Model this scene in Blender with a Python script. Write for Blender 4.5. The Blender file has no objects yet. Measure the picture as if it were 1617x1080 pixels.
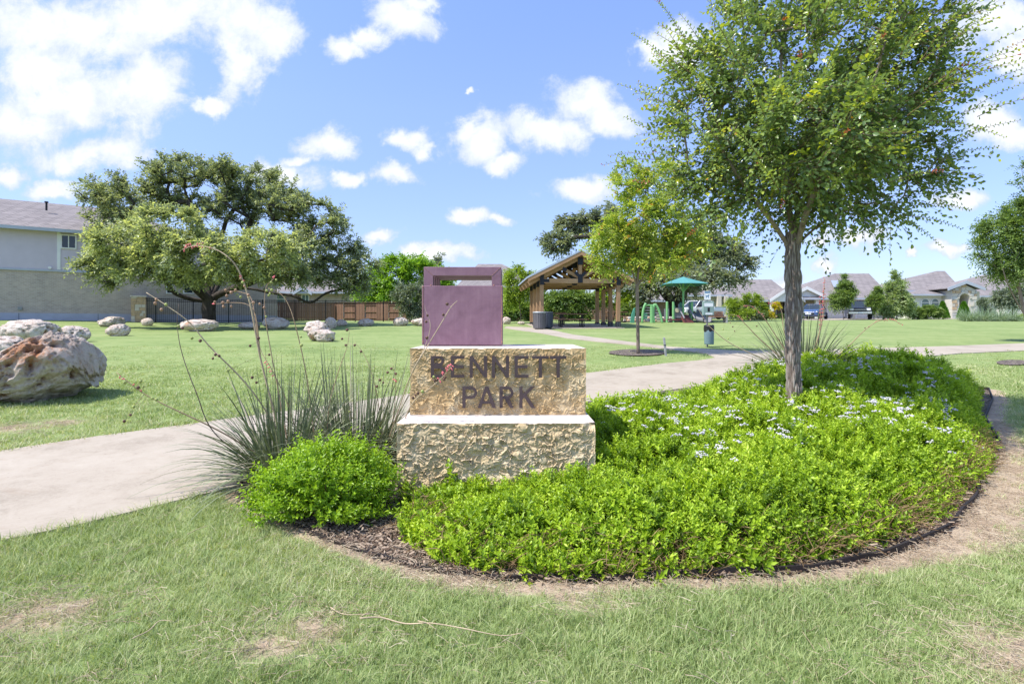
import bpy, bmesh, math, random
import numpy as np
from mathutils import Vector, Matrix, noise as mnoise
from mathutils.geometry import delaunay_2d_cdt

scene = bpy.context.scene
COL = scene.collection
R = math.radians

# ------------------------------------------------------------------ camera
FPX, CX, HY, CAMZ = 900.0, 808.5, 516.0, 1.4      # focal length and eye line in photo pixels
cam_d = bpy.data.cameras.new('camera')
cam = bpy.data.objects.new('camera', cam_d); COL.objects.link(cam)
cam.location = (0, 0, CAMZ); cam.rotation_euler = (R(90), 0, 0)
cam_d.sensor_width = 36; cam_d.lens = FPX / 1617 * 36
cam_d.shift_y = -(540 - HY) / 1617
cam_d.clip_start = 0.05; cam_d.clip_end = 5000
scene.camera = cam

# ------------------------------------------------------------------ light
SUN_AZ = math.atan2(-0.91, -0.42)      # direction towards the sun, measured from +Y towards +X
SUN_EL = R(57)
sun_dir = Vector((math.sin(SUN_AZ) * math.cos(SUN_EL), math.cos(SUN_AZ) * math.cos(SUN_EL), math.sin(SUN_EL)))
sd = bpy.data.lights.new('sun', 'SUN'); sun = bpy.data.objects.new('sun', sd); COL.objects.link(sun)
sd.energy = 3.1; sd.angle = R(0.55); sd.color = (1, 0.95, 0.87)
sun.rotation_euler = sun_dir.to_track_quat('Z', 'Y').to_euler()
sun.location = sun_dir * 60

scene.view_settings.view_transform = 'Standard'
scene.view_settings.look = 'None'
scene.view_settings.gamma = 1
scene.view_settings.use_curve_mapping = False
scene.view_settings.exposure = 1.1
scene.cycles.max_bounces = 8
scene.cycles.transparent_max_bounces = 12


class NT:
    """small helper to write node trees"""
    def __init__(s, tree):
        s.t = tree; s.n = tree.nodes; s.l = tree.links
    def new(s, typ, **kw):
        nd = s.n.new(typ)
        for k, v in kw.items(): setattr(nd, k, v)
        return nd
    def link(s, a, b): s.l.new(a, b)
    def put(s, sock, v):
        if isinstance(v, bpy.types.NodeSocket): s.l.new(v, sock)
        elif v is not None:
            if isinstance(v, (tuple, list)) and len(v) == 3 and sock.type == 'RGBA': v = (*v, 1)
            sock.default_value = v
    def math(s, op, a, b=None, c=None, clamp=False):
        nd = s.new('ShaderNodeMath', operation=op, use_clamp=clamp)
        s.put(nd.inputs[0], a); s.put(nd.inputs[1], b); s.put(nd.inputs[2], c)
        return nd.outputs[0]
    def vmath(s, op, a, b=None, out=0):
        nd = s.new('ShaderNodeVectorMath', operation=op)
        s.put(nd.inputs[0], a); s.put(nd.inputs[1], b)
        return nd.outputs[out]
    def mix(s, f, a, b):
        nd = s.new('ShaderNodeMix', data_type='RGBA')
        s.put(nd.inputs[0], f); s.put(nd.inputs[6], a); s.put(nd.inputs[7], b)
        return nd.outputs[2]
    def mul(s, a, b):
        nd = s.new('ShaderNodeMix', data_type='RGBA', blend_type='MULTIPLY')
        s.put(nd.inputs[0], 1.0); s.put(nd.inputs[6], a); s.put(nd.inputs[7], b)
        return nd.outputs[2]
    def noise(s, vec=None, scale=5, detail=4, rough=0.55, out=0, dist=0):
        nd = s.new('ShaderNodeTexNoise')
        s.put(nd.inputs['Vector'], vec)
        nd.inputs['Scale'].default_value = scale; nd.inputs['Detail'].default_value = detail
        nd.inputs['Roughness'].default_value = rough; nd.inputs['Distortion'].default_value = dist
        return nd.outputs[out]
    def voro(s, vec=None, scale=5, feature='F1', out=0):
        nd = s.new('ShaderNodeTexVoronoi', feature=feature)
        s.put(nd.inputs['Vector'], vec); nd.inputs['Scale'].default_value = scale
        return nd.outputs[out]
    def ramp(s, fac, stops, interp='LINEAR'):
        nd = s.new('ShaderNodeValToRGB'); nd.color_ramp.interpolation = interp
        el = nd.color_ramp.elements
        while len(el) < len(stops): el.new(0.5)
        for e, (p, c) in zip(el, stops):
            e.position = p; e.color = (*c, 1) if len(c) == 3 else c
        s.put(nd.inputs[0], fac)
        return nd.outputs[0]
    def step(s, x, a, b):
        nd = s.new('ShaderNodeMapRange', interpolation_type='SMOOTHSTEP')
        s.put(nd.inputs[0], x); nd.inputs[1].default_value = a; nd.inputs[2].default_value = b
        return nd.outputs[0]


# ------------------------------------------------------------------ sky with cumulus clouds
world = bpy.data.worlds.new('World'); scene.world = world; world.use_nodes = True
w = NT(world.node_tree); w.n.clear()
sky = w.new('ShaderNodeTexSky', sky_type='NISHITA')
sky.sun_disc = False; sky.sun_elevation = SUN_EL; sky.sun_rotation = SUN_AZ
sky.altitude = 200; sky.air_density = 1.0; sky.dust_density = 0.6; sky.ozone_density = 1.6
CLOUDS = [  # centre x, y and radii on the photograph's picture plane, turned into directions below
    (90, 40, 200, 75), (260, 25, 160, 62), (400, 35, 85, 62), (120, 150, 175, 80), (235, 135, 75, 66), (20, 190, 100, 62), (60, 100, 120, 60),
    (375, 105, 50, 55), (330, 160, 40, 20), (150, 245, 90, 38), (18, 266, 36, 26), (85, 303, 60, 20),
    (640, 25, 62, 38), (545, 70, 40, 30), (590, 50, 40, 25), (660, 5, 40, 25),
    (920, 160, 70, 46), (965, 185, 56, 34), (860, 205, 95, 42), (760, 225, 66, 42), (790, 255, 50, 22), (730, 215, 36, 28),
    (640, 213, 46, 26), (665, 238, 24, 18), (525, 228, 58, 30), (490, 258, 34, 16), (612, 280, 44, 24), (555, 290, 26, 18), (450, 285, 70, 30),
    (922, 296, 66, 26), (742, 348, 38, 20), (778, 358, 36, 10), (600, 372, 36, 14), (745, 153, 11, 7), (700, 405, 75, 18),
    (1080, 75, 70, 45), (1040, 60, 30, 22), (1560, 40, 80, 55), (1600, 90, 50, 40), (1560, 185, 62, 42), (1500, 315, 60, 25),
    (1240, 438, 36, 12), (1310, 418, 28, 16), (1355, 380, 62, 20), (1300, 388, 30, 14), (1449, 408, 12, 10), (1500, 398, 40, 12), (1590, 205, 60, 30),
    (1720, 120, 90, 60), (-120, 120, 130, 80), (-200, 260, 90, 30)]
geo = w.new('ShaderNodeTexCoord').outputs['Generated']
sep = w.new('ShaderNodeSeparateXYZ'); w.link(geo, sep.inputs[0])
yy = w.math('MAXIMUM', sep.outputs[1], 0.08)
cmb = w.new('ShaderNodeCombineXYZ')
w.link(w.math('DIVIDE', sep.outputs[0], yy), cmb.inputs[0]); w.link(w.math('DIVIDE', sep.outputs[2], yy), cmb.inputs[1])
uv0 = cmb.outputs[0]
wn = w.noise(uv0, 6.0, 9, 0.62, out=1)
wv = w.vmath('SUBTRACT', wn, (0.5, 0.5, 0.5))
uv = w.vmath('ADD', uv0, w.vmath('MULTIPLY', wv, (0.17, 0.12, 0)))
best = None
for cx, cy, rx, ry in CLOUDS:
    dv = w.vmath('SUBTRACT', uv, ((cx - CX) / FPX, (HY - cy) / FPX, 0))
    ln = w.vmath('LENGTH', w.vmath('MULTIPLY', dv, (FPX / rx, FPX / ry, 0)), out=1)
    best = ln if best is None else w.math('SMOOTH_MIN', best, ln, 0.25)
m = w.math('SUBTRACT', 1.08, best)
fbm = w.noise(uv0, 13, 12, 0.66, dist=.25)
den = w.math('ADD', m, w.math('MULTIPLY', w.math('SUBTRACT', fbm, 0.5), 1.9))
front = w.math('MULTIPLY', w.step(sep.outputs[1], 0.25, 0.42), 1.0)
# the rest of the sky: the same kind of cumulus everywhere
pl = w.new('ShaderNodeCombineXYZ')
zz = w.math('ADD', w.math('MAXIMUM', sep.outputs[2], 0.0), 0.18)
w.link(w.math('DIVIDE', sep.outputs[0], zz), pl.inputs[0]); w.link(w.math('DIVIDE', sep.outputs[1], zz), pl.inputs[1])
gen = w.math('MULTIPLY', w.math('SUBTRACT', w.noise(pl.outputs[0], 1.1, 7, 0.6), 0.55), 4.0)
top = w.step(uv0 if False else w.math('DIVIDE', sep.outputs[2], yy), 0.75, 1.0)
sel = w.math('MULTIPLY', front, w.math('SUBTRACT', 1.0, top))
mixd = w.math('ADD', w.math('MULTIPLY', den, sel), w.math('MULTIPLY', gen, w.math('SUBTRACT', 1.0, sel)))
cover = w.step(mixd, 0.02, 0.58)
shade = w.step(w.math('ADD', mixd, w.math('MULTIPLY', w.math('SUBTRACT', w.noise(uv0, 16, 5, 0.6), 0.5), 0.9)), 0.10, 1.35)
ccol = w.mix(shade, (0.36, 0.41, 0.51), (0.60, 0.605, 0.615))
elev = w.math('DIVIDE', sep.outputs[2], w.math('MAXIMUM', w.vmath('LENGTH', geo, out=1), 0.01))
skyc = w.mul(sky.outputs[0], w.ramp(elev, [(0.0, (0.43, 0.44, 0.57)), (0.12, (0.56, 0.545, 0.69)), (0.35, (0.80, 0.765, 0.92)), (0.6, (0.88, 0.90, 1.02))]))
bg1 = w.new('ShaderNodeBackground'); w.link(skyc, bg1.inputs[0]); bg1.inputs[1].default_value = 0.15
bg2 = w.new('ShaderNodeBackground'); w.link(ccol, bg2.inputs[0]); bg2.inputs[1].default_value = 0.95
mx = w.new('ShaderNodeMixShader')
w.link(w.math('MULTIPLY', cover, w.step(sep.outputs[2], -0.02, 0.06)), mx.inputs[0])
w.link(bg1.outputs[0], mx.inputs[1]); w.link(bg2.outputs[0], mx.inputs[2])
wo = w.new('ShaderNodeOutputWorld'); w.link(mx.outputs[0], wo.inputs[0])

# ------------------------------------------------------------------ terrain
_ty = [-500, 0, 4.5, 9, 13, 17, 25, 32, 40, 63, 100, 200, 800, 1600]
_tz = [0, 0, 0, .25, .5, .74, 1.05, 1.3, 1.68, 2.3, 2.9, 4.0, 7, 9]
_gy = np.concatenate([np.arange(-20, 110, .25), [200, 800, 1600]])
_gz = np.interp(_gy, _ty, _tz)
_k = np.ones(9) / 9
_s = np.convolve(np.pad(_gz[:-3], 4, mode='edge'), _k, 'valid')
_gz[:len(_s)] = _s
def sst(a, b, x):
    t = np.clip((x - a) / (b - a), 0, 1); return t * t * (3 - 2 * t)
def ter(x, y):
    return np.interp(y, _gy, _gz) + 0.42 * sst(-20, -31, x) * sst(22, 33, y)
def ray(px, py):
    """the ground point seen at a photo pixel"""
    ys = np.arange(1.5, 150, .02)
    xs = (px - CX) / FPX * ys
    f = CAMZ - (py - HY) / FPX * ys - ter(xs, ys)
    i = int(np.argmax(f <= 0)) if (f <= 0).any() else len(ys) - 1
    return Vector((xs[i], ys[i], float(ter(xs[i], ys[i]))))
def at(px, py, d):
    return Vector(((px - CX) / FPX * d, d, CAMZ - (py - HY) / FPX * d))
def onz(x, y, dz=0.0):
    return Vector((x, y, float(ter(x, y)) + dz))

# ------------------------------------------------------------------ mesh helpers
def fast_mesh(name, V, F, smooth=False):
    V = np.asarray(V, np.float32); F = np.asarray(F, np.int32)
    me = bpy.data.meshes.new(name)
    me.vertices.add(len(V)); me.vertices.foreach_set('co', V.ravel())
    k = F.shape[1]
    me.loops.add(F.size); me.loops.foreach_set('vertex_index', F.ravel())
    me.polygons.add(len(F)); me.polygons.foreach_set('loop_start', np.arange(0, F.size, k, dtype=np.int32))
    me.update(calc_edges=True); me.validate()
    if smooth: me.polygons.foreach_set('use_smooth', np.ones(len(F), bool))
    return me
def attr(me, name, data, typ='FLOAT', dom='POINT'):
    a = me.attributes.new(name, typ, dom)
    a.data.foreach_set('value' if typ in ('FLOAT', 'INT') else 'vector', np.asarray(data, np.float32 if typ != 'INT' else np.int32).ravel())
def link(name, me, mat=None, parent=None, loc=None):
    o = bpy.data.objects.new(name, me); COL.objects.link(o)
    if mat and me: me.materials.clear(); me.materials.append(mat)
    if parent: o.parent = parent
    if loc is not None: o.location = loc
    return o
def tag(o, label, cat, group=None, kind=None):
    o['label'] = label; o['category'] = cat
    if group: o['group'] = group
    if kind: o['kind'] = kind
    return o
def kind(o, k):
    o['kind'] = k; return o
def thing(name, label, cat, loc=(0, 0, 0), rz=0, group=None):
    o = bpy.data.objects.new(name, None); COL.objects.link(o)
    o.location = loc; o.rotation_euler = (0, 0, rz); o.empty_display_size = .2
    return tag(o, label, cat, group)
def share(o, parent, loc=None, rot=None, scale=None):
    """another part of the same kind, with shared mesh data"""
    c = o.copy(); COL.objects.link(c); c.parent = parent
    if loc is not None: c.location = loc
    if rot is not None: c.rotation_euler = rot
    if scale is not None: c.scale = scale
    return c
def copy_tree(o, parent=None):
    c = o.copy(); COL.objects.link(c); c.parent = parent
    for ch in list(o.children): copy_tree(ch, c)
    return c

class MB:
    def __init__(s): s.v = []; s.f = []
    def add(s, vs, fs):
        b = len(s.v); s.v += [tuple(p) for p in vs]; s.f += [tuple(i + b for i in f) for f in fs]
        return s
    def box(s, x0, x1, y0, y1, z0, z1, M=None):
        vs = [Vector(p) for p in ((x0, y0, z0), (x1, y0, z0), (x1, y1, z0), (x0, y1, z0), (x0, y0, z1), (x1, y0, z1), (x1, y1, z1), (x0, y1, z1))]
        if M: vs = [M @ p for p in vs]
        return s.add(vs, [(3, 2, 1, 0), (4, 5, 6, 7), (0, 1, 5, 4), (1, 2, 6, 5), (2, 3, 7, 6), (3, 0, 4, 7)])
    def beam(s, a, b, w, h, up=(0, 0, 1)):
        """rectangular bar from a to b, w across, h along up"""
        a = Vector(a); b = Vector(b); d = (b - a).normalized()
        sd = d.cross(Vector(up))
        if sd.length < 1e-4: sd = d.cross(Vector((0, 1, 0)))
        sd.normalize(); u = sd.cross(d)
        vs = []
        for p in (a, b):
            for i, j in ((-1, -1), (1, -1), (1, 1), (-1, 1)): vs.append(p + sd * (i * w / 2) + u * (j * h / 2))
        return s.add(vs, [(0, 1, 2, 3), (7, 6, 5, 4), (0, 4, 5, 1), (1, 5, 6, 2), (2, 6, 7, 3), (3, 7, 4, 0)])
    def prism(s, poly, y0, y1, M=None):
        """polygon in x,z extruded along y"""
        n = len(poly)
        vs = [Vector((x, y0, z)) for x, z in poly] + [Vector((x, y1, z)) for x, z in poly]
        if M: vs = [M @ p for p in vs]
        return s.add(vs, [tuple(range(n)), tuple(range(2 * n - 1, n - 1, -1))] + [(i, i + n, (i + 1) % n + n, (i + 1) % n) for i in range(n)])
    def tube(s, pts, rad, n=6, cap=True):
        pts = [Vector(p) for p in pts]
        if not isinstance(rad, (list, tuple, np.ndarray)): rad = [rad] * len(pts)
        rings = []; u = None
        for i, p in enumerate(pts):
            d = (pts[min(i + 1, len(pts) - 1)] - pts[max(i - 1, 0)])
            d = d.normalized() if d.length > 1e-9 else Vector((0, 0, 1))
            if u is None:
                u = d.cross(Vector((0.3, 1, 0.1)));
                if u.length < 1e-3: u = d.cross(Vector((1, 0, 0)))
            u = (u - d * u.dot(d)).normalized(); v = d.cross(u)
            rings.append([p + (u * math.cos(2 * math.pi * k / n) + v * math.sin(2 * math.pi * k / n)) * rad[i] for k in range(n)])
        vs = [q for r in rings for q in r]; fs = []
        for i in range(len(pts) - 1):
            for k in range(n):
                a = i * n + k; b = i * n + (k + 1) % n
                fs.append((a, b, b + n, a + n))
        if cap: fs += [tuple(range(n - 1, -1, -1)), tuple(range((len(pts) - 1) * n, len(pts) * n))]
        return s.add(vs, fs)
    def lathe(s, prof, n=16, c=(0, 0, 0), M=None):
        vs = []; fs = []
        for r, z in prof:
            for k in range(n):
                p = Vector((c[0] + r * math.cos(2 * math.pi * k / n), c[1] + r * math.sin(2 * math.pi * k / n), c[2] + z))
                vs.append(M @ p if M else p)
        for i in range(len(prof) - 1):
            for k in range(n):
                a = i * n + k; b = i * n + (k + 1) % n
                fs.append((a, b, b + n, a + n))
        fs += [tuple(range(n - 1, -1, -1)), tuple(range((len(prof) - 1) * n, len(prof) * n))]
        return s.add(vs, fs)
    def ball(s, c, r, n=6, m=4, sq=(1, 1, 1)):
        vs = [(c[0], c[1], c[2] - r * sq[2])]; fs = []
        for j in range(1, m):
            a = -math.pi / 2 + math.pi * j / m
            for k in range(n):
                t = 2 * math.pi * k / n
                vs.append((c[0] + r * sq[0] * math.cos(a) * math.cos(t), c[1] + r * sq[1] * math.cos(a) * math.sin(t), c[2] + r * sq[2] * math.sin(a)))
        vs.append((c[0], c[1], c[2] + r * sq[2])); e = len(vs) - 1
        for k in range(n): fs.append((0, 1 + (k + 1) % n, 1 + k))
        for j in range(m - 2):
            for k in range(n):
                a = 1 + j * n + k; b = 1 + j * n + (k + 1) % n
                fs.append((a, b, b + n, a + n))
        for k in range(n): fs.append((e, 1 + (m - 2) * n + k, 1 + (m - 2) * n + (k + 1) % n))
        return s.add(vs, fs)
    def mesh(s, name, smooth=False):
        me = bpy.data.meshes.new(name); me.from_pydata(s.v, [], s.f); me.update()
        if smooth: me.polygons.foreach_set('use_smooth', np.ones(len(me.polygons), bool))
        return me
    def build(s, name, mat, parent=None, smooth=False, loc=None):
        return link(name, s.mesh(name, smooth), mat, parent, loc)

def bevel(o, w=0.01, seg=2):
    b = o.modifiers.new('bevel', 'BEVEL'); b.width = w; b.segments = seg; b.limit_method = 'ANGLE'
    return o
def spline(pts, n=6):
    P = [Vector(p) for p in pts]; P = [P[0] * 2 - P[1]] + P + [P[-1] * 2 - P[-2]]; out = []
    for i in range(1, len(P) - 2):
        for k in range(n):
            t = k / n; a, b, c, d = P[i - 1:i + 3]
            out.append(0.5 * ((2 * b) + (c - a) * t + (2 * a - 5 * b + 4 * c - d) * t * t + (3 * b - a - 3 * c + d) * t ** 3))
    out.append(P[-2]); return out
def inside(poly, x, y):
    x = np.asarray(x); y = np.asarray(y); r = np.zeros(x.shape, bool); n = len(poly)
    for i in range(n):
        x0, y0 = poly[i][:2]; x1, y1 = poly[(i + 1) % n][:2]
        if y0 == y1: continue
        c = ((y0 > y) != (y1 > y)) & (x < (x1 - x0) * (y - y0) / (y1 - y0) + x0)
        r ^= c
    return r
def dist_line(line, x, y):
    x = np.asarray(x, float); y = np.asarray(y, float); best = np.full(x.shape, 1e9)
    for (x0, y0), (x1, y1) in zip([p[:2] for p in line[:-1]], [p[:2] for p in line[1:]]):
        dx, dy = x1 - x0, y1 - y0; L = dx * dx + dy * dy + 1e-12
        t = np.clip(((x - x0) * dx + (y - y0) * dy) / L, 0, 1)
        best = np.minimum(best, np.hypot(x - x0 - t * dx, y - y0 - t * dy))
    return best
def sheet(name, poly, dz, mat, step=0.5, skirt=0.0, parent=None, seed=0, attrs=None):
    """a ground sheet that follows the terrain inside a polygon"""
    rg = np.random.default_rng(seed)
    xs = [p[0] for p in poly]; ys = [p[1] for p in poly]
    gx, gy = np.meshgrid(np.arange(min(xs), max(xs), step), np.arange(min(ys), max(ys), step))
    gx = gx.ravel() + rg.uniform(-.1, .1, gx.size) * step; gy = gy.ravel()
    ok = inside(poly, gx, gy) & (dist_line(list(poly) + [poly[0]], gx, gy) > step * .3)
    pts = [Vector((p[0], p[1])) for p in poly] + [Vector((a, b)) for a, b in zip(gx[ok], gy[ok])]
    n = len(poly)
    v, e, f, *_ = delaunay_2d_cdt(pts, [(i, (i + 1) % n) for i in range(n)], [], 1, 1e-5)
    V = [(p.x, p.y, float(ter(p.x, p.y)) + dz) for p in v]; F = [list(q) for q in f]
    F = [q if (Vector(V[q[1]]) - Vector(V[q[0]])).cross(Vector(V[q[2]]) - Vector(V[q[0]])).z > 0 else q[::-1] for q in F]
    if skirt:
        b = len(V)
        for p in poly: V += [(p[0], p[1], float(ter(p[0], p[1])) + dz), (p[0], p[1], float(ter(p[0], p[1])) + dz - skirt)]
        for i in range(n):
            j = (i + 1) % n; F.append([b + 2 * i, b + 2 * i + 1, b + 2 * j + 1, b + 2 * j])
    me = bpy.data.meshes.new(name); me.from_pydata(V, [], F); me.update()
    return link(name, me, mat, parent)

def scatter(name, mat, srcs, P, E, S, I, parent=None, patch=None):
    """stuff nobody could count: one object that sets small clumps at given points"""
    me = bpy.data.meshes.new(name); me.vertices.add(len(P)); me.vertices.foreach_set('co', np.asarray(P, np.float32).ravel())
    attr(me, 'rot', E, 'FLOAT_VECTOR'); attr(me, 'scl', S); attr(me, 'idx', I, 'INT'); attr(me, 'patch', np.zeros(len(P)) if patch is None else patch)
    me.update()
    o = link(name, me, mat, parent)
    ng = bpy.data.node_groups.new(name, 'GeometryNodeTree')
    ng.interface.new_socket('Geometry', in_out='INPUT', socket_type='NodeSocketGeometry')
    ng.interface.new_socket('Geometry', in_out='OUTPUT', socket_type='NodeSocketGeometry')
    N = NT(ng)
    gi = N.new('NodeGroupInput'); go = N.new('NodeGroupOutput')
    m2p = N.new('GeometryNodeMeshToPoints'); N.link(gi.outputs[0], m2p.inputs[0])
    g2i = N.new('GeometryNodeGeometryToInstance')
    for me_s in reversed(srcs):
        if not me_s.materials: me_s.materials.append(mat)
        so = bpy.data.objects.new(me_s.name, me_s)
        oi = N.new('GeometryNodeObjectInfo'); oi.inputs['Object'].default_value = so
        N.link(oi.outputs['Geometry'], g2i.inputs[0])
    def A(nm, dt):
        nd = N.new('GeometryNodeInputNamedAttribute', data_type=dt); nd.inputs[0].default_value = nm; return nd.outputs[0]
    iop = N.new('GeometryNodeInstanceOnPoints')
    N.link(m2p.outputs[0], iop.inputs['Points']); N.link(g2i.outputs[0], iop.inputs['Instance'])
    iop.inputs['Pick Instance'].default_value = True
    N.link(A('idx', 'INT'), iop.inputs['Instance Index'])
    e2r = N.new('FunctionNodeEulerToRotation'); N.link(A('rot', 'FLOAT_VECTOR'), e2r.inputs[0])
    N.link(e2r.outputs[0], iop.inputs['Rotation'])
    N.link(A('scl', 'FLOAT'), iop.inputs['Scale'])
    N.link(iop.outputs[0], go.inputs[0])
    md = o.modifiers.new('scatter', 'NODES'); md.node_group = ng
    return o
# ------------------------------------------------------------------ materials
def newmat(name):
    m = bpy.data.materials.new(name); m.use_nodes = True
    t = NT(m.node_tree); bs = t.n['Principled BSDF']
    return m, t, bs
def obj_co(t): return t.new('ShaderNodeTexCoord').outputs['Object']
def bump(t, bs, h, strength=0.4, dist=0.01):
    b = t.new('ShaderNodeBump'); b.inputs['Strength'].default_value = strength; b.inputs['Distance'].default_value = dist
    t.link(h, b.inputs['Height']); t.link(b.outputs[0], bs.inputs['Normal'])
def simple(name, c, rough=0.6, var=0.15, scale=6, metal=0, spec=0.3, bmp=0.0, bscale=40, c2=None, coat=0):
    m, t, bs = newmat(name); co = obj_co(t)
    n = t.noise(co, scale, 5, 0.6)
    a = c2 if c2 else tuple(x * (1 - var) for x in c); b = c if c2 else tuple(min(1, x * (1 + var)) for x in c)
    t.link(t.ramp(n, [(0.3, a), (0.7, b)]), bs.inputs['Base Color'])
    bs.inputs['Roughness'].default_value = rough; bs.inputs['Metallic'].default_value = metal
    bs.inputs['Specular IOR Level'].default_value = spec; bs.inputs['Coat Weight'].default_value = coat
    if bmp: bump(t, bs, t.noise(co, bscale, 4, 0.6), bmp)
    return m
def leafmat(name, stops, trans=0.35, rough=0.45, inst=False, spec=0.35):
    m, t, bs = newmat(name)
    f = t.new('ShaderNodeAttribute', attribute_name='tint').outputs['Fac']
    if inst:
        rnd = t.new('ShaderNodeObjectInfo').outputs['Random']
        pa = t.new('ShaderNodeAttribute', attribute_name='patch', attribute_type='INSTANCER').outputs['Fac']
        f = t.math('ADD', t.math('ADD', f, pa), t.math('MULTIPLY', t.math('SUBTRACT', rnd, 0.5), 0.5), clamp=True)
    c = t.ramp(f, stops)
    t.link(c, bs.inputs['Base Color']); bs.inputs['Roughness'].default_value = rough
    bs.inputs['Specular IOR Level'].default_value = spec
    tr = t.new('ShaderNodeBsdfTranslucent'); t.link(t.mul(c, (1.5, 1.45, 0.7)), tr.inputs[0])
    mx = t.new('ShaderNodeMixShader'); mx.inputs[0].default_value = trans
    t.link(bs.outputs[0], mx.inputs[1]); t.link(tr.outputs[0], mx.inputs[2])
    t.link(mx.outputs[0], t.n['Material Output'].inputs[0])
    return m
def barkmat(name, c1, c2, sc=14, st=0.8, dist=0.03):
    m, t, bs = newmat(name); co = obj_co(t)
    v = t.vmath('MULTIPLY', co, (1, 1, 0.22))
    n = t.noise(v, sc, 6, 0.65); n2 = t.noise(co, 3, 3)
    t.link(t.ramp(t.math('ADD', t.math('MULTIPLY', n, .75), t.math('MULTIPLY', n2, .25)), [(0.32, c1), (0.66, c2)]), bs.inputs['Base Color'])
    bs.inputs['Roughness'].default_value = 0.9; bs.inputs['Specular IOR Level'].default_value = 0.15
    bump(t, bs, n, st, dist)
    return m
def furrowbark(name):
    m, t, bs = newmat(name); co = obj_co(t)
    f = t.new('ShaderNodeAttribute', attribute_name='ridge').outputs['Fac']
    v = t.vmath('MULTIPLY', co, (1, 1, 0.3)); n = t.noise(v, 26, 6, 0.7); n2 = t.noise(co, 4, 4)
    k = t.math('ADD', t.math('MULTIPLY', f, .55), t.math('ADD', t.math('MULTIPLY', n, .35), t.math('MULTIPLY', n2, .15)))
    t.link(t.ramp(k, [(0.25, (0.085, 0.058, 0.045)), (0.5, (0.21, 0.17, 0.145)), (0.72, (0.36, 0.315, 0.28)), (0.9, (0.46, 0.42, 0.385))]), bs.inputs['Base Color'])
    bs.inputs['Roughness'].default_value = 0.95; bs.inputs['Specular IOR Level'].default_value = 0.1; bump(t, bs, n, 0.8, 0.012)
    return m
def wood(name, c1, c2, axis=(1, 1, 8), rough=0.75):
    m, t, bs = newmat(name); co = obj_co(t)
    v = t.vmath('MULTIPLY', co, axis); n = t.noise(v, 3, 6, 0.65)
    oi = t.new('ShaderNodeObjectInfo').outputs['Random']
    c = t.ramp(n, [(0.3, c1), (0.7, c2)])
    k = t.math('ADD', 0.85, t.math('MULTIPLY', oi, 0.3))
    cc = t.new('ShaderNodeCombineXYZ'); [t.link(k, cc.inputs[i]) for i in range(3)]
    t.link(t.mul(c, cc.outputs[0]), bs.inputs['Base Color'])
    bs.inputs['Roughness'].default_value = rough; bs.inputs['Specular IOR Level'].default_value = 0.2
    bump(t, bs, n, 0.3, 0.01)
    return m
def glass(name, c=(0.03, 0.04, 0.05)):
    m, t, bs = newmat(name)
    bs.inputs['Base Color'].default_value = (*c, 1); bs.inputs['Roughness'].default_value = 0.06
    bs.inputs['Specular IOR Level'].default_value = 0.6
    return m
def brickmat(name, c1, c2, cm, bw=0.2, bh=0.075, mort=0.012, uaxis=(1, 0)):
    m, t, bs = newmat(name)
    co = obj_co(t); sp = t.new('ShaderNodeSeparateXYZ'); t.link(co, sp.inputs[0])
    cb = t.new('ShaderNodeCombineXYZ'); t.link(t.math('ADD', t.math('MULTIPLY', sp.outputs[0], uaxis[0]), t.math('MULTIPLY', sp.outputs[1], uaxis[1])), cb.inputs[0]); t.link(sp.outputs[2], cb.inputs[1])
    b = t.new('ShaderNodeTexBrick'); t.link(cb.outputs[0], b.inputs['Vector'])
    for k, v in (('Color1', c1), ('Color2', c2), ('Mortar', cm)): b.inputs[k].default_value = (*v, 1)
    b.inputs['Scale'].default_value = 1; b.inputs['Mortar Size'].default_value = mort; b.inputs['Brick Width'].default_value = bw; b.inputs['Row Height'].default_value = bh
    n = t.noise(cb.outputs[0], 1.3, 6, .7)
    c = t.mul(b.outputs[0], t.ramp(n, [(0.3, (0.82, 0.82, 0.82)), (0.7, (1.1, 1.08, 1.05))]))
    t.link(c, bs.inputs['Base Color']); bs.inputs['Roughness'].default_value = 0.9
    bump(t, bs, b.outputs['Fac'], -0.4, 0.01)
    return m

M = {}
# lawn: soil under the blades, bare earth where the attribute says so
m, t, bs = newmat('lawn'); co = obj_co(t)
dirt = t.new('ShaderNodeAttribute', attribute_name='dirt').outputs['Fac']
n1 = t.math('ADD', t.math('MULTIPLY', t.noise(co, 0.55, 5, 0.6), .6), t.math('MULTIPLY', t.noise(t.vmath('MULTIPLY', co, (.12, .9, 1)), 1.0, 6, .65), .4)); n2 = t.noise(co, 34, 6, 0.7); n3 = t.noise(co, 3.2, 5, 0.6)
g = t.ramp(t.math('ADD', t.math('MULTIPLY', n1, .5), t.math('ADD', t.math('MULTIPLY', n3, .3), t.math('MULTIPLY', n2, .2))),
           [(0.40, (0.150, 0.212, 0.072)), (0.50, (0.225, 0.288, 0.105)), (0.58, (0.275, 0.32, 0.135)), (0.68, (0.37, 0.35, 0.19))])
e = t.ramp(t.math('ADD', t.math('MULTIPLY', n2, .6), t.math('MULTIPLY', n3, .4)), [(0.3, (0.24, 0.165, 0.11)), (0.52, (0.40, 0.31, 0.22)), (0.72, (0.53, 0.45, 0.33))])
df = t.step(t.math('ADD', dirt, t.math('MULTIPLY', t.math('SUBTRACT', t.noise(co, 9, 5, .65), 0.5), 0.7)), 0.32, 0.62)
t.link(t.mix(df, g, e), bs.inputs['Base Color']); bs.inputs['Roughness'].default_value = 0.95; bs.inputs['Specular IOR Level'].default_value = 0.1
bump(t, bs, t.noise(co, 60, 4, .7), 0.5, 0.02)
M['lawn'] = m
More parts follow.
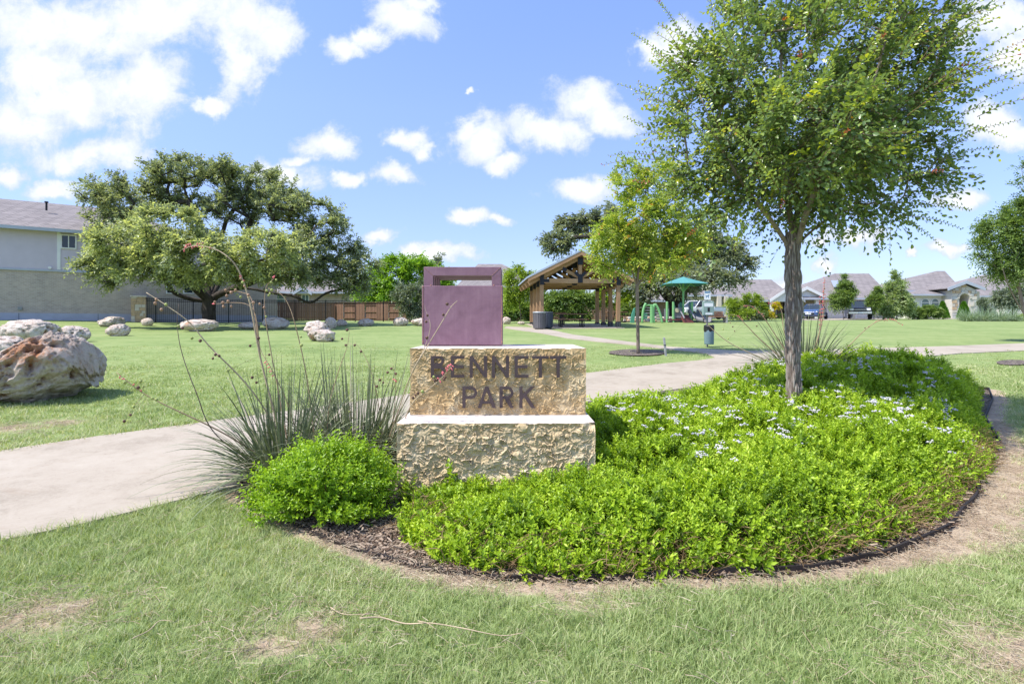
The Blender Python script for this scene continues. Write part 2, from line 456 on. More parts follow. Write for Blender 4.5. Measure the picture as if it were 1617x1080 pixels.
# concrete
m, t, bs = newmat('concrete_path'); co = obj_co(t)
n = t.noise(co, 0.9, 6, 0.62); n2 = t.noise(co, 45, 5, .7); n3 = t.noise(co, 4, 5, .7, dist=1.5)
c = t.ramp(t.math('ADD', t.math('MULTIPLY', n, .55), t.math('ADD', t.math('MULTIPLY', n2, .2), t.math('MULTIPLY', n3, .25))),
           [(0.36, (0.255, 0.212, 0.158)), (0.48, (0.37, 0.315, 0.245)), (0.64, (0.43, 0.375, 0.30))])
spk = t.step(t.noise(co, 26, 3, .6), 0.66, 0.74); stn = t.step(t.noise(t.vmath('MULTIPLY', co, (1, 2.2, 1)), 1.7, 7, .72, dist=.8), 0.55, 0.72)
c = t.mix(t.math('MULTIPLY', stn, .45), c, (0.30, 0.225, 0.155)); c = t.mix(t.math('MULTIPLY', spk, .5), c, (0.16, 0.125, 0.10))
t.link(c, bs.inputs['Base Color']); bs.inputs['Roughness'].default_value = 0.9; bump(t, bs, n2, 0.25, 0.005)
M['path'] = m
# mulch
m, t, bs = newmat('mulch'); co = obj_co(t)
v = t.voro(t.vmath('MULTIPLY', co, (1, 1.8, 1)), 38, out=1); n = t.noise(co, 22, 5, .7)
gsep = t.new('ShaderNodeSeparateColor'); t.link(v, gsep.inputs[0])
c = t.ramp(t.math('ADD', t.math('MULTIPLY', gsep.outputs[0], .6), t.math('MULTIPLY', n, .4)), [(0.2, (0.025, 0.018, 0.014)), (0.5, (0.11, 0.082, 0.062)), (0.72, (0.27, 0.215, 0.17)), (0.9, (0.42, 0.37, 0.33))])
t.link(c, bs.inputs['Base Color']); bs.inputs['Roughness'].default_value = 1; bump(t, bs, gsep.outputs[0], 0.8, 0.02)
M['mulch'] = m
M['chip'] = leafmat('mulch_chip', [(0, (0.03, 0.022, 0.017)), (0.5, (0.15, 0.10, 0.07)), (1, (0.37, 0.285, 0.21))], trans=0.0, rough=0.9, inst=True, spec=0.1)
M['straw'] = leafmat('dry_straw', [(0, (0.28, 0.20, 0.13)), (0.6, (0.46, 0.37, 0.26)), (1, (0.62, 0.54, 0.40))], trans=0.1, rough=0.8, inst=True, spec=0.15)
M['grass'] = leafmat('grass_blades', [(0, (0.15, 0.235, 0.065)), (0.4, (0.305, 0.385, 0.142)), (0.72, (0.44, 0.485, 0.24)), (0.88, (0.50, 0.50, 0.29)), (1, (0.62, 0.56, 0.40))], trans=0.28, rough=0.5, inst=True, spec=0.3)
M['cover'] = leafmat('ground_cover_leaf', [(0, (0.08, 0.15, 0.012)), (0.35, (0.215, 0.345, 0.018)), (0.7, (0.405, 0.56, 0.036)), (1, (0.57, 0.67, 0.09))], trans=0.34, rough=0.42, inst=True)
M['shrub'] = leafmat('bush_leaf', [(0, (0.07, 0.15, 0.010)), (0.4, (0.205, 0.355, 0.018)), (0.8, (0.37, 0.54, 0.03)), (1, (0.52, 0.62, 0.06))], trans=0.34, rough=0.35)
M['flower'] = leafmat('mist_flower', [(0, (0.42, 0.42, 0.58)), (0.5, (0.64, 0.62, 0.74)), (1, (0.78, 0.76, 0.80))], trans=0.25, rough=0.8, inst=True)
M['deadstem'] = leafmat('dry_stem', [(0, (0.09, 0.05, 0.025)), (0.6, (0.24, 0.16, 0.08)), (1, (0.42, 0.30, 0.15))], trans=0.05, rough=0.85, inst=True, spec=0.1)
M['elm'] = leafmat('elm_leaf', [(0, (0.07, 0.115, 0.045)), (0.3, (0.135, 0.21, 0.08)), (0.55, (0.22, 0.31, 0.11)), (0.76, (0.30, 0.385, 0.06)), (0.94, (0.50, 0.54, 0.06)), (0.975, (0.45, 0.24, 0.04)), (1, (0.42, 0.10, 0.045))], trans=0.36, rough=0.30, spec=0.7)
M['elm2'] = leafmat('young_elm_leaf', [(0, (0.10, 0.18, 0.025)), (0.3, (0.22, 0.33, 0.04)), (0.6, (0.40, 0.48, 0.11)), (0.86, (0.56, 0.58, 0.12)), (0.97, (0.60, 0.50, 0.09)), (1, (0.50, 0.22, 0.06))], trans=0.42, rough=0.4)
M['oak'] = leafmat('oak_leaf', [(0, (0.12, 0.15, 0.095)), (0.4, (0.235, 0.28, 0.175)), (0.75, (0.37, 0.425, 0.255)), (0.93, (0.50, 0.55, 0.26)), (1, (0.56, 0.60, 0.27))], trans=0.45, rough=0.38, spec=0.5)
M['oakfar'] = leafmat('grey_oak_leaf', [(0, (0.11, 0.14, 0.105)), (0.5, (0.23, 0.27, 0.195)), (1, (0.42, 0.46, 0.32))], trans=0.4, rough=0.4, spec=0.5)
M['mesq'] = leafmat('mesquite_leaf', [(0, (0.09, 0.19, 0.02)), (0.5, (0.21, 0.38, 0.035)), (1, (0.38, 0.54, 0.07))], trans=0.4)
M['greygreen'] = leafmat('grey_green_leaf', [(0, (0.08, 0.11, 0.075)), (0.5, (0.19, 0.235, 0.16)), (1, (0.36, 0.41, 0.30))], trans=0.2)
M['midgreen'] = leafmat('mid_green_leaf', [(0, (0.075, 0.13, 0.035)), (0.5, (0.17, 0.26, 0.07)), (1, (0.34, 0.43, 0.12))], trans=0.32)
M['pale'] = leafmat('pale_green_leaf', [(0, (0.12, 0.20, 0.07)), (0.5, (0.31, 0.40, 0.17)), (1, (0.60, 0.66, 0.42))], trans=0.3)
M['yelgreen'] = leafmat('yellow_green_leaf', [(0, (0.11, 0.19, 0.02)), (0.5, (0.26, 0.37, 0.045)), (1, (0.44, 0.53, 0.09))], trans=0.38)
M['cypress'] = leafmat('cypress_leaf', [(0, (0.035, 0.11, 0.008)), (0.5, (0.085, 0.22, 0.012)), (1, (0.17, 0.34, 0.03))], trans=0.25)
M['bluegrass'] = leafmat('blue_grass_leaf', [(0, (0.12, 0.19, 0.10)), (0.5, (0.24, 0.33, 0.20)), (1, (0.44, 0.50, 0.36))], trans=0.25)
M['yellowfl'] = leafmat('yellow_flower', [(0, (0.35, 0.32, 0.02)), (1, (0.75, 0.62, 0.03))], trans=0.3)
M['yucca'] = leafmat('yucca_leaf', [(0, (0.075, 0.105, 0.05)), (0.5, (0.175, 0.205, 0.11)), (0.88, (0.31, 0.34, 0.20)), (1, (0.50, 0.44, 0.32))], trans=0.05, rough=0.4)
M['stalk'] = simple('flower_stalk', (0.42, 0.28, 0.20), 0.7, 0.3, 5, c2=(0.30, 0.22, 0.12))
M['deadstalk'] = simple('dead_stalk', (0.16, 0.115, 0.095), 0.8, 0.3, 8)
M['tanstalk'] = simple('tan_stalk', (0.46, 0.36, 0.24), 0.8, 0.25, 6)
M['podbrown'] = simple('seed_pod_brown', (0.13, 0.07, 0.05), 0.6, 0.4, 30)
M['podtan'] = simple('seed_pod_tan', (0.36, 0.22, 0.14), 0.6, 0.35, 30)
M['podgreen'] = simple('seed_pod_green', (0.34, 0.38, 0.12), 0.5, 0.3, 30)
M['pink'] = simple('pink_blossom', (0.72, 0.17, 0.19), 0.5, 0.25, 20)
M['palepink'] = simple('pale_pink_blossom', (0.70, 0.33, 0.30), 0.5, 0.2, 20)
M['bark'] = barkmat('elm_bark', (0.10, 0.072, 0.056), (0.42, 0.335, 0.27), 11, 0.9, 0.02)
M['barkfur'] = furrowbark('furrowed_bark')
M['barkoak'] = barkmat('oak_bark', (0.022, 0.018, 0.016), (0.10, 0.085, 0.075), 6, 0.9, 0.05)
M['barkgrey'] = barkmat('grey_bark', (0.12, 0.09, 0.07), (0.32, 0.26, 0.21), 9, 0.7, 0.02)
M['twig'] = simple('twig', (0.17, 0.105, 0.06), 0.8, 0.3, 4)
# limestone blocks
def stonemat(name, c1, c2, c3, sc):
    m, t, bs = newmat(name); co = obj_co(t)
    n = t.noise(co, sc, 7, 0.66, dist=0.8); n2 = t.noise(co, 55, 5, .7); n3 = t.noise(co, 2.2, 4)
    f = t.math('ADD', t.math('MULTIPLY', n, .5), t.math('ADD', t.math('MULTIPLY', n2, .15), t.math('MULTIPLY', n3, .35)))
    t.link(t.ramp(f, [(0.36, c1), (0.5, c2), (0.64, c3)]), bs.inputs['Base Color'])
    bs.inputs['Roughness'].default_value = 0.92; bs.inputs['Specular IOR Level'].default_value = 0.2
    bump(t, bs, t.noise(co, 90, 5, .7), 0.45, 0.006)
    return m
M['stone_u'] = stonemat('split_limestone_gold', (0.42, 0.27, 0.12), (0.54, 0.385, 0.20), (0.64, 0.53, 0.35), 9)
M['stone_l'] = stonemat('split_limestone_grey', (0.45, 0.32, 0.17), (0.58, 0.45, 0.27), (0.68, 0.57, 0.40), 8)
m, t, bs = newmat('sawn_limestone'); co = obj_co(t)
n = t.noise(t.vmath('MULTIPLY', co, (2.2, 14, 6)), 2.0, 7, .65, dist=.6); n2 = t.noise(co, 60, 4, .7); n3 = t.noise(co, 3, 4)
c = t.ramp(n, [(0.30, (0.30, 0.25, 0.24)), (0.42, (0.50, 0.44, 0.40)), (0.6, (0.66, 0.60, 0.55))])
t.link(t.mix(t.step(n3, 0.55, 0.75), c, (0.55, 0.43, 0.36)), bs.inputs['Base Color']); bs.inputs['Roughness'].default_value = 0.85; bump(t, bs, n2, 0.3, 0.004)
M['sawn'] = m
# weathered purple brown steel
m, t, bs = newmat('weathered_purple_steel'); co = obj_co(t)
n = t.noise(co, 5, 7, 0.7, dist=.5); st = t.noise(t.vmath('MULTIPLY', co, (14, 14, 0.7)), 3, 5, .7)
c = t.ramp(t.math('ADD', t.math('MULTIPLY', n, .75), t.math('MULTIPLY', st, .25)), [(0.32, (0.17, 0.085, 0.115)), (0.5, (0.23, 0.122, 0.162)), (0.68, (0.285, 0.165, 0.205))])
sp = t.noise(co, 42, 3, .7)
t.link(t.mix(t.step(sp, 0.70, 0.78), c, (0.30, 0.13, 0.075)), bs.inputs['Base Color'])
bs.inputs['Metallic'].default_value = 0.15; t.link(t.ramp(n, [(0.3, (0.42,) * 3), (0.7, (0.62,) * 3)]), bs.inputs['Roughness'])
bump(t, bs, t.noise(co, 70, 4), 0.12, 0.003)
M['steel'] = m
M['rust'] = simple('rusty_edge', (0.34, 0.17, 0.13), 0.8, 0.3, 40)
M['palesteel'] = simple('pale_grey_steel', (0.50, 0.52, 0.55), 0.5, 0.2, 10, metal=0.6)  # paler grey for the box's lit left edge, and for a bin lid
M['letter'] = simple('bronze_letter', (0.085, 0.060, 0.062), 0.5, 0.2, 9, metal=0.3)
M['edging'] = simple('black_edging', (0.028, 0.022, 0.022), 0.6, 0.4, 4, bmp=.3)
M['footing'] = simple('concrete_footing', (0.47, 0.46, 0.44), 0.9, 0.15, 12, bmp=.3)
# boulders
m, t, bs = newmat('karst_boulder'); co = obj_co(t)
oi = t.new('ShaderNodeObjectInfo').outputs['Random']
cs = t.vmath('ADD', co, t.vmath('MULTIPLY', t.new('ShaderNodeCombineXYZ').outputs[0], (1, 1, 1)))
n = t.noise(cs, 2.6, 7, .68, dist=.7); n2 = t.noise(cs, 17, 8, .78, dist=.4); n3 = t.noise(cs, 1.0, 3)
base = t.ramp(t.math('ADD', t.math('MULTIPLY', n, .42), t.math('MULTIPLY', n2, .58)), [(0.29, (0.16, 0.12, 0.085)), (0.41, (0.44, 0.33, 0.26)), (0.51, (0.61, 0.53, 0.46)), (0.66, (0.74, 0.70, 0.65))])
rustf = t.new('ShaderNodeAttribute', attribute_name='rust').outputs['Fac']
rf = t.step(t.math('ADD', rustf, t.math('MULTIPLY', t.math('SUBTRACT', n2, 0.5), 2.2)), 0.42, 0.85)
base = t.mix(t.step(t.new('ShaderNodeAttribute', attribute_name='pit').outputs['Fac'], 0.15, 0.8), base, t.ramp(n2, [(0.35, (0.13, 0.065, 0.04)), (0.6, (0.36, 0.20, 0.12)), (0.75, (0.50, 0.38, 0.30))]))
rf = t.math('MULTIPLY', rf, .8)
t.link(t.mix(rf, base, t.ramp(n2, [(0.3, (0.20, 0.06, 0.02)), (0.6, (0.52, 0.20, 0.06)), (0.75, (0.66, 0.46, 0.30))])), bs.inputs['Base Color'])
bs.inputs['Roughness'].default_value = 0.95; bs.inputs['Specular IOR Level'].default_value = 0.15; bump(t, bs, n2, 1.0, 0.05)
M['boulder'] = m
M['timber'] = wood('timber', (0.27, 0.155, 0.082), (0.44, 0.28, 0.165), (9, 9, 0.6))
M['timber_x'] = wood('timber_beam', (0.27, 0.155, 0.082), (0.45, 0.285, 0.165), (0.6, 9, 9))
M['timber_y'] = wood('timber_purlin', (0.27, 0.15, 0.08), (0.42, 0.26, 0.15), (9, 0.6, 9))
M['fencewood'] = wood('fence_wood', (0.20, 0.112, 0.075), (0.31, 0.185, 0.125), (10, 10, 0.8))
M['benchwood'] = wood('bench_wood', (0.30, 0.15, 0.085), (0.46, 0.26, 0.16), (0.6, 9, 9))
M['tablewood'] = wood('table_plank', (0.22, 0.115, 0.075), (0.33, 0.18, 0.12), (0.6, 9, 9))
M['black'] = simple('black_iron', (0.016, 0.016, 0.019), 0.5, 0.2, 8)
M['bracket'] = simple('black_bracket', (0.018, 0.02, 0.03), 0.5, 0.3, 10)
M['bolt'] = simple('bolt_steel', (0.5, 0.5, 0.5), 0.4, 0.1, 10, metal=.8)
M['roofmetal'] = simple('metal_roof', (0.50, 0.54, 0.60), 0.4, 0.06, 4, metal=.5)
m, t, bs = newmat('asphalt_shingle'); co = obj_co(t)
sp = t.new('ShaderNodeSeparateXYZ'); t.link(co, sp.inputs[0])
cb = t.new('ShaderNodeCombineXYZ'); t.link(t.math('ADD', sp.outputs[0], t.math('MULTIPLY', sp.outputs[1], .8)), cb.inputs[0]); t.link(t.math('MULTIPLY', sp.outputs[2], 2.2), cb.inputs[1])
b = t.new('ShaderNodeTexBrick'); t.link(cb.outputs[0], b.inputs['Vector']); b.inputs['Scale'].default_value = 1; b.inputs['Brick Width'].default_value = 0.7; b.inputs['Row Height'].default_value = 0.30; b.inputs['Mortar Size'].default_value = 0.03
for k, v in (('Color1', (0.205, 0.182, 0.178)), ('Color2', (0.27, 0.24, 0.232)), ('Mortar', (0.13, 0.115, 0.112))): b.inputs[k].default_value = (*v, 1)
t.link(t.mul(b.outputs[0], t.ramp(t.noise(co, 1.5, 6, .7), [(.3, (.85,) * 3), (.7, (1.12,) * 3)])), bs.inputs['Base Color']); bs.inputs['Roughness'].default_value = 0.95
M['shingle'] = m
M['stucco_grey'] = simple('grey_stucco', (0.56, 0.50, 0.57), 0.9, 0.04, 2, bmp=.2)
M['stucco_white'] = simple('white_stucco', (0.66, 0.65, 0.61), 0.9, 0.05, 2, bmp=.2)
M['stucco_cream'] = simple('cream_wall', (0.58, 0.52, 0.44), 0.9, 0.06, 2, bmp=.2)
M['whitepaint'] = simple('white_paint', (0.74, 0.74, 0.73), 0.5, 0.05, 2)
M['fascia'] = simple('blue_grey_fascia', (0.42, 0.45, 0.52), 0.6, 0.05, 2)
M['garage'] = simple('garage_door_paint', (0.64, 0.60, 0.57), 0.6, 0.04, 2)
M['foundation'] = simple('grey_foundation', (0.42, 0.43, 0.51), 0.9, 0.10, 1.5, bmp=.2)
M['brick'] = brickmat('taupe_brick', (0.40, 0.325, 0.28), (0.50, 0.42, 0.36), (0.50, 0.455, 0.415), .22, .08, .012)
M['brick_red'] = brickmat('rose_brick', (0.34, 0.25, 0.23), (0.42, 0.33, 0.30), (0.46, 0.42, 0.39), .22, .08, .012)
M['brick_dark'] = brickmat('brown_brick', (0.17, 0.11, 0.10), (0.23, 0.16, 0.14), (0.3, 0.26, 0.24), .22, .08, .012)
M['stone_a'] = simple('cream_stone', (0.60, 0.54, 0.46), 0.9, 0.12, 5, bmp=.5, bscale=20)
M['stone_b'] = simple('ochre_stone', (0.50, 0.36, 0.23), 0.9, 0.15, 5, bmp=.5, bscale=20)
M['stone_c'] = simple('grey_stone', (0.50, 0.49, 0.47), 0.9, 0.12, 5, bmp=.5, bscale=20)
M['mortar'] = simple('mortar', (0.55, 0.51, 0.46), 0.95, 0.08, 6)
M['glass'] = glass('window_glass')
M['glass2'] = glass('pale_window_glass', (0.12, 0.18, 0.20))
M['darkdoor'] = simple('dark_door', (0.10, 0.085, 0.09), 0.6, 0.2, 3)  # one even dark tone for doors, grill and dormer cheek
M['binmesh'] = simple('grey_brown_bin', (0.165, 0.155, 0.16), 0.6, 0.15, 20)
M['bindark'] = simple('dark_blue_grey_bin', (0.075, 0.085, 0.115), 0.5, 0.15, 20)
M['stationgreen'] = simple('grey_green_box', (0.23, 0.33, 0.31), 0.5, 0.08, 8)
M['stationbin'] = simple('slate_green_bin', (0.17, 0.25, 0.28), 0.5, 0.1, 8)
M['liner'] = simple('black_liner', (0.02, 0.02, 0.022), 0.35, 0.2, 12, bmp=.6, bscale=20)
M['post'] = simple('grey_post', (0.27, 0.28, 0.28), 0.6, 0.1, 10)
M['stake'] = simple('weathered_stake', (0.32, 0.32, 0.33), 0.85, 0.25, 12)
M['signwhite'] = simple('sign_white', (0.74, 0.78, 0.82), 0.5, 0.04, 4)
M['signblue'] = simple('sign_blue', (0.07, 0.20, 0.38), 0.5, 0.05, 4)
M['playgreen'] = simple('lime_green_paint', (0.20, 0.44, 0.18), 0.4, 0.05, 4)
M['playdark'] = simple('sea_green_plastic', (0.07, 0.25, 0.17), 0.45, 0.08, 4)
M['playgrey'] = simple('grey_plastic', (0.22, 0.22, 0.24), 0.5, 0.08, 4)
M['playred'] = simple('maroon_plastic', (0.19, 0.065, 0.065), 0.5, 0.08, 4)
M['playtan'] = simple('tan_plastic', (0.52, 0.45, 0.31), 0.5, 0.08, 4)
M['shade'] = simple('teal_shade_fabric', (0.085, 0.27, 0.26), 0.8, 0.06, 3)
M['carblue'] = simple('blue_car_paint', (0.035, 0.075, 0.19), 0.25, 0.05, 2, spec=.5, coat=.8)
M['cardark'] = simple('dark_grey_car_paint', (0.045, 0.045, 0.055), 0.25, 0.05, 2, spec=.5, coat=.8)
M['carwhite'] = simple('white_car_paint', (0.72, 0.73, 0.74), 0.3, 0.03, 2, spec=.5, coat=.6)
M['chrome'] = simple('chrome', (0.66, 0.67, 0.69), 0.2, 0.05, 4, metal=.9)
M['tyre'] = simple('tyre', (0.02, 0.02, 0.02), 0.85, 0.1, 10)
M['headlight'] = simple('headlight', (0.75, 0.77, 0.78), 0.15, 0.05, 5, spec=.6)
# ------------------------------------------------------------------ leaves
def unit(a): return a / np.maximum(np.linalg.norm(a, axis=-1, keepdims=True), 1e-9)
def leaf_arrays(pos, ax, nr, L, W, fold=0.25):
    """folded diamond leaves"""
    ax = unit(ax); sd = unit(np.cross(ax, nr)); nn = np.cross(sd, ax)
    L = np.broadcast_to(np.asarray(L, float), (len(pos),))[:, None]; W = np.broadcast_to(np.asarray(W, float), (len(pos),))[:, None]
    mid = pos + ax * L * .42
    V = np.stack([pos, mid + sd * W / 2 + nn * W * fold, pos + ax * L - nn * L * .08, mid - sd * W / 2 + nn * W * fold], 1).reshape(-1, 3)
    b = np.arange(len(pos))[:, None] * 4
    F = np.concatenate([b + np.array([[0, 1, 2]]), b + np.array([[0, 2, 3]])], 1).reshape(-1, 3)
    return V, F
def round_leaf_mesh(name, pos, ax, nr, L, W, tint, fold=.2):
    """blunt oval leaves, creased along the middle"""
    ax = unit(ax); sd = unit(np.cross(ax, nr)); nn = np.cross(sd, ax); L = np.asarray(L)[:, None]; W = np.asarray(W)[:, None]
    P = [pos]
    for f, w_ in ((.30, .40), (.72, .50)):
        for s_ in (1, -1): P.append(pos + ax * L * f + sd * W * w_ * s_ + nn * W * fold * w_ * 2)
    P.append(pos + ax * L - nn * L * .1); P.append(pos + ax * L * .5)
    V = np.stack(P, 1).reshape(-1, 3); b = np.arange(len(pos))[:, None] * 7
    F = np.concatenate([b + np.array([q]) for q in ([0, 1, 6], [1, 3, 6], [3, 5, 6], [0, 6, 2], [2, 6, 4], [4, 6, 5])], 1).reshape(-1, 3)
    me = fast_mesh(name, V, F); attr(me, 'tint', np.repeat(np.clip(tint, 0, 1), 7)); return me
def leaf_mesh(name, pos, ax, nr, L, W, tint, fold=0.25):
    V, F = leaf_arrays(pos, ax, nr, L, W, fold)
    me = fast_mesh(name, V, F); attr(me, 'tint', np.repeat(np.clip(tint, 0, 1), 4)); return me
def sprigs(rg, P, D, nodes, length, ll, lw, tint0, spread=0.8, per=2):
    """leafy shoots: opposite leaves along stems starting at P in direction D; returns leaf arrays"""
    n = len(P); D = unit(D)
    side = unit(np.cross(D, rg.normal(size=(n, 3)))); oth = np.cross(D, side)
    pos, ax, nr, L, T = [], [], [], [], []
    length = np.broadcast_to(length, (n,))
    for k in range(nodes):
        t = (k + .6) / nodes
        p = P + D * (length * t)[:, None]
        for s in range(per):
            a = k * math.pi / 2 * (1 if per == 2 else .73) + s * 2 * math.pi / per + rg.normal(0, .35, n)
            o = side * np.cos(a)[:, None] + oth * np.sin(a)[:, None]
            sp = spread * (1.15 - .55 * t)
            ax.append(o * sp + D * (1 - .45 * sp) + rg.normal(0, .18, (n, 3)))
            nr.append(D * .9 - o * .35 + rg.normal(0, .25, (n, 3)))
            pos.append(p); L.append(ll * (1.1 - .45 * t ** 2) * rg.uniform(.7, 1.2, n)); T.append(tint0 + .38 * (t - .5) + rg.normal(0, .10, n))
    pos = np.concatenate(pos); L = np.concatenate(L)
    return pos, np.concatenate(ax), np.concatenate(nr), L, L * lw / ll, np.concatenate(T)

# ------------------------------------------------------------------ ground plan
EDGE = [ray(*p) for p in ((372, 782), (400, 797), (440, 820), (500, 848), (560, 869), (640, 894), (740, 912), (860, 918), (1000, 916), (1150, 911), (1280, 903), (1400, 880), (1480, 846), (1530, 803), (1548, 768))]
EDGE = spline(EDGE, 5) + [Vector(p) for p in ((4.55, 5.5, 0), (5.4, 6.3, 0), (6.3, 7.6, 0), (7.5, 8.9, 0), (8.2, 9.8, 0), (7.9, 11.0, 0))]
NEAR = [Vector(p) for p in ((-2.36, 4.96), (-1.3, 6.5), (.2, 8.0), (2, 9.3), (4, 10.6), (6.5, 12.2), (9.5, 14.2))]
NEAR3 = spline([p.to_3d() for p in NEAR], 4)
BED = [(p.x, p.y) for p in EDGE] + [(6.3, 11.9)] + [(p.x, p.y) for p in reversed(NEAR3) if p.x < 6.2]
far_px = [(-150, 760), (0, 715), (150, 692), (300, 672), (370, 662), (500, 645), (640, 625), (760, 607), (930, 590), (1050, 575), (1105, 570), (1130, 566),
          (1115, 559), (1050, 552), (1003, 546), (950, 541), (897, 535), (850, 526), (812, 521), (796, 518.3), (800, 516), (835, 517.2), (868, 521), (905, 529), (962, 536.5), (1055, 548), (1107, 551.5),
          (1170, 555), (1260, 554), (1348, 552), (1480, 548), (1617, 543), (1800, 538), (1800, 547.5), (1617, 554.5), (1516, 559)]
near_px = [(380, 770), (250, 802), (120, 834), (0, 860), (-150, 900)]
PATH = [tuple(ray(*p)[:2]) for p in far_px] + [(p.x, p.y) for p in reversed(NEAR3)] + [tuple(ray(*p)[:2]) for p in near_px]
PAV_O, PAV_RZ = Vector((3.82, 32.0)), R(4)
def pav(x, y): return (PAV_O.x + x * math.cos(PAV_RZ) - y * math.sin(PAV_RZ), PAV_O.y + x * math.sin(PAV_RZ) + y * math.cos(PAV_RZ))
PAD = [pav(-2.5, -.3), pav(2.5, -.3), pav(2.5, 5.8), pav(-2.5, 5.8)]
DIRT = [(60, 975, .40), (120, 955, .2), (490, 1000, .30), (440, 1020, .25), (1600, 1020, .35), (1640, 1060, .4), (25, 676, .5), (90, 668, .4), (900, 955, .16), (960, 960, .14)]
DIRT = [(*ray(a, b)[:2], r) for a, b, r in DIRT]
def dirt_at(x, y):
    de = dist_line(EDGE, x, y)
    wid = 0.10 + 0.09 * sst(-0.9, -.2, x) * sst(.9, .2, x) + .06 * sst(.3, 1.2, x) + .26 * sst(2.0, 3.6, x) * (1 - .75 * sst(5.0, 6.8, y))
    d = np.clip(1.15 - de / wid * .75, 0, 1)
    for a, b, r in DIRT: d = np.maximum(d, 0.54 * np.clip(1.25 - np.hypot((x - a) * .7, (y - b)) / r, 0, 1))
    return d

xs = np.concatenate([-np.geomspace(1500, 8.4, 34), np.arange(-8, 9.01, .1), np.geomspace(9.5, 1500, 34)])
ys = np.concatenate([[-300, -80, -20, -6, -1], np.arange(0, 1.4, .25), np.arange(1.4, 12, .08), np.arange(12, 30, .25), np.arange(30, 110, .5), [200, 400, 800, 1600]])
X, Y = np.meshgrid(xs, ys); nx, ny = len(xs), len(ys)
V = np.stack([X, Y, ter(X, Y)], -1).reshape(-1, 3)
i = (np.arange(ny - 1)[:, None] * nx + np.arange(nx - 1)[None]).ravel()
me = fast_mesh('lawn', V, np.stack([i, i + 1, i + nx + 1, i + nx], 1))
attr(me, 'dirt', dirt_at(V[:, 0], V[:, 1]) * (V[:, 1] < 30) * (V[:, 1] > 0))
ground = kind(link('ground', me, M['lawn']), 'structure')
kind(sheet('path', PATH, 0.022, M['path'], .35, .05), 'structure')
kind(sheet('pavilion_slab', PAD, 0.03, M['path'], .6, .06), 'structure')
kind(sheet('planting_bed', BED, 0.012, M['mulch'], .3), 'structure')
# edging strip
mb = MB(); ep = [Vector((p.x, p.y, 0)) for p in EDGE]; rg = np.random.default_rng(3)
ins, out = [], []
for k, p in enumerate(ep):
    d = (ep[min(k + 1, len(ep) - 1)] - ep[max(k - 1, 0)]).normalized(); n_ = Vector((-d.y, d.x, 0))
    hgt = .022 + .026 * float(sst(-.8, 1.4, p.x)) + .004 * math.sin(k * 1.7) + .004 * math.sin(k * .6)
    lean = .006 * math.sin(k * .9)
    q = p + n_ * (.006 * math.sin(k * 1.1))
    z = float(ter(q.x, q.y))
    out.append((q, n_, hgt, lean, z))
for q, n_, hgt, lean, z in out:
    for o_, h_ in ((-.007, -.03), (-.009 + lean, hgt), (.007 + lean, hgt), (.007, -.03)):
        r_ = q + n_ * o_; mb.v.append((r_.x, r_.y, z + h_))
for k in range(len(out) - 1):
    for j in range(4):
        a = k * 4 + j; b = k * 4 + (j + 1) % 4
        mb.f.append((a, b, b + 4, a + 4))
tag(mb.build('garden_edging', M['edging']), 'low black edging strip curving round the planted bed', 'edging')

# ------------------------------------------------------------------ grass
def blade_clump(name, rg, n, rad, h, wd, lean=.6):
    a = rg.uniform(0, 2 * math.pi, n); r = rad * np.sqrt(rg.uniform(0, 1, n))
    P = np.stack([r * np.cos(a), r * np.sin(a), np.full(n, -.004)], 1)
    hh = h * rg.uniform(.45, 1.2, n); t = rg.uniform(0, 2 * math.pi, n); ln = lean * rg.uniform(.2, 1.3, n)
    D = np.stack([np.cos(t) * ln, np.sin(t) * ln, np.ones(n)], 1)
    S = np.stack([-np.sin(t + rg.normal(0, .8, n)), np.cos(t), np.zeros(n)], 1) * (wd * rg.uniform(.6, 1.2, n) / 2)[:, None]
    m1 = P + D * (hh * .5)[:, None]
    tip = P + D * np.array([1.7, 1.7, .92]) * hh[:, None]
    V = np.stack([P - S, P + S, m1 + S * .8, m1 - S * .8, tip], 1).reshape(-1, 3); b = np.arange(n)[:, None] * 5
    F = np.concatenate([b + np.array([[0, 1, 2]]), b + np.array([[0, 2, 3]]), b + np.array([[3, 2, 4]])], 1).reshape(-1, 3)
    me = fast_mesh(name, V, F); attr(me, 'tint', np.repeat(np.clip(rg.normal(.42, .17, n) + (rg.random(n) < .07) * .5, 0, 1), 5))
    return me
rg = np.random.default_rng(11)
near = [blade_clump('blade_clump', rg, 15, .045, .048, .0034) for _ in range(4)] + [blade_clump('blade_clump', rg, 7, .05, .026, .003, 1.4)]
midc = [blade_clump('blade_clump', rg, 18, .10, .050, .006) for _ in range(4)]
farc = [blade_clump('blade_clump', rg, 20, .22, .055, .013) for _ in range(3)]
SRC = near + midc + farc
Ps, Es, Ss, Is, Ts = [], [], [], [], []
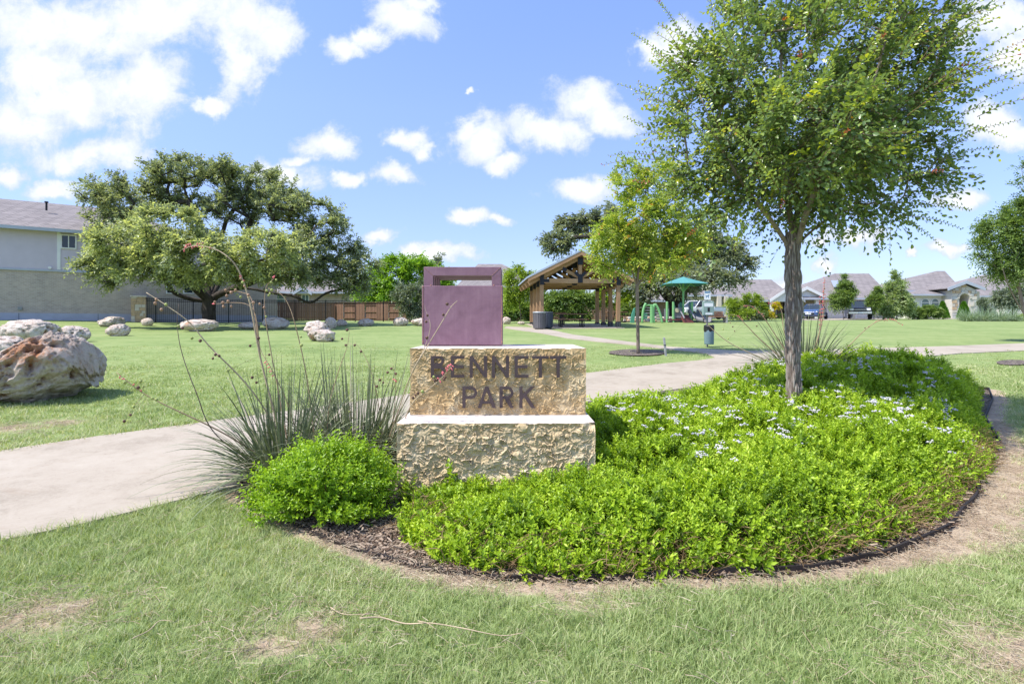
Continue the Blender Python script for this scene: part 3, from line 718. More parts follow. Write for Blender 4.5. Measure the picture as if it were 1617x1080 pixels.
def lawn_pts(n, y0, y1, half, base, cnt, smin, smax, dirtpow=1.0):
    y = rg.uniform(y0, y1, n); x = rg.uniform(-1, 1, n) * (half * y + .6)
    ok = ~inside(BED, x, y) & ~inside(PATH, x, y) & ~inside(PAD, x, y)
    nz = np.array([mnoise.noise(Vector((a * .9, b * .9, 3.1))) for a, b in zip(x, y)])
    nz2 = np.array([mnoise.noise(Vector((a * 6, b * 6, 7.7))) for a, b in zip(x, y)])
    d = dirt_at(x, y) + nz2 * .35
    ok &= rg.random(n) > np.clip((d - .15) * 1.6, 0, .985)
    x, y, nz, d = x[ok], y[ok], nz[ok], d[ok]
    k = len(x)
    pn = np.array([mnoise.fractal(Vector((a * .55, b * .55, 11.1)), 1, 2, 3) for a, b in zip(x, y)]); Ts.append(pn * .20 + rg.normal(0, .04, k) + .30 * np.clip(d, 0, .6) + .05)
    Ps.append(np.stack([x, y, ter(x, y)], 1)); Es.append(np.stack([rg.normal(0, .12, k), rg.normal(0, .12, k), rg.uniform(0, 6.28, k)], 1))
    tall = 1 + .45 * np.clip(1 - dist_line(PATH, x, y) / .12, 0, 1)
    Ss.append(rg.uniform(smin, smax, k) * (1 + .35 * nz) * tall * (1 - .4 * np.clip(d, 0, 1))); Is.append(base + rg.integers(0, cnt, k))
lawn_pts(26000, 1.9, 4.6, 1.02, 0, 5, .7, 1.35)
lawn_pts(15000, 4.6, 9.0, 1.0, 5, 4, .7, 1.3)
lawn_pts(9000, 9.0, 13, .98, 9, 3, .5, .9)
lawn_pts(5000, 13, 18, .98, 9, 3, .35, .7)
kind(scatter('grass', M['grass'], SRC, np.concatenate(Ps), np.concatenate(Es), np.concatenate(Ss), np.concatenate(Is), patch=np.concatenate(Ts)), 'stuff')

# loose chips and straw on the bed's rim and the bare band
chips = []
for s in range(4):
    mb = MB()
    for q in range(6):
        c = Vector((rg.normal(0, .03), rg.normal(0, .03), .004 + rg.random() * .006)); a = rg.uniform(0, 3.14)
        Mx = Matrix.Translation(c) @ Matrix.Rotation(a, 4, 'Z') @ Matrix.Rotation(rg.normal(0, .35), 4, 'X')
        l, b_ = rg.uniform(.012, .035), rg.uniform(.004, .010)
        mb.box(-l / 2, l / 2, -b_ / 2, b_ / 2, -.002, .003, Mx)
    me = mb.mesh('chip_clump'); attr(me, 'tint', np.clip(np.repeat(rg.uniform(.1, .95, 6), 8), 0, 1)); chips.append(me)
k = 26000; x = rg.uniform(-3, 5, k); y = rg.uniform(3, 6.5, k)
ok = inside(BED, x, y) & (dist_line(EDGE, x, y) < .75); x, y = x[ok], y[ok]; k = len(x)
kind(scatter('mulch_chips', M['chip'], chips, np.stack([x, y, ter(x, y) + .012], 1), np.stack([rg.normal(0, .2, k), rg.normal(0, .2, k), rg.uniform(0, 6.28, k)], 1), rg.uniform(.6, 1.4, k), rg.integers(0, 4, k), patch=.20 * sst(1.0, -.2, x) + .02), 'stuff')
straw = []
for s in range(4):
    n = 9; mb = MB()
    for q in range(n):
        c = Vector((rg.normal(0, .045), rg.normal(0, .045), .006 + rg.random() * .012)); a = rg.uniform(0, 6.28); l = rg.uniform(.02, .08)
        e = Vector((math.cos(a), math.sin(a), rg.normal(0, .18))) * l
        mb.tube([c - e / 2, c + Vector((rg.normal(0, .004), rg.normal(0, .004), .003)), c + e / 2], .0011, 3, False)
    me = mb.mesh('straw_clump'); attr(me, 'tint', rg.uniform(.1, 1, len(me.vertices))); straw.append(me)
k = 26000; y = rg.uniform(2.0, 7.5, k); x = rg.uniform(-1, 1, k) * (y + .4)
d = dirt_at(x, y); ok = (~inside(PATH, x, y)) & (rg.random(k) < np.clip(d * .6 - .02 + .06, 0, .8)) & (~inside(BED, x, y) | (dist_line(EDGE, x, y) < .35)); x, y = x[ok], y[ok]; k = len(x)
kind(scatter('dry_straw', M['straw'], straw, np.stack([x, y, ter(x, y) + .004], 1), np.stack([rg.normal(0, .15, k), rg.normal(0, .15, k), rg.uniform(0, 6.28, k)], 1), rg.uniform(.6, 1.3, k), rg.integers(0, 4, k)), 'stuff')

# ------------------------------------------------------------------ ground cover in the bed
SIGN_X0, SIGN_X1, SIGN_Y = -.90, .652, 4.46
COVER = [tuple(ray(*p)[:2]) for p in ((636, 838), (655, 866), (700, 892), (760, 908), (900, 914), (1050, 911), (1180, 903), (1290, 886), (1390, 856), (1465, 818), (1520, 772))] + \
        [(4.42, 5.35), (4.95, 6.0), (5.8, 7.2), (7.0, 8.7), (7.75, 9.5), (7.4, 10.6), (6, 11.0), (4, 9.4), (2, 8.0), (.2, 6.9), (.3, 6.2), (.3, 4.9), (-.86, 4.75)]
def cover_h(x, y, nz=None):
    e = dist_line(COVER + [COVER[0]], x, y)
    hb = .20 + .17 * sst(-.5, 1.3, x) - .16 * np.exp(-((x - 3.35) ** 2 + (y - 6.2) ** 2) / .5) + .13 * sst(4.6, 9, y) * sst(2.0, 4.0, x) - .10 * sst(6, 7.5, y) * sst(3.6, 2, x) + .05 * sst(4.2, 5.4, y) * sst(.6, 1.2, x)
    prof = np.clip(e / .46, 0, 1) ** .6
    back = sst(4.55, 4.2, y) * 0 + 1
    nearsign = (x < .75) & (y > 4.1) & (y < 4.9)
    prof = np.where(nearsign, np.maximum(prof, .75), prof)
    if nz is None: nz = 0
    return hb * prof * (1 + nz) * back
def lump(x, y):
    return np.array([mnoise.noise(Vector((a * 1.7, b * 1.7, 1.3))) * .38 + mnoise.noise(Vector((a * 4.2, b * 4.2, 5.3))) * .30 for a, b in zip(x, y)])
sprig_src = []
for s in range(5):
    n = 4
    P = np.concatenate([rg.normal(0, .022, (n, 2)), np.zeros((n, 1))], 1); D = np.concatenate([rg.normal(0, .30, (n, 2)), np.ones((n, 1))], 1)
    ps = sprigs(rg, P, D, 7, rg.uniform(.10, .17, n), .035, .0165, .42, .9)
    sprig_src.append(leaf_mesh('cover_shoot', *ps))
n = 52000
y = 3.0 + (rg.random(n) ** 1.35) * 8; x = rg.uniform(-1.1, 8, n)
ok = inside(COVER, x, y) & ~((x > SIGN_X0 - .02) & (x < SIGN_X1 + .02) & (y > SIGN_Y - .03) & (y < 6.1)); x, y = x[ok], y[ok]; n = len(x)
nz = lump(x, y); h = cover_h(x, y, nz); eps = .06
gx = (cover_h(x + eps, y, nz) - cover_h(x - eps, y, nz)) / (2 * eps); gy = (cover_h(x, y + eps, nz) - cover_h(x, y - eps, nz)) / (2 * eps)
dep = rg.random(n) ** 2.2 * .75
z = ter(x, y) + np.maximum(h * (1 - dep) - .10, 0.0)
ex = np.clip(gy, -1.4, 1.4) * .75 + rg.normal(0, .38, n); ey = -np.clip(gx, -1.4, 1.4) * .75 + rg.normal(0, .38, n)
# gaps between the plants, where the shade shows
gap = np.array([mnoise.noise(Vector((a * 3.1, b * 3.1, 9.3))) for a, b in zip(x, y)])
keep = (gap > -.42) | (rg.random(n) < .25) | (dep > .4)
P = np.stack([x, y, z], 1)[keep]; E = np.stack([-np.clip(gy, -1.4, 1.4) * -.75 + rg.normal(0, .36, n), -np.clip(gx, -1.4, 1.4) * .75 + rg.normal(0, .36, n), np.zeros(n)], 1)[keep]
k = len(P)
SC = rg.uniform(.65, 1.25, k) * (1 + .5 * (rg.random(k) < .05)) * (1 + .14 * sst(4.5, 8, P[:, 1]))
kind(scatter('ground_cover', M['cover'], sprig_src, P, E, SC, rg.integers(0, 5, k), patch=.10 * sst(.2, 2.0, P[:, 0]) * sst(3.9, 5.0, P[:, 1]) - .06 + np.array([mnoise.noise(Vector((a * 1.3, b * 1.3, 2.2))) * .16 for a, b in zip(P[:, 0], P[:, 1])])), 'stuff')
# dry brown stems under the front rim and a few dead heads
dsrc = []
for s in range(4):
    mb = MB()
    for q in range(7):
        a = rg.uniform(-1.1, 1.1); l = rg.uniform(.10, .26); c = Vector((rg.normal(0, .05), rg.normal(0, .05), 0))
        e = c + Vector((math.sin(a) * l, -l * rg.uniform(.2, .9), rg.uniform(.0, .16)))
        mm = (c + e) / 2 + Vector((rg.normal(0, .02), rg.normal(0, .02), rg.uniform(.0, .05)))
        mb.tube(spline([c, mm, e], 3), [.0022] * 6 + [.0010], 3, False)
    me = mb.mesh('stem_clump'); attr(me, 'tint', rg.uniform(.15, .9, len(me.vertices))); dsrc.append(me)
k = 9000; x = rg.uniform(-1, 5.4, k); y = rg.uniform(3, 6.6, k); e = dist_line(COVER[:13], x, y)
ok = inside(COVER, x, y) & (e < .28) & (rg.random(k) < .40 + .5 * sst(.2, 2.2, x)); x, y, e = x[ok], y[ok], e[ok]; k = len(x)
kind(scatter('dry_stems', M['deadstem'], dsrc, np.stack([x, y, ter(x, y) + .02 + rg.random(k) * .10 * np.clip(e / .2, 0, 1)], 1), np.stack([rg.normal(0, .25, k), rg.normal(0, .25, k), sst(3.6, 4.6, y) * 1.1 + rg.normal(0, .5, k)], 1), rg.uniform(.6, 1.2, k), rg.integers(0, 4, k)), 'stuff')
# pale mist flowers
fs = []
for s in range(4):
    mb = MB(); tn = []
    for q in range(9):
        a = rg.uniform(0, 6.28); r_ = .026 * math.sqrt(rg.random())
        c = (r_ * math.cos(a), r_ * math.sin(a), .012 - r_ * .25 + rg.normal(0, .002)); b0 = len(mb.v)
        mb.ball(c, rg.uniform(.005, .0085), 5, 3, (1, 1, .7)); tn += [rg.uniform(.3, 1)] * (len(mb.v) - b0)
    me = mb.mesh('flower_head'); attr(me, 'tint', tn); fs.append(me)
cl = [at(px, py, d) for px, py, d in ((1000, 690, 5.6), (1050, 640, 6.6), (1090, 660, 6.2), (1108, 750, 4.7), (1100, 770, 4.6), (1150, 740, 4.9), (1240, 720, 5.0), (1260, 640, 6.6), (1270, 675, 5.9), (1350, 660, 6.2), (1345, 672, 6.0), (1432, 700, 5.6), (1437, 690, 5.7), (1500, 672, 6.2), (1510, 660, 6.4), (1475, 670, 6.2), (1440, 640, 7), (1455, 610, 8), (1380, 600, 8.2), (1500, 600, 8.6), (1510, 590, 9), (1400, 590, 8.6), (1330, 585, 8.8), (1230, 575, 9.2), (1200, 590, 8.4), (1150, 580, 9), (1100, 585, 9), (1070, 600, 8.4), (1000, 620, 7.6), (970, 640, 7), (1130, 690, 5.6), (1180, 650, 6.4), (1557, 690, 5.8), (1300, 575, 9.2), (1450, 575, 9.6), (1080, 720, 5.2), (1345, 640, 6.8), (1490, 640, 7.2))]
fx, fy = [], []
for c in cl:
    q = rg.integers(4, 12); fx += list(rg.normal(c.x, .14, q)); fy += list(rg.normal(c.y, .22, q))
q = 620; a = rg.uniform(1.0, 7.6, q); b = rg.uniform(5.0, 10.4, q); fx += list(a); fy += list(b)
fx = np.array(fx); fy = np.array(fy); ok = inside(COVER, fx, fy) & ~((fx < .8) & (fy < 6)); fx, fy = fx[ok], fy[ok]; k = len(fx)
fz = ter(fx, fy) + cover_h(fx, fy, lump(fx, fy)) + rg.uniform(.0, .07, k)
kind(scatter('mist_flowers', M['flower'], fs, np.stack([fx, fy, fz], 1), np.stack([rg.normal(0, .25, k), rg.normal(0, .25, k), rg.uniform(0, 6, k)], 1), rg.uniform(.9, 1.7, k), rg.integers(0, 4, k)), 'stuff')

# small round bush left of the sign
bc = Vector((-1.34, 4.22)); q = 2300
a = rg.uniform(0, 6.28, q); u = rg.uniform(-.25, 1, q); rr = np.sqrt(np.clip(1 - u * u, 0, 1))
Dn = np.stack([rr * np.cos(a), rr * np.sin(a), u], 1)
lm = np.array([mnoise.noise(Vector(v) * 2.6 + Vector((4, 2, 7))) * .34 + mnoise.noise(Vector(v) * 6) * .26 for v in Dn])
rad = (.86 + lm) * (1 - rg.random(q) ** 2.5 * .5)
Pb = Dn * rad[:, None] * np.array([.57, .52, .45]) - unit(Dn) * .08 + np.array([0, 0, .13]); Pb[:, 2] = np.maximum(Pb[:, 2], .02)
ps = sprigs(rg, Pb, Dn * .8 + np.array([0, 0, .55]) + rg.normal(0, .3, (q, 3)), 6, rg.uniform(.08, .20, q), .034, .0165, .48, .9)
bush = thing('bush', 'low round lime green bush between the spiky grass and the stone sign', 'bush', onz(bc.x, bc.y))
mb = MB()
for k in range(26):
    a = rg.uniform(0, 6.28); l = rg.uniform(.2, .42)
    mb.tube(spline([(0, 0, -.02), (math.cos(a) * l * .5, math.sin(a) * l * .5, .12), (math.cos(a) * l, math.sin(a) * l, rg.uniform(.1, .42))], 3), .004, 3, False)
link('foliage', leaf_mesh('foliage', *ps), M['shrub'], bush); mb.build('stem', M['twig'], bush)
# ------------------------------------------------------------------ the sign
def rough_face(name, w_, h_, nx, nz, amp, seed, mat, parent, depth, nstraw, chunky, chamfer=None):
    """split-face stone block: rough front modelled as relief, sawn top and sides. local origin at front left bottom, +y back"""
    rg = np.random.default_rng(seed)
    H = np.zeros((nz, nx)); gx, gz = np.meshgrid(np.linspace(0, w_, nx), np.linspace(0, h_, nz))
    for k in range(nx * nz): pass
    f1 = np.array([mnoise.fractal(Vector((a * 5, 0, b * 5 + seed)), 1.0, 2.1, 4) for a, b in zip(gx.ravel(), gz.ravel())]).reshape(nz, nx)
    f2 = np.array([mnoise.turbulence(Vector((a * 17, seed, b * 17)), 3, False) for a, b in zip(gx.ravel(), gz.ravel())]).reshape(nz, nx)
    H = f1 * amp * .55 + (f2 - .5) * amp * .9 * chunky
    for k in range(int(70 * chunky)):       # knobs
        cx, cz, r_ = rg.uniform(0, w_), rg.uniform(0, h_), rg.uniform(.012, .038)
        d = np.hypot((gx - cx) * rg.uniform(.6, 1.2), gz - cz); H = np.maximum(H, (H * .4 + amp * rg.uniform(.4, 1.0)) * (d < r_) * np.sqrt(np.clip(1 - (d / r_) ** 2, 0, 1)) + H * (d >= r_))
    dx = w_ / (nx - 1); dz = h_ / (nz - 1)
    for k in range(nstraw):                 # curved shell and straw casts
        x0, z0, a = rg.uniform(0, w_), rg.uniform(0, h_), rg.uniform(0, 6.28); l = rg.uniform(.02, .085); cv = rg.normal(0, 14); hh = amp * rg.uniform(.3, .75); wd = rg.uniform(.7, 1.5)
        n = int(l / dx * 1.6) + 2
        base = None
        for q in range(n):
            ix, iz = int(round(x0 / dx)), int(round(z0 / dz))
            if 0 <= ix < nx and 0 <= iz < nz:
                if base is None: base = H[iz, ix]
                e = math.sin(math.pi * (q + .5) / n)
                H[iz, ix] = max(H[iz, ix], base + hh * e)
                if wd > 1.1 and ix + 1 < nx: H[iz, ix + 1] = max(H[iz, ix + 1], base + hh * e * .7)
                if iz - 1 >= 0 and rg.random() < .5: H[iz - 1, ix] -= hh * .35
            x0 += math.cos(a) * l / n; z0 += math.sin(a) * l / n; a += cv * l / n
    edge = np.minimum(np.minimum(gx, w_ - gx), np.minimum(gz, h_ - gz))
    H = H * np.clip(edge / .02, 0.15, 1) + .004
    if chamfer is not None:
        cx, cz, cr = chamfer
        d = np.hypot((gx - cx), (gz - cz) * 1.2); H -= np.clip(1 - d / cr, 0, 1) * .07
    for k in range(nx):                     # chipped top arris
        c_ = max(0, mnoise.fractal(Vector((gx[0, k] * 9, seed, 0)), .9, 2.2, 4) - .12) * .030; gz[-1, k] -= min(c_, .016); H[-1, k] -= min(c_, .012)
    for k in range(nz):
        for e_, s_ in ((0, 1), (-1, -1)):
            c_ = max(0, mnoise.fractal(Vector((gz[k, 0] * 9, seed + 7 * s_, 3)), .9, 2.2, 4) - .1) * .025; gx[k, e_] += s_ * min(c_, .012)
    V = np.stack([gx, -H, gz], -1).reshape(-1, 3)
    i = (np.arange(nz - 1)[:, None] * nx + np.arange(nx - 1)[None]).ravel()
    return fast_mesh(name, V, np.stack([i, i + 1, i + nx + 1, i + nx], 1)), V.reshape(nz, nx, 3)
def block(name, parent, x0, x1, y0, y1, z0, z1, seed, mat, nx, nz, amp, nstraw, chunky, chamfer=None, label=None):
    w_, h_ = x1 - x0, z1 - z0
    me, G = rough_face(name + '_face', w_, h_, nx, nz, amp, seed, mat, parent, y1 - y0, nstraw, chunky, chamfer)
    # the sawn body: joins the rough front's rim so nothing gapes
    body = MB(); rim = [tuple(G[0, k]) for k in range(nx)] + [tuple(G[k, nx - 1]) for k in range(1, nz)] + [tuple(G[nz - 1, k]) for k in range(nx - 2, -1, -1)] + [tuple(G[k, 0]) for k in range(nz - 2, 0, -1)]
    n = len(rim); D = y1 - y0
    sq = [(w_ * k / (nx - 1), 0) for k in range(nx)] + [(w_, h_ * k / (nz - 1)) for k in range(1, nz)] + [(w_ * k / (nx - 1), h_) for k in range(nx - 2, -1, -1)] + [(0, h_ * k / (nz - 1)) for k in range(nz - 2, 0, -1)]
    body.add(list(rim) + [(a, .035 + .02 * mnoise.noise(Vector((a * 9, b_ * 9, seed))), b_) for a, b_ in sq] + [(a, D, b_) for a, b_ in sq], [(k + q, k + n + q, (k + 1) % n + n + q, (k + 1) % n + q) for q in (0, n) for k in range(n)] + [tuple(range(3 * n - 1, 2 * n - 1, -1))])
    b = body.build(name, M['sawn'], parent, loc=(x0, y0, z0))
    if label: b['label'] = label
    link('split_face', me, mat, b)
    return b
sign = thing('park_sign', 'two tiered limestone block sign with dark raised letters reading BENNETT PARK', 'park sign', (0, 0, 0))
ft = MB(); ft.box(-.895, .66, 4.47, 6.02, -.1, .055); bevel(ft.build('footing', M['footing'], sign), .01)
block('lower_stone', sign, -.90, .652, 4.455, 6.0, .058, .647, 5, M['stone_l'], 320, 124, .0155, 1500, .9, (1.55, .60, .09), 'greyish limestone block with knobbly split front')
block('upper_stone', sign, -.872, .633, 4.872, 5.97, .650, 1.216, 9, M['stone_u'], 320, 122, .0115, 1900, .35, None, 'golden limestone block with straw marked split front')

# letters as cut metal plates
def circ(cx, cy, r, a0, a1, n=10, ry=None):
    ry = ry or r
    return [(cx + r * math.cos(R(a0 + (a1 - a0) * k / n)), cy + ry * math.sin(R(a0 + (a1 - a0) * k / n))) for k in range(n + 1)]
def letter_outline(ch, w_, h_, s):
    if ch == 'E':
        return [[(0, 0), (w_, 0), (w_, s * .9), (s, s * .9), (s, h_ / 2 - s * .45), (w_ * .92, h_ / 2 - s * .45), (w_ * .92, h_ / 2 + s * .45), (s, h_ / 2 + s * .45), (s, h_ - s * .9), (w_, h_ - s * .9), (w_, h_), (0, h_)]]
    if ch == 'T':
        return [[(w_ / 2 - s / 2, 0), (w_ / 2 + s / 2, 0), (w_ / 2 + s / 2, h_ - s * .9), (w_, h_ - s * .9), (w_, h_), (0, h_), (0, h_ - s * .9), (w_ / 2 - s / 2, h_ - s * .9)]]
    if ch == 'N':
        return [[(0, 0), (s, 0), (s, h_ - s * 1.75), (w_ - s * .9, 0), (w_, 0), (w_, h_), (w_ - s, h_), (w_ - s, s * 1.75), (s * .9, h_), (0, h_)]]
    if ch == 'B':
        r1 = h_ * .225; r2 = h_ * .275; x = w_ - r2
        o = [(0, 0), (x, 0)] + circ(x, r2, r2, -90, 62, 12) + circ(w_ - r1 - s * .25, h_ - r1, r1, -50, 90, 12) + [(0, h_)]
        i1 = [(s, s * .85), (x, s * .85)] + circ(x, r2, r2 - s * .9, -90, 90, 10) + [(s, 2 * r2 - s * .9)]
        x1 = w_ - r1 - s * .25
        i2 = [(s, h_ - 2 * r1 + s * .8), (x1, h_ - 2 * r1 + s * .8)] + circ(x1, h_ - r1, r1 - s * .85, -90, 90, 10) + [(s, h_ - s * .85)]
        return [o, i1, i2]
    if ch in 'PR':
        r1 = h_ * .29; x = w_ - r1 - (s * .1 if ch == 'R' else 0)
        o = [(0, 0), (s, 0), (s, h_ - 2 * r1)]
        if ch == 'R': o += [(w_ * .36, h_ - 2 * r1), (w_ - s * 1.15, 0), (w_, 0), (w_ * .68, h_ - 2 * r1 + s * .12)]
        o += circ(x, h_ - r1, r1, -78 if ch == 'R' else -90, 90, 14) + [(0, h_)]
        i = [(s, h_ - 2 * r1 + s * .88), (x, h_ - 2 * r1 + s * .88)] + circ(x, h_ - r1, r1 - s * .88, -90, 90, 12) + [(s, h_ - s * .88)]
        return [o, i]
    if ch == 'A':
        t = .5 * w_; yb = h_ * .20
        def xl(y): return t - s * .5 - (t - s * .5) * (1 - y / h_) if False else (t - s * .52) * y / h_
        def xi(y): return s * 1.12 + (t - s * 1.12) * y / (h_ * .80)
        o = [(0, 0), (s * 1.12, 0), (xi(yb), yb), (w_ - xi(yb), yb), (w_ - s * 1.12, 0), (w_, 0), (t + s * .52, h_), (t - s * .52, h_)]
        y2 = yb + s * .85
        return [o, [(xi(y2), y2), (w_ - xi(y2), y2), (t, h_ * .80)]]
    if ch == 'K':
        m_ = h_ * .46
        return [[(0, 0), (s, 0), (s, m_ - s * .35), (s * 1.5, m_ + s * .25), (w_ - s * 1.3, 0), (w_, 0), (s * 2.25, m_ + s * 1.05), (w_ - s * .15, h_), (w_ - s * 1.4, h_), (s, m_ + s * 1.15), (s, h_), (0, h_)]]
SL = 4.872 / 900
def letter(ch, px0, px1, py0, py1):
    w_, h_ = (px1 - px0) * SL, (py1 - py0) * SL
    cu = bpy.data.curves.new('letter', 'CURVE'); cu.dimensions = '2D'; cu.fill_mode = 'BOTH'; cu.extrude = .006
    for poly in letter_outline(ch, w_, h_, .0275):
        sp = cu.splines.new('POLY'); sp.points.add(len(poly) - 1); sp.use_cyclic_u = True
        for p, q in zip(sp.points, poly): p.co = (q[0], q[1], 0, 1)
    tmp = bpy.data.objects.new('letter', cu); COL.objects.link(tmp)
    me = bpy.data.meshes.new_from_object(tmp.evaluated_get(bpy.context.evaluated_depsgraph_get())); bpy.data.objects.remove(tmp); bpy.data.curves.remove(cu)
    o = link('letter', me, M['letter'], sign, ((px0 - CX) * SL, 4.838, CAMZ - (py1 - HY) * SL)); o.rotation_euler = (R(90), 0, 0)
    o['label'] = 'raised dark metal letter ' + ch
for ch, a, b in (('B', 681.3, 703.5), ('E', 712.7, 734), ('N', 742, 769.6), ('N', 777, 804), ('E', 812.6, 834.6), ('T', 840, 866), ('T', 867.8, 893.8)): letter(ch, a, b, 561.7, 595.8)
for ch, a, b in (('P', 730.7, 754), ('A', 754.6, 783.4), ('R', 789, 811.4), ('K', 820, 845.3)): letter(ch, a, b, 609.5, 643.3)

# steel box standing on the stone
SB = 5.4 / 900; bx0, bx1 = (666.3 - CX) * SB, (794 - CX) * SB; zb = 1.216
box = thing('steel_sculpture', 'purple brown weathered steel box open at the top standing on the stone sign', 'sculpture', ((bx0 + bx1) / 2, 5.4, zb))
hw = (bx1 - bx0) / 2; ph = .572; fh = .752; fx = hw - .015
pm = MB(); pm.box(-hw, hw, 0, .010, .012, ph); bevel(pm.build('front_panel', M['steel'], box), .004)
for sx in (-1, 1):
    rm = MB(); rm.box(min(sx * hw, sx * (hw - .012)), max(sx * hw, sx * (hw - .012)), .0105, .055, .012, ph - .004); rm.build('side_flange', M['palesteel'] if sx < 0 else M['rust'], box)  # left flange paler: the light on that edge is put into its colour
    wl = MB(); wl.tube([(sx * (hw - .011), -.0015, .02), (sx * (hw - .010), -.002, ph * .5), (sx * (hw - .011), -.0015, ph - .004)], .0028, 5)
    wl.build('weld_bead', M['rust'], box)
    for zz in (.04, ph * .49, ph - .01): MB().ball((sx * (hw - .009), -.002, zz), .007, 6, 4).build('weld_spot', M['rust'], box)
bm_ = MB(); bm_.box(-hw + .02, hw - .02, .012, .56, .0, .011); bm_.build('base_plate', M['steel'], box)
tb, sb = .084, .090
def ring(y0, y1):
    r_ = MB()
    O = [(-fx, .013), (fx, .013), (fx, fh), (-fx, fh)]; I = [(-fx + sb, .013 + tb), (fx - sb, .013 + tb), (fx - sb, fh - tb), (-fx + sb, fh - tb)]
    vs = [(x, y, z) for y in (y0, y1) for P_ in (O, I) for x, z in P_]; fs = []
    for k in range(4):
        j = (k + 1) % 4
        fs += [(k, j, 4 + j, 4 + k), (8 + j, 8 + k, 12 + k, 12 + j), (k, 8 + k, 8 + j, j), (4 + j, 12 + j, 12 + k, 4 + k)]
    return r_.add(vs, fs)
fr = bevel(ring(.014, .094).build('frame', M['steel'], box), .004)
for k in range(1, 4): c = share(fr, box, (0, .155 * k, 0))
for sx in (-1, 1): MB().tube([(sx * (fx - .004), .0125, fh - .004), (sx * (fx - sb), .0125, fh - tb)], .0016, 4).build('weld_bead', M['rust'], box)
for sx in (-1, 1): MB().ball((sx * (fx - sb + .02), .005, ph + .004), .008, 6, 4).build('weld_spot', M['rust'], box)

# ------------------------------------------------------------------ boulders
def boulder(name, label, px0, px1, py0, py1, d, seed, rust=(9, 9, 9, .1), depth=None, shape=None, sub=5, amp=.20, rough=1.0, profile=None, group='limestone boulders on the lawn', flat=.0):
    c = ray((px0 + px1) / 2, py1) if d is None else None
    if c is None: c = Vector((((px0 + px1) / 2 - CX) / FPX * d, d, 0)); c.z = float(ter(c.x, c.y))
    d = c.y; w_ = (px1 - px0) / FPX * d; h_ = (py1 - py0) / FPX * d * 1.06; dp = depth or w_ * .75
    bm = bmesh.new(); bmesh.ops.create_icosphere(bm, subdivisions=sub, radius=1)
    off = Vector((seed * 3.7, seed * 1.3, seed * 7.1)); rus = []; pits = []
    for v in bm.verts:
        p = v.co.copy()
        s = Vector((abs(p.x) ** .75 * (1 if p.x > 0 else -1), abs(p.y) ** .75 * (1 if p.y > 0 else -1), abs(p.z) ** (.75 - flat) * (1 if p.z > 0 else -1)))
        s.normalize(); s = p.lerp(s, .6)
        q = s * (1 + amp * mnoise.fractal(p * 1.1 + off, 1, 2.1, 3) * 1.3)
        if shape: q = shape(q, p)
        pit = mnoise.cell(p * 0) if False else 0
        t1 = mnoise.turbulence(p * 3.2 + off, 4, True); q -= p * max(0, t1 - .50) * .30 * rough; pt = max(0, t1 - .5) * 1.5
        t2 = mnoise.fractal(p * 6.5 + off, .9, 2.2, 4); q += p * t2 * .045 * rough
        vor = mnoise.voronoi(p * 5.2 + off)[0][0]; dv = max(0, .30 - vor) * (mnoise.noise(p * 2 + off) > -.25) * rough; q -= p * dv * .42; pt += dv * 2.6
        vor = mnoise.voronoi(p * 11 + off)[0][0]; dv = max(0, .30 - vor) * (mnoise.noise(p * 3 + off) > -.15) * rough; q -= p * dv * .17; pt += dv * 2.0; 
        if sub > 6: vor = mnoise.voronoi(p * 24 + off)[0][0]; dv = max(0, .33 - vor) * (mnoise.noise(p * 4 + off) > -.2); q -= p * dv * .10; pt += dv * 1.8; q += p * mnoise.fractal(p * 20 + off, .9, 2.2, 3) * .012
        pits.append(pt)
        v.co = q
        rus.append(max(0, rust[3] - 0) * 0 + max(.22 + .35 * mnoise.noise(p * 2.4 + off), 1 - (p - Vector(rust[:3])).length / rust[3]) if rust[3] > .2 else .18 + .25 * mnoise.noise(p * 1.5 + off))
    co = np.array([v.co for v in bm.verts]); mn, mxx = co.min(0), co.max(0)
    for v in bm.verts:
        v.co = Vector(((v.co.x - (mn[0] + mxx[0]) / 2) / (mxx[0] - mn[0]) * w_, (v.co.y - (mn[1] + mxx[1]) / 2) / (mxx[1] - mn[1]) * dp, (v.co.z - mn[2]) / (mxx[2] - mn[2]) * h_ * 1.12 - h_ * .12))
    if profile:                                       # fit the skyline of the rock to a list of (px, top py)
        xs_ = np.array([v.co.x for v in bm.verts]); zs2 = np.array([v.co.z for v in bm.verts]); g_ = np.linspace(-w_ / 2, w_ / 2, 60); cur = np.array([zs2[np.abs(xs_ - q) < w_ / 34].max() for q in g_]); cur = np.convolve(np.pad(cur, 2, mode='edge'), np.ones(5) / 5, 'valid')
        tgt = np.interp(g_, [((q - (px0 + px1) / 2) / FPX * d) for q, _ in profile], [(py1 - t_) / FPX * d * 1.04 for _, t_ in profile])
        f_ = np.clip(tgt / np.maximum(cur, .05), .3, 2.2)
        for v in bm.verts: v.co.z *= float(np.interp(v.co.x, g_, f_)) if v.co.z > 0 else 1
    me = bpy.data.meshes.new(name); bm.to_mesh(me); bm.free(); attr(me, 'rust', rus); attr(me, 'pit', pits)
    me.polygons.foreach_set('use_smooth', np.ones(len(me.polygons), bool))
    o = link(name, me, M['boulder'], None, (c.x * (1 + dp * .35 / d), c.y + dp * .35, float(ter(c.x, c.y + dp * .35)))); o.rotation_euler[2] = 0
    return tag(o, label, 'boulder', group)
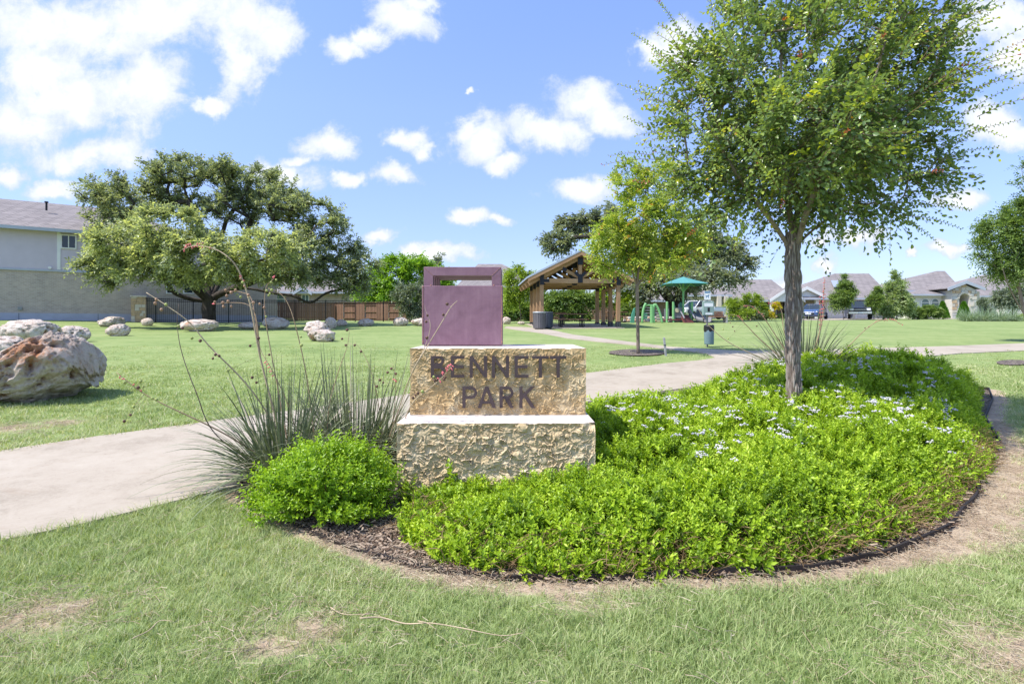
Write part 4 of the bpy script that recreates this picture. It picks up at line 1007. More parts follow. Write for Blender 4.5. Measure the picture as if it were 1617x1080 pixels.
def bigshape(q, p):
    # hump on the upper right, long slope to the left, an overhanging nose low on the right
    q = q.copy()
    q.z += .42 * math.exp(-((p.x - .38) / .42) ** 2) * max(0, p.z) - .22 * max(0, -p.x) * max(0, p.z)
    q.x += .20 * math.exp(-((p.z + .02) / .5) ** 2) * max(0, p.x) ** 2
    if p.z < -.35: q.x -= .25 * max(0, p.x) * (-.35 - p.z) * 1.6
    return q
boulder('boulder', 'huge pitted white and rust boulder, biggest on the lawn, at the picture edge', -95, 163, 526, 642, None, 2.0, (.62, -.70, .40, .75), 1.9, bigshape, 7, .16, profile=[(-95, 630), (-80, 605), (-40, 588), (0, 575), (30, 562), (60, 548), (82, 535), (105, 527), (125, 530), (142, 543), (153, 566), (158, 585), (163, 605)])
boulder('boulder', 'long flat topped white boulder standing behind the huge rusty one', 3, 91, 507, 546, None, 3.1, amp=.14, flat=.35)
boulder('boulder', 'low white slab between the huge rusty boulder and the picture edge', -40, 48, 534, 566, None, 4.4, amp=.14, flat=.3)
boulder('boulder', 'small pale boulder just behind the hump of the huge rusty one', 92, 141, 516, 541, None, 5.2, amp=.2)
boulder('boulder', 'tan rounded boulder by the brick wall with a cracked right end', 156, 196, 501, 517, None, 6.3, amp=.2)
boulder('boulder', 'squat tan boulder in front of the rounded one by the brick wall', 168, 204, 513, 531, None, 7.4, amp=.15, flat=.3)
boulder('boulder', 'plain grey rounded boulder beside the yellow stone pillar', 223, 242, 503, 515, None, 8.6, amp=.08, rough=.25)
boulder('boulder', 'long boulder with an orange middle under the spreading oak trunk', 285, 344, 505, 524, None, 9.1, (-.2, -.8, .2, .6), amp=.12, flat=.35)
boulder('boulder', 'flat grey slab low in the grass right of the oak trunk', 377, 410, 509, 520, None, 10.2, amp=.12, flat=.3, rough=.4)
boulder('boulder', 'blocky blue grey boulder right of the flat grey slab', 416, 456, 502, 520, None, 11.7, amp=.10, flat=.35, rough=.4)
def mush(q, p):
    q = q.copy()
    if p.z < 0: q.x *= .72; q.x += .02
    return q
boulder('boulder', 'undercut mushroom shaped boulder with rusty underside mid lawn', 478, 522, 508, 539, None, 12.3, (-.2, -.8, -.4, .7), shape=mush, amp=.18)
boulder('boulder', 'smaller white boulder leaning against the undercut mushroom shaped one', 494, 530, 521.5, 540, None, 13.8, amp=.2)
boulder('boulder', 'small blue grey upright boulder behind the undercut one', 513, 532, 502, 519, None, 14.1, amp=.1, rough=.4)
boulder('boulder', 'little white boulder just right of the upright blue grey one', 530, 549, 505, 515, None, 15.9, amp=.15)
boulder('boulder', 'lone oval white boulder before the black fence between two posts', 564, 591, 504, 515, None, 16.2, amp=.12, flat=.2)
boulder('boulder', 'half orange half white boulder left of the grey green shrub', 620, 645, 502, 515, None, 17.5, (-.8, -.5, 0, .7), amp=.15)
boulder('boulder', 'pinkish rough boulder under the grey green shrub beside the steel box', 649, 684, 503, 515, None, 18.3, amp=.2)
boulder('boulder', 'white boulder right of the steel box near the young tree', 793, 807, 501, 512, None, 19.4, amp=.15)
boulder('boulder', 'tiny grey boulder at the foot of the young tree by the pavilion', 817, 829, 508, 513, None, 20.6, amp=.12)

# ------------------------------------------------------------------ trees
def skeleton(rg, seeds, targets, seg, jit=.12, dirw=.6):
    pos = []; par = []
    for line in seeds:
        if not pos: pos.append(np.array(line[0])); par.append(-1); last = 0; pts = line[1:]
        else:
            d = np.linalg.norm(np.array(pos) - np.array(line[0]), axis=1); last = int(d.argmin()); pts = line
            if d[last] < seg * .3: pts = line[1:]
        for p in pts:
            p = np.array(p); a = pos[last]; n = max(1, int(round(np.linalg.norm(p - a) / seg)))
            for k in range(1, n + 1): pos.append(a + (p - a) * k / n); par.append(last); last = len(pos) - 1
    start = len(pos); tip = []
    root = pos[min(len(pos) - 1, 4)]
    fork = seeds[0][-1]
    T = np.array(targets); T = T[np.argsort(np.linalg.norm(T - np.array(fork), axis=1))]
    fz = np.array(fork)[2]
    for t in T:
        Pn = np.array(pos); v = t - Pn; d = np.linalg.norm(v, axis=1)
        cost = d + np.where(Pn[:, 2] < fz - .02 * abs(fz), 1e3 if start > 3 else 0, 0)
        pr = np.array(par); pd = Pn - Pn[np.maximum(pr, 0)]; pd = pd / np.maximum(np.linalg.norm(pd, axis=1, keepdims=True), 1e-6)
        cost = cost * (1 + dirw * (1 - (v * pd).sum(1) / np.maximum(d, 1e-6)) * .5)
        j = int(cost.argmin()); n = max(1, int(round(d[j] / seg))); a = Pn[j]; D0 = pd[j] * d[j] * .4
        last = j
        for k in range(1, n + 1):
            s_ = k / n; c1 = a + D0
            p = (1 - s_) ** 2 * a + 2 * s_ * (1 - s_) * (c1 * .5 + (a + t) * .25) + s_ * s_ * t
            if k < n: p = p + rg.normal(0, jit * seg, 3)
            pos.append(p); par.append(last); last = len(pos) - 1
        tip.append(last)
    return np.array(pos), np.array(par), tip
def branch_mesh(mb, pos, par, r_tip, r_max, powr, rmin, nside=6, first=0):
    n = len(pos); cnt = np.zeros(n); ch = [[] for _ in range(n)]
    for k in range(n - 1, 0, -1):
        if not ch[k]: cnt[k] = 1
        cnt[par[k]] += cnt[k]; ch[par[k]].append(k)
    r_ = np.minimum(r_tip * np.maximum(cnt, 1) ** powr, r_max)
    stack = [(first, None)]
    while stack:
        k, prev = stack.pop(); chain = [] if prev is None else [prev]; rr = [] if prev is None else [min(r_[k] * 1.15, r_[prev])]
        while True:
            chain.append(k); rr.append(r_[k])
            if not ch[k]: break
            best = max(ch[k], key=lambda c: cnt[c])
            for c in ch[k]:
                if c != best: stack.append((c, k))
            k = best
        if max(rr) < rmin or len(chain) < 2: continue
        rr = np.array(rr); m_ = len(chain)
        mb.tube([pos[c] for c in chain], rr, nside if rr[0] > rmin * 4 else 4, True)
    return r_
def lobe_points(rg, lobes, n):
    """points spread through ellipsoid lobes (world centre, radii, weight)"""
    wts = np.array([l[2] if len(l) > 2 else np.prod(l[1]) ** (2 / 3) for l in lobes]); out = []
    for l, k in zip(lobes, np.maximum(1, (n * wts / wts.sum()).round().astype(int))):
        u = unit(rg.normal(size=(k, 3))); r_ = rg.uniform(.25, 1, k) ** (1 / 2.2)
        out.append(np.array(l[0]) + u * r_[:, None] * np.array(l[1]))
    return np.concatenate(out)
def twig_leaves(rg, tips, cen, ntw, tl, k, ll, lw, up=.35, outw=.8, droop=.3, tint0=.4, tvar=.16, yel=.0, two_rank=.8):
    tips = np.repeat(np.asarray(tips), ntw, 0); n = len(tips)
    o = unit(tips - cen); D = unit(rg.normal(size=(n, 3)) * .75 + o * outw + np.array([0, 0, up]))
    L = tl * rg.uniform(.5, 1.3, n); tt = tint0 + rg.normal(0, tvar, n) + (rg.random(n) < yel) * .35
    side = unit(np.cross(D, rg.normal(size=(n, 3)) * .4 + np.array([0, 0, 1.])))
    P, A, Nn, Tn = [], [], [], []
    for q in range(k):
        t = (q + .7) / k
        p = tips + D * (L * t)[:, None] - np.array([0, 0, 1]) * (droop * L * t * t)[:, None]
        s_ = (1 if q % 2 else -1)
        A.append(side * s_ * two_rank + D * .7 + rg.normal(0, .3, (n, 3)) - np.array([0, 0, .15])); P.append(p + rg.normal(0, tl * .03, (n, 3)))
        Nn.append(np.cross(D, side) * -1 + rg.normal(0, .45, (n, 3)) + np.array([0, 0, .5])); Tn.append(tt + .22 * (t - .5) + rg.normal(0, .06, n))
    P = np.concatenate(P); Lq = ll * rg.uniform(.65, 1.25, len(P))
    return (P, np.concatenate(A), np.concatenate(Nn), Lq, Lq * lw / ll, np.concatenate(Tn)), (tips, D, L)
def px_lobes(L, d, dz=1.0):
    """lobes drawn in photo pixels, spread in depth about d"""
    out = []
    for l in L:
        cx, cy, rx, ry = l[:4]; off = l[4] if len(l) > 4 else 0
        p = at(cx, cy, d + off); s_ = (d + off) / FPX
        out.append((tuple(p), (rx * s_, max(rx, ry) * s_ * dz, ry * s_)))
    return out
def tree(name, label, cat, base, trunk, lobes, mats, seed, ntar, ntw, tl, k, ll, lw, r_trunk, r_tip=.006, powr=.42, seg=.3, rmin=.012, limbs=(), group=None, nside=7, extra=None, first=0, leafer=None, **kw):
    """trunk: list of world points from the base; lobes: world ellipsoids"""
    rg = np.random.default_rng(seed); b = Vector(base)
    t = thing(name, label, cat, b, 0, group)
    loc = lambda p: tuple(Vector(p) - b)
    lob = [(loc(c), r_, *x) for c, r_, *x in lobes]
    sh = tl * .5; lob = [(c, tuple(max(q * .4, q - sh) for q in r_), *x) for c, r_, *x in lob]
    T = lobe_points(rg, lob, ntar)
    seeds = [[loc(p) for p in trunk]] + [[loc(p) for p in l] for l in limbs]
    pos, par, tip = skeleton(rg, seeds, T, seg)
    mb = MB(); branch_mesh(mb, pos, par, r_tip, r_trunk, powr, rmin, nside, first)
    cen = np.average([l[0] for l in lob], axis=0)
    tips = np.concatenate([pos[tip], pos[[max(0, par[q]) for q in tip]]])
    lv, tw = twig_leaves(rg, tips, cen, ntw, tl, k, ll, lw, **kw)
    if extra: lv = extra(rg, lv, pos, cen)
    mb.build('trunk' if not first else 'limb', M[mats[1]], t, smooth=True)
    link('crown', (leafer or leaf_mesh)('crown', *lv), M[mats[0]], t)
    return t, pos, par, tip, tw
# ------------------------------------------------------------------ the big tree in the bed
TD = 6.8
tb_ = onz((1252 - CX) / FPX * TD, TD)
tc = spline([tb_ - Vector((0, 0, .06)), at(1253, 600, TD), at(1252, 540, TD), at(1253, 480, TD), at(1251, 430, TD), at(1252, 398, TD)], 12)
limbs = [spline([at(1251, 400, TD), at(1236, 375, TD), at(1215, 345, TD - .1), at(1180, 300, TD - .2), at(1140, 235, TD - .3), at(1105, 150, TD - .5)], 4),
         spline([at(1252, 400, TD), at(1250, 365, TD + .05), at(1243, 300, TD + .1), at(1232, 200, TD + .3), at(1235, 70, TD + .4), at(1250, -70, TD + .5)], 4),
         spline([at(1252, 400, TD), at(1264, 368, TD - .1), at(1276, 330, TD - .3), at(1312, 250, TD - .5), at(1365, 170, TD - .6), at(1400, 60, TD - .8)], 4),
         spline([at(1254, 400, TD), at(1270, 376, TD + .1), at(1310, 345, TD + .2), at(1370, 320, TD + .5), at(1450, 300, TD + .6)], 4),
         spline([at(1252, 398, TD), at(1258, 350, TD + .3), at(1270, 260, TD + .9), at(1300, 130, TD + 1.3)], 4)]
lobes = px_lobes([(1250, 250, 150, 95), (1180, 215, 105, 105), (1330, 225, 140, 110), (1280, 95, 180, 110), (1140, 110, 85, 85), (1420, 120, 105, 105), (1430, 255, 95, 70), (1100, 265, 60, 60), (1480, 50, 70, 60), (1375, 320, 80, 40), (1145, 318, 70, 42), (1078, 200, 52, 62), (1075, 292, 42, 36), (1120, 350, 55, 26), (1300, -50, 210, 80), (1260, 330, 90, 35), (1250, 200, 130, 120, 1.0), (1350, 200, 130, 120, 1.0), (1290, 200, 120, 110, -1.0)], TD, 1.0)
SHOOTS = [((1100, 200), (975, 132)), ((1090, 255), (985, 184)), ((1070, 115), (998, 52)), ((1080, 60), (1030, -8)), ((1110, 320), (1000, 285)), ((1480, 150), (1618, 64)), ((1500, 170), (1640, 100)), ((1480, 215), (1630, 125)), ((1480, 235), (1612, 190)), ((1460, 262), (1578, 232)), ((1480, 90), (1566, 18)), ((1440, 325), (1534, 332)), ((1415, 340), (1490, 392)), ((1420, 340), (1520, 362)), ((1460, 190), (1590, 218)),
          ((1150, 340), (1085, 372)), ((1180, 350), (1160, 395)), ((1330, 345), (1325, 395)), ((1240, 270), (1235, 330)), ((1300, 120), (1330, 60)), ((1210, 190), (1175, 120)), ((1340, 200), (1385, 140)), ((1290, 260), (1340, 205)), ((1230, 300), (1195, 255)), ((1380, 250), (1450, 215)), ((1310, 300), (1350, 260)), ((1270, 150), (1262, 80)), ((1130, 150), (1075, 95)), ((1160, 90), (1120, 20)), ((1420, 90), (1470, 20)), ((1450, 150), (1530, 100)), ((1390, 60), (1420, -10)), ((1200, 250), (1150, 200)), ((1120, 230), (1060, 170)), ((1400, 290), (1490, 270)), ((1350, 110), (1400, 50))]
shoot_lines = []
def big_extra(rg, lv, pos, cen):
    P, A, Nn, L, Wd, T = [list(np.atleast_1d(q)) for q in lv] if False else lv
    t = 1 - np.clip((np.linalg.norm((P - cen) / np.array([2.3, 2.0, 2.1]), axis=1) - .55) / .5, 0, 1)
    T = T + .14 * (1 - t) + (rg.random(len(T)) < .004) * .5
    T = np.where(T > .96, np.where(rg.random(len(T)) < .05, T, .93), T)
    ps, ax, nn, ll, tt = [], [], [], [], []
    for k, (a, b) in enumerate(SHOOTS):
        off = rg.uniform(-.9, .2) if k < 19 else rg.uniform(-1.7, -.9)
        p0 = at(*a, TD + off * .8) - tb_; p1 = at(*b, TD + off) - tb_; m_ = (p0 + p1) / 2 + Vector((0, 0, .06 * (p1 - p0).length))
        ln = spline([p0, m_, p1], 8); shoot_lines.append(ln); n = 34
        D = (p1 - p0).normalized(); sd = Vector((-D.z, 0, D.x)) if abs(D.x) + abs(D.z) > .2 else Vector((1, 0, 0))
        red = rg.random() < .35
        for q in range(n):
            f = (q + .5) / n * (len(ln) - 1); i0 = int(f); p = ln[i0].lerp(ln[min(i0 + 1, len(ln) - 1)], f - i0); s_ = 1 if q % 2 else -1
            ps.append(p); ax.append(sd * s_ * .9 + D * .55 + Vector(rg.normal(0, .2, 3))); nn.append(Vector((0, -1, .4)) + Vector(rg.normal(0, .5, 3)))
            ll.append(.046 * (1.1 - .55 * q / n) * rg.uniform(.8, 1.15)); tt.append(.62 + .24 * q / n + rg.normal(0, .06) + (.22 if red and q > n * .75 else 0))
    for k in range(130):
        u = unit(rg.normal(size=3)); u[2] = abs(u[2]) * 1.0 - .25; u = unit(u)
        p0 = Vector(cen + u * np.array([2.0, 1.8, 1.9]) * rg.uniform(.6, .9)); dr = Vector(unit(u * 1.1 + np.array([0, 0, .35]) + rg.normal(0, .3, 3))); l = rg.uniform(.35, .8); p1 = p0 + dr * l + Vector((0, 0, -.08 * l))
        ln = spline([p0, (p0 + p1) / 2 + Vector((0, 0, .05 * l)), p1], 6); shoot_lines.append(ln); n = int(l * 36); D = (p1 - p0).normalized(); sd = D.cross(Vector((0, .8, .6)));
        sd = sd.normalized() if sd.length > .1 else Vector((1, 0, 0)); red = rg.random() < .12
        for q in range(n):
            f = (q + .5) / n * (len(ln) - 1); i0 = int(f); p = ln[i0].lerp(ln[min(i0 + 1, len(ln) - 1)], f - i0); s_ = 1 if q % 2 else -1
            ps.append(p); ax.append(sd * s_ * .9 + D * .55 + Vector(rg.normal(0, .2, 3))); nn.append(Vector((0, -.6, .7)) + Vector(rg.normal(0, .5, 3)))
            ll.append(.05 * (1.1 - .5 * q / n) * rg.uniform(.8, 1.15)); tt.append(.64 + .24 * q / n + rg.normal(0, .06) + (.2 if red and q > n * .75 else 0))
    return (np.concatenate([P, ps]), np.concatenate([A, ax]), np.concatenate([Nn, nn]), np.concatenate([L, ll]), np.concatenate([Wd, np.array(ll) * .6]), np.concatenate([T, tt]))
NTR = sum(max(1, int(round((tc[k + 1] - tc[k]).length / .16))) for k in range(len(tc) - 1)) - 1
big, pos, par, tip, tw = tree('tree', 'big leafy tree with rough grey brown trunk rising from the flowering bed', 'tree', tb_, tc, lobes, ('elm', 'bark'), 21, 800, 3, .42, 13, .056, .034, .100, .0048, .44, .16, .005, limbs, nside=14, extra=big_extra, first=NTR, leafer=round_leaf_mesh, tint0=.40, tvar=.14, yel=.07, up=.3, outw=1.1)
nr, ns = 230, 84; zs_ = np.linspace(-.06, 2.40, nr); axis = np.array([tuple(p - tb_) for p in tc])
RZ = [(-.1, .165), (.04, .150), (.16, .124), (.4, .106), (.8, .099), (1.2, .100), (1.40, .117), (1.47, .121), (1.60, .103), (1.75, .100), (1.88, .109), (2.0, .099), (2.25, .100), (2.40, .108)]
V, Rg = [], []
for z in zs_:
    cx_, cy_ = np.interp(z, axis[:, 2], axis[:, 0]), np.interp(z, axis[:, 2], axis[:, 1]); r_ = np.interp(z, *zip(*RZ))
    for k in range(ns):
        a = 2 * math.pi * k / ns; c, s_ = math.cos(a), math.sin(a)
        wob = mnoise.noise(Vector((c * 1.2, s_ * 1.2, z * 2.6))) * .016 + mnoise.noise(Vector((c * 2.5 + 9, s_ * 2.5, z * 6))) * .007
        tw_ = a + .12 * mnoise.noise(Vector((c, s_, z * 3.0)))
        q = Vector((math.cos(tw_) * 2.6, math.sin(tw_) * 2.6, z * 3.4)); v1 = mnoise.voronoi(q * 1.5)[0]; rd = min(1, (v1[1] - v1[0]) * 2.2)
        n_ = mnoise.fractal(Vector((c * 5, s_ * 5, z * 9)), .9, 2.1, 4)
        hgt = .62 * rd + .38 * (n_ * .5 + .5)
        rr_ = r_ * .83 + wob * .85 + (hgt - .6) * .030
        V.append((cx_ + c * rr_, cy_ + s_ * rr_, z)); Rg.append(hgt)
i_ = (np.arange(nr - 1)[:, None] * ns + np.arange(ns)[None]); j_ = (np.arange(nr - 1)[:, None] * ns + (np.arange(ns)[None] + 1) % ns)
me = fast_mesh('trunk', V, np.stack([i_.ravel(), j_.ravel(), j_.ravel() + ns, i_.ravel() + ns], 1), True); attr(me, 'ridge', Rg)
link('trunk', me, M['barkfur'], big)
mb = MB(); tips_, D_, L_ = tw
for k in range(len(tips_)):
    a = Vector(tips_[k]); b = a + Vector(D_[k]) * L_[k] * .85 - Vector((0, 0, .2 * L_[k])); mb.tube([a, b], [.0028, .0012], 3, False)
for ln in shoot_lines: mb.tube(ln, [.004 - .003 * q / len(ln) for q in range(len(ln))], 4, False)
mb.build('twig', M['twig'], big)

# ------------------------------------------------------------------ the other trees
# yellow green young tree by the path, its mulch ring and stake
b = ray(1008, 560); d = b.y
tree('tree', 'young yellow green tree with thin grey trunk in a dark mulch ring by the path', 'tree', b, [b - Vector((0, 0, .05)), at(1007, 500, d), at(1006, 450, d)],
     px_lobes([(965, 375, 46, 42), (1010, 345, 58, 48), (1062, 345, 55, 48), (1088, 385, 46, 36), (1030, 410, 62, 34), (962, 415, 36, 26), (1000, 292, 42, 34), (1050, 285, 45, 34), (985, 262, 22, 22)], d, 1.0), ('elm2', 'barkgrey'), 5, 400, 4, .36, 9, .085, .044, .085, .006, .42, .3, .012,
     [spline([at(1006, 455, d), at(990, 400, d - .1), at(975, 350, d - .3)], 3), spline([at(1006, 452, d), at(1012, 380, d + .1), at(1020, 300, d + .1)], 3), spline([at(1006, 455, d), at(1035, 410, d + .2), at(1070, 370, d + .3)], 3)], tint0=.45, tvar=.17, yel=.06, up=.5)
ringp = [ray(1007 + 46 * math.cos(R(a)) * (1 + .05 * math.sin(a)), 558 + 5.2 * math.sin(R(a))) for a in range(0, 360, 15)]
kind(sheet('mulch_ring', [(p.x, p.y) for p in ringp], .03, M['mulch'], .25), 'structure')
ringp = [ray(1600 + 27 * math.cos(R(a)), 574 + 4.2 * math.sin(R(a))) for a in range(0, 360, 15)]
kind(sheet('mulch_ring', [(p.x, p.y) for p in ringp], .03, M['mulch'], .25), 'structure')
s0 = ray(1052, 562); st = thing('tree_stake', 'short leaning weathered grey stake right of the young yellow green tree', 'stake', s0)
mb = MB(); mb.beam((0, 0, -.1), at(1048.5, 533, s0.y) - s0, .055, .05); bevel(mb.build('stake', M['stake'], st), .006)
mb = MB(); q = (at(1049.5, 545, s0.y) - s0); mb.beam(q + Vector((-.035, -.03, 0)), q + Vector((.035, -.03, .0)), .012, .02); mb.build('strap', M['black'], st)
# spreading live oak
d = 34; b = onz((329 - CX) / FPX * d, d)
OAK = [(205, 312, 80, 42, 2), (178, 350, 44, 34, 1), (290, 274, 66, 32, 2), (350, 268, 40, 22, 1), (400, 290, 60, 38, 2), (445, 320, 50, 42, 1), (500, 355, 55, 46, 1), (470, 400, 60, 44, 0), (545, 395, 34, 26, 2), (525, 430, 55, 30, 1), (575, 420, 30, 30, 1), (300, 320, 40, 26, 3), (370, 330, 50, 34, 2),
       (205, 388, 72, 40, -3), (142, 420, 36, 24, -3), (270, 365, 80, 46, -4), (330, 405, 85, 42, -4), (410, 395, 80, 44, -4), (235, 420, 70, 34, -3), (170, 440, 26, 26, -2), (380, 430, 60, 26, -3), (455, 430, 50, 26, -2), (300, 430, 50, 22, -3), (560, 455, 36, 14, 1)]
limb = lambda L: spline([at(x, y, d + o) for x, y, o in L], 4)
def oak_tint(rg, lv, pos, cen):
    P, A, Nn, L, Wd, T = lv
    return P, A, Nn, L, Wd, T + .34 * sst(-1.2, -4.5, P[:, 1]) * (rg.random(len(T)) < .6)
tree('oak_tree', 'wide spreading live oak with dark twisting limbs before the grey house', 'tree', b, [b - Vector((0, 0, .2)), b + Vector((.05, 0, .5)), at(329, 488, d), at(331, 472, d)],
     px_lobes(OAK, d, .9), ('oak', 'barkoak'), 31, 1000, 7, .66, 10, .18, .09, .50, .034, .42, .8, .045,
     [limb([(329, 476, 0), (300, 472, -.5), (275, 462, -1), (262, 445, -1.5), (235, 425, -2), (200, 400, -2.5), (150, 405, -3)]), limb([(330, 474, 0), (305, 450, -1), (285, 425, -2), (270, 380, -2.5), (240, 340, -2)]), limb([(332, 474, 0), (360, 458, .2), (395, 456, .4), (430, 463, .6), (462, 467, .8), (490, 478, 1), (515, 463, 1), (545, 455, 1.2), (570, 440, 1.2)]),
      limb([(332, 472, 0), (350, 440, 1), (375, 400, 1.5), (400, 340, 2), (415, 300, 2)]), limb([(331, 472, 0), (325, 430, .5), (322, 370, 1.5), (305, 335, 2), (290, 300, 2)]), limb([(345, 465, .2), (410, 440, -1), (460, 415, -1)]), limb([(331, 473, 0), (340, 430, 2), (370, 330, 3), (470, 350, 2)])],
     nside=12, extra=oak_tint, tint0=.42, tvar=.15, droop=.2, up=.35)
# live oak behind the playground
d = 47; b = onz((1068 - CX) / FPX * d, d)
OAK2 = [(880, 385, 34, 24), (905, 362, 36, 26, 1), (935, 345, 30, 24, 1), (960, 350, 30, 34, 1), (1000, 390, 50, 45), (1060, 400, 55, 45), (1105, 385, 45, 38), (1145, 398, 42, 28), (1178, 415, 20, 20), (1130, 430, 45, 22, -2), (1085, 442, 60, 22, -3), (1020, 448, 34, 26, -2), (1160, 440, 26, 14, -1), (990, 440, 26, 22)]
tree('oak_tree', 'grey green live oak with forked dark trunk behind the teal umbrella', 'tree', b, [b - Vector((0, 0, .2)), at(1068, 490, d), at(1067, 478, d)],
     px_lobes(OAK2, d, .8), ('oakfar', 'barkoak'), 37, 440, 7, .9, 8, .28, .14, .85, .08, .40, 1.0, .07,
     [limb([(1066, 482, 0), (1050, 462, 0), (1035, 440, -.5), (1010, 400, -1), (960, 375, 0), (900, 375, 0)]), limb([(1070, 482, 0), (1078, 455, 0), (1085, 425, -1), (1110, 395, 0)]), limb([(1078, 460, 0), (1105, 458, -.5), (1140, 445, -1), (1165, 425, 0)])], nside=10, tint0=.45, tvar=.17, droop=.4)
def simple_tree(label, mats, bpx, d, lobes, seed, n, leaf, name='tree', cat='tree', forkpx=None, r=.09, tl=.5, ntw=6, k=7, group=None, tint0=.45, dz=.9, up=.3, tvar=.16):
    b = onz((bpx - CX) / FPX * d, d)
    L = px_lobes(lobes, d, dz); lowz = min(c[2] - r_[2] * .4 for c, r_ in L); cx_ = float(np.mean([c[0] for c, r_ in L]))
    f = at(*forkpx, d) if forkpx else Vector((b.x + (cx_ - b.x) * .2, b.y, max(b.z + .15, lowz)))
    return tree(name, label, cat, b, [b - Vector((0, 0, .1)), b.lerp(f, .5), f], L, mats, seed, n, ntw, tl, k, leaf, leaf * .5, r, r * .12, .42, max(.3, tl * .6), r * .18, group=group, tint0=tint0, up=up, tvar=tvar)[0]
simple_tree('tall bright lime feathery tree behind the brown wooden fence', ('mesq', 'barkgrey'), 640, 55, [(610, 440, 42, 34), (655, 428, 46, 30), (690, 440, 30, 30), (640, 462, 52, 26), (592, 468, 24, 20), (620, 415, 25, 12), (575, 455, 22, 26)], 41, 260, .26, tl=1.0, ntw=8, k=8, r=.16, up=-.1)
simple_tree('small dark tree top showing above the steel sculpture', ('oakfar', 'barkoak'), 692, 74, [(690, 418, 12, 14), (698, 407, 8, 6), (682, 440, 14, 22), (700, 450, 20, 22)], 42, 60, .34, tl=.9)
simple_tree('grey green olive like shrub left of the steel sculpture', ('greygreen', 'barkgrey'), 655, 42, [(652, 470, 30, 26), (672, 462, 22, 24), (632, 462, 18, 18), (660, 492, 26, 16), (640, 485, 20, 14), (680, 480, 20, 24)], 43, 150, .16, 'shrub', 'shrub', tl=.6, r=.07)
simple_tree('slim young tree left of the timber pavilion', ('yelgreen', 'barkgrey'), 823, 39, [(815, 440, 24, 22), (828, 458, 22, 20), (805, 468, 18, 20), (820, 425, 12, 10), (838, 440, 12, 16)], 44, 110, .15, forkpx=(820, 476), r=.06, tl=.6)
simple_tree('dark leafy bush behind the slim young tree', ('midgreen', 'barkgrey'), 812, 46, [(808, 486, 22, 20), (832, 492, 16, 16), (796, 498, 12, 12)], 45, 90, .2, 'bush', 'bush', tl=.6)
simple_tree('leafy tree seen through the pavilion above the picnic table', ('midgreen', 'barkgrey'), 893, 46, [(880, 474, 30, 18), (912, 470, 26, 18), (868, 490, 16, 16), (900, 488, 26, 14), (930, 478, 18, 14), (915, 498, 20, 10)], 46, 180, .2, r=.09, tl=.7)
simple_tree('yellowish green tree behind the right pavilion posts', ('yelgreen', 'barkgrey'), 968, 47, [(955, 470, 18, 18), (990, 478, 22, 22), (1010, 485, 14, 16)], 47, 120, .2, tl=.6)
simple_tree('round dark green bush beside the climbing frame', ('midgreen', 'barkgrey'), 1000, 46, [(992, 492, 16, 14), (1012, 478, 14, 16)], 48, 70, .2, 'bush', 'bush', tl=.5)
simple_tree('loose light green shrub in the front garden by the tan columns', ('yelgreen', 'barkgrey'), 1172, 52, [(1160, 482, 16, 14), (1185, 476, 20, 14), (1175, 494, 28, 10), (1200, 486, 12, 10)], 49, 110, .16, 'shrub', 'shrub', tl=.6, r=.05)
simple_tree('low silvery bush left of the yellow flowers', ('greygreen', 'barkgrey'), 1198, 51, [(1197, 499, 9, 7), (1188, 503, 7, 4)], 50, 40, .12, 'bush', 'bush', tl=.3, r=.03)
simple_tree('small bright yellow flowering shrub by the white porch column', ('yellowfl', 'barkgrey'), 1219, 51, [(1219, 495, 7, 6), (1226, 484, 8, 7)], 51, 40, .12, 'shrub', 'shrub', tl=.3, r=.03)
simple_tree('small dark green bush between silvery bush and yellow flowers', ('midgreen', 'barkgrey'), 1208, 51, [(1209, 498, 7, 8), (1235, 500, 7, 6)], 52, 40, .12, 'bush', 'bush', tl=.3, r=.03)
simple_tree('slim dark green tree on a thin trunk before the garage doors', ('midgreen', 'barkgrey'), 1332, 53, [(1331, 470, 19, 15), (1335, 452, 12, 12), (1322, 482, 10, 8), (1343, 462, 10, 10), (1334, 440, 5, 8)], 53, 130, .16, forkpx=(1331, 484), r=.05, tl=.5, up=.5)
simple_tree('narrow dark tree right of the dark pickup', ('midgreen', 'barkgrey'), 1380, 54, [(1382, 476, 11, 13), (1386, 462, 8, 11), (1377, 488, 9, 7)], 54, 100, .16, forkpx=(1380, 494), r=.05, tl=.5, up=.5)
simple_tree('pale green conical tree left of the stone entrance house', ('pale', 'barkgrey'), 1416, 55, [(1415, 478, 25, 20), (1414, 455, 18, 18), (1414, 437, 9, 12), (1400, 488, 16, 12), (1432, 484, 16, 14)], 55, 200, .19, forkpx=(1416, 492), r=.07, tl=.6, up=.5)
simple_tree('dark green clipped hedge bush under the arched windows', ('midgreen', 'barkgrey'), 1462, 57, [(1445, 494, 17, 11), (1465, 492, 17, 11), (1480, 494, 10, 10)], 56, 160, .15, 'bush', 'bush', tl=.4, r=.04)
simple_tree('thin wispy shrub in front of the dark paned window', ('greygreen', 'barkgrey'), 1553, 56, [(1552, 478, 10, 8), (1556, 488, 9, 8)], 57, 60, .12, 'shrub', 'shrub', tl=.4, r=.04)
simple_tree('grey green tree in front of the white garage wall', ('greygreen', 'barkgrey'), 1599, 50, [(1585, 470, 20, 14), (1605, 462, 20, 14), (1595, 478, 18, 10)], 58, 130, .16, r=.06, tl=.6)
simple_tree('yellow green shrub at the right end of the pale ornamental grasses', ('yelgreen', 'barkgrey'), 1614, 47, [(1614, 506, 12, 10), (1628, 504, 10, 10)], 59, 70, .13, 'shrub', 'shrub', tl=.4, r=.04)
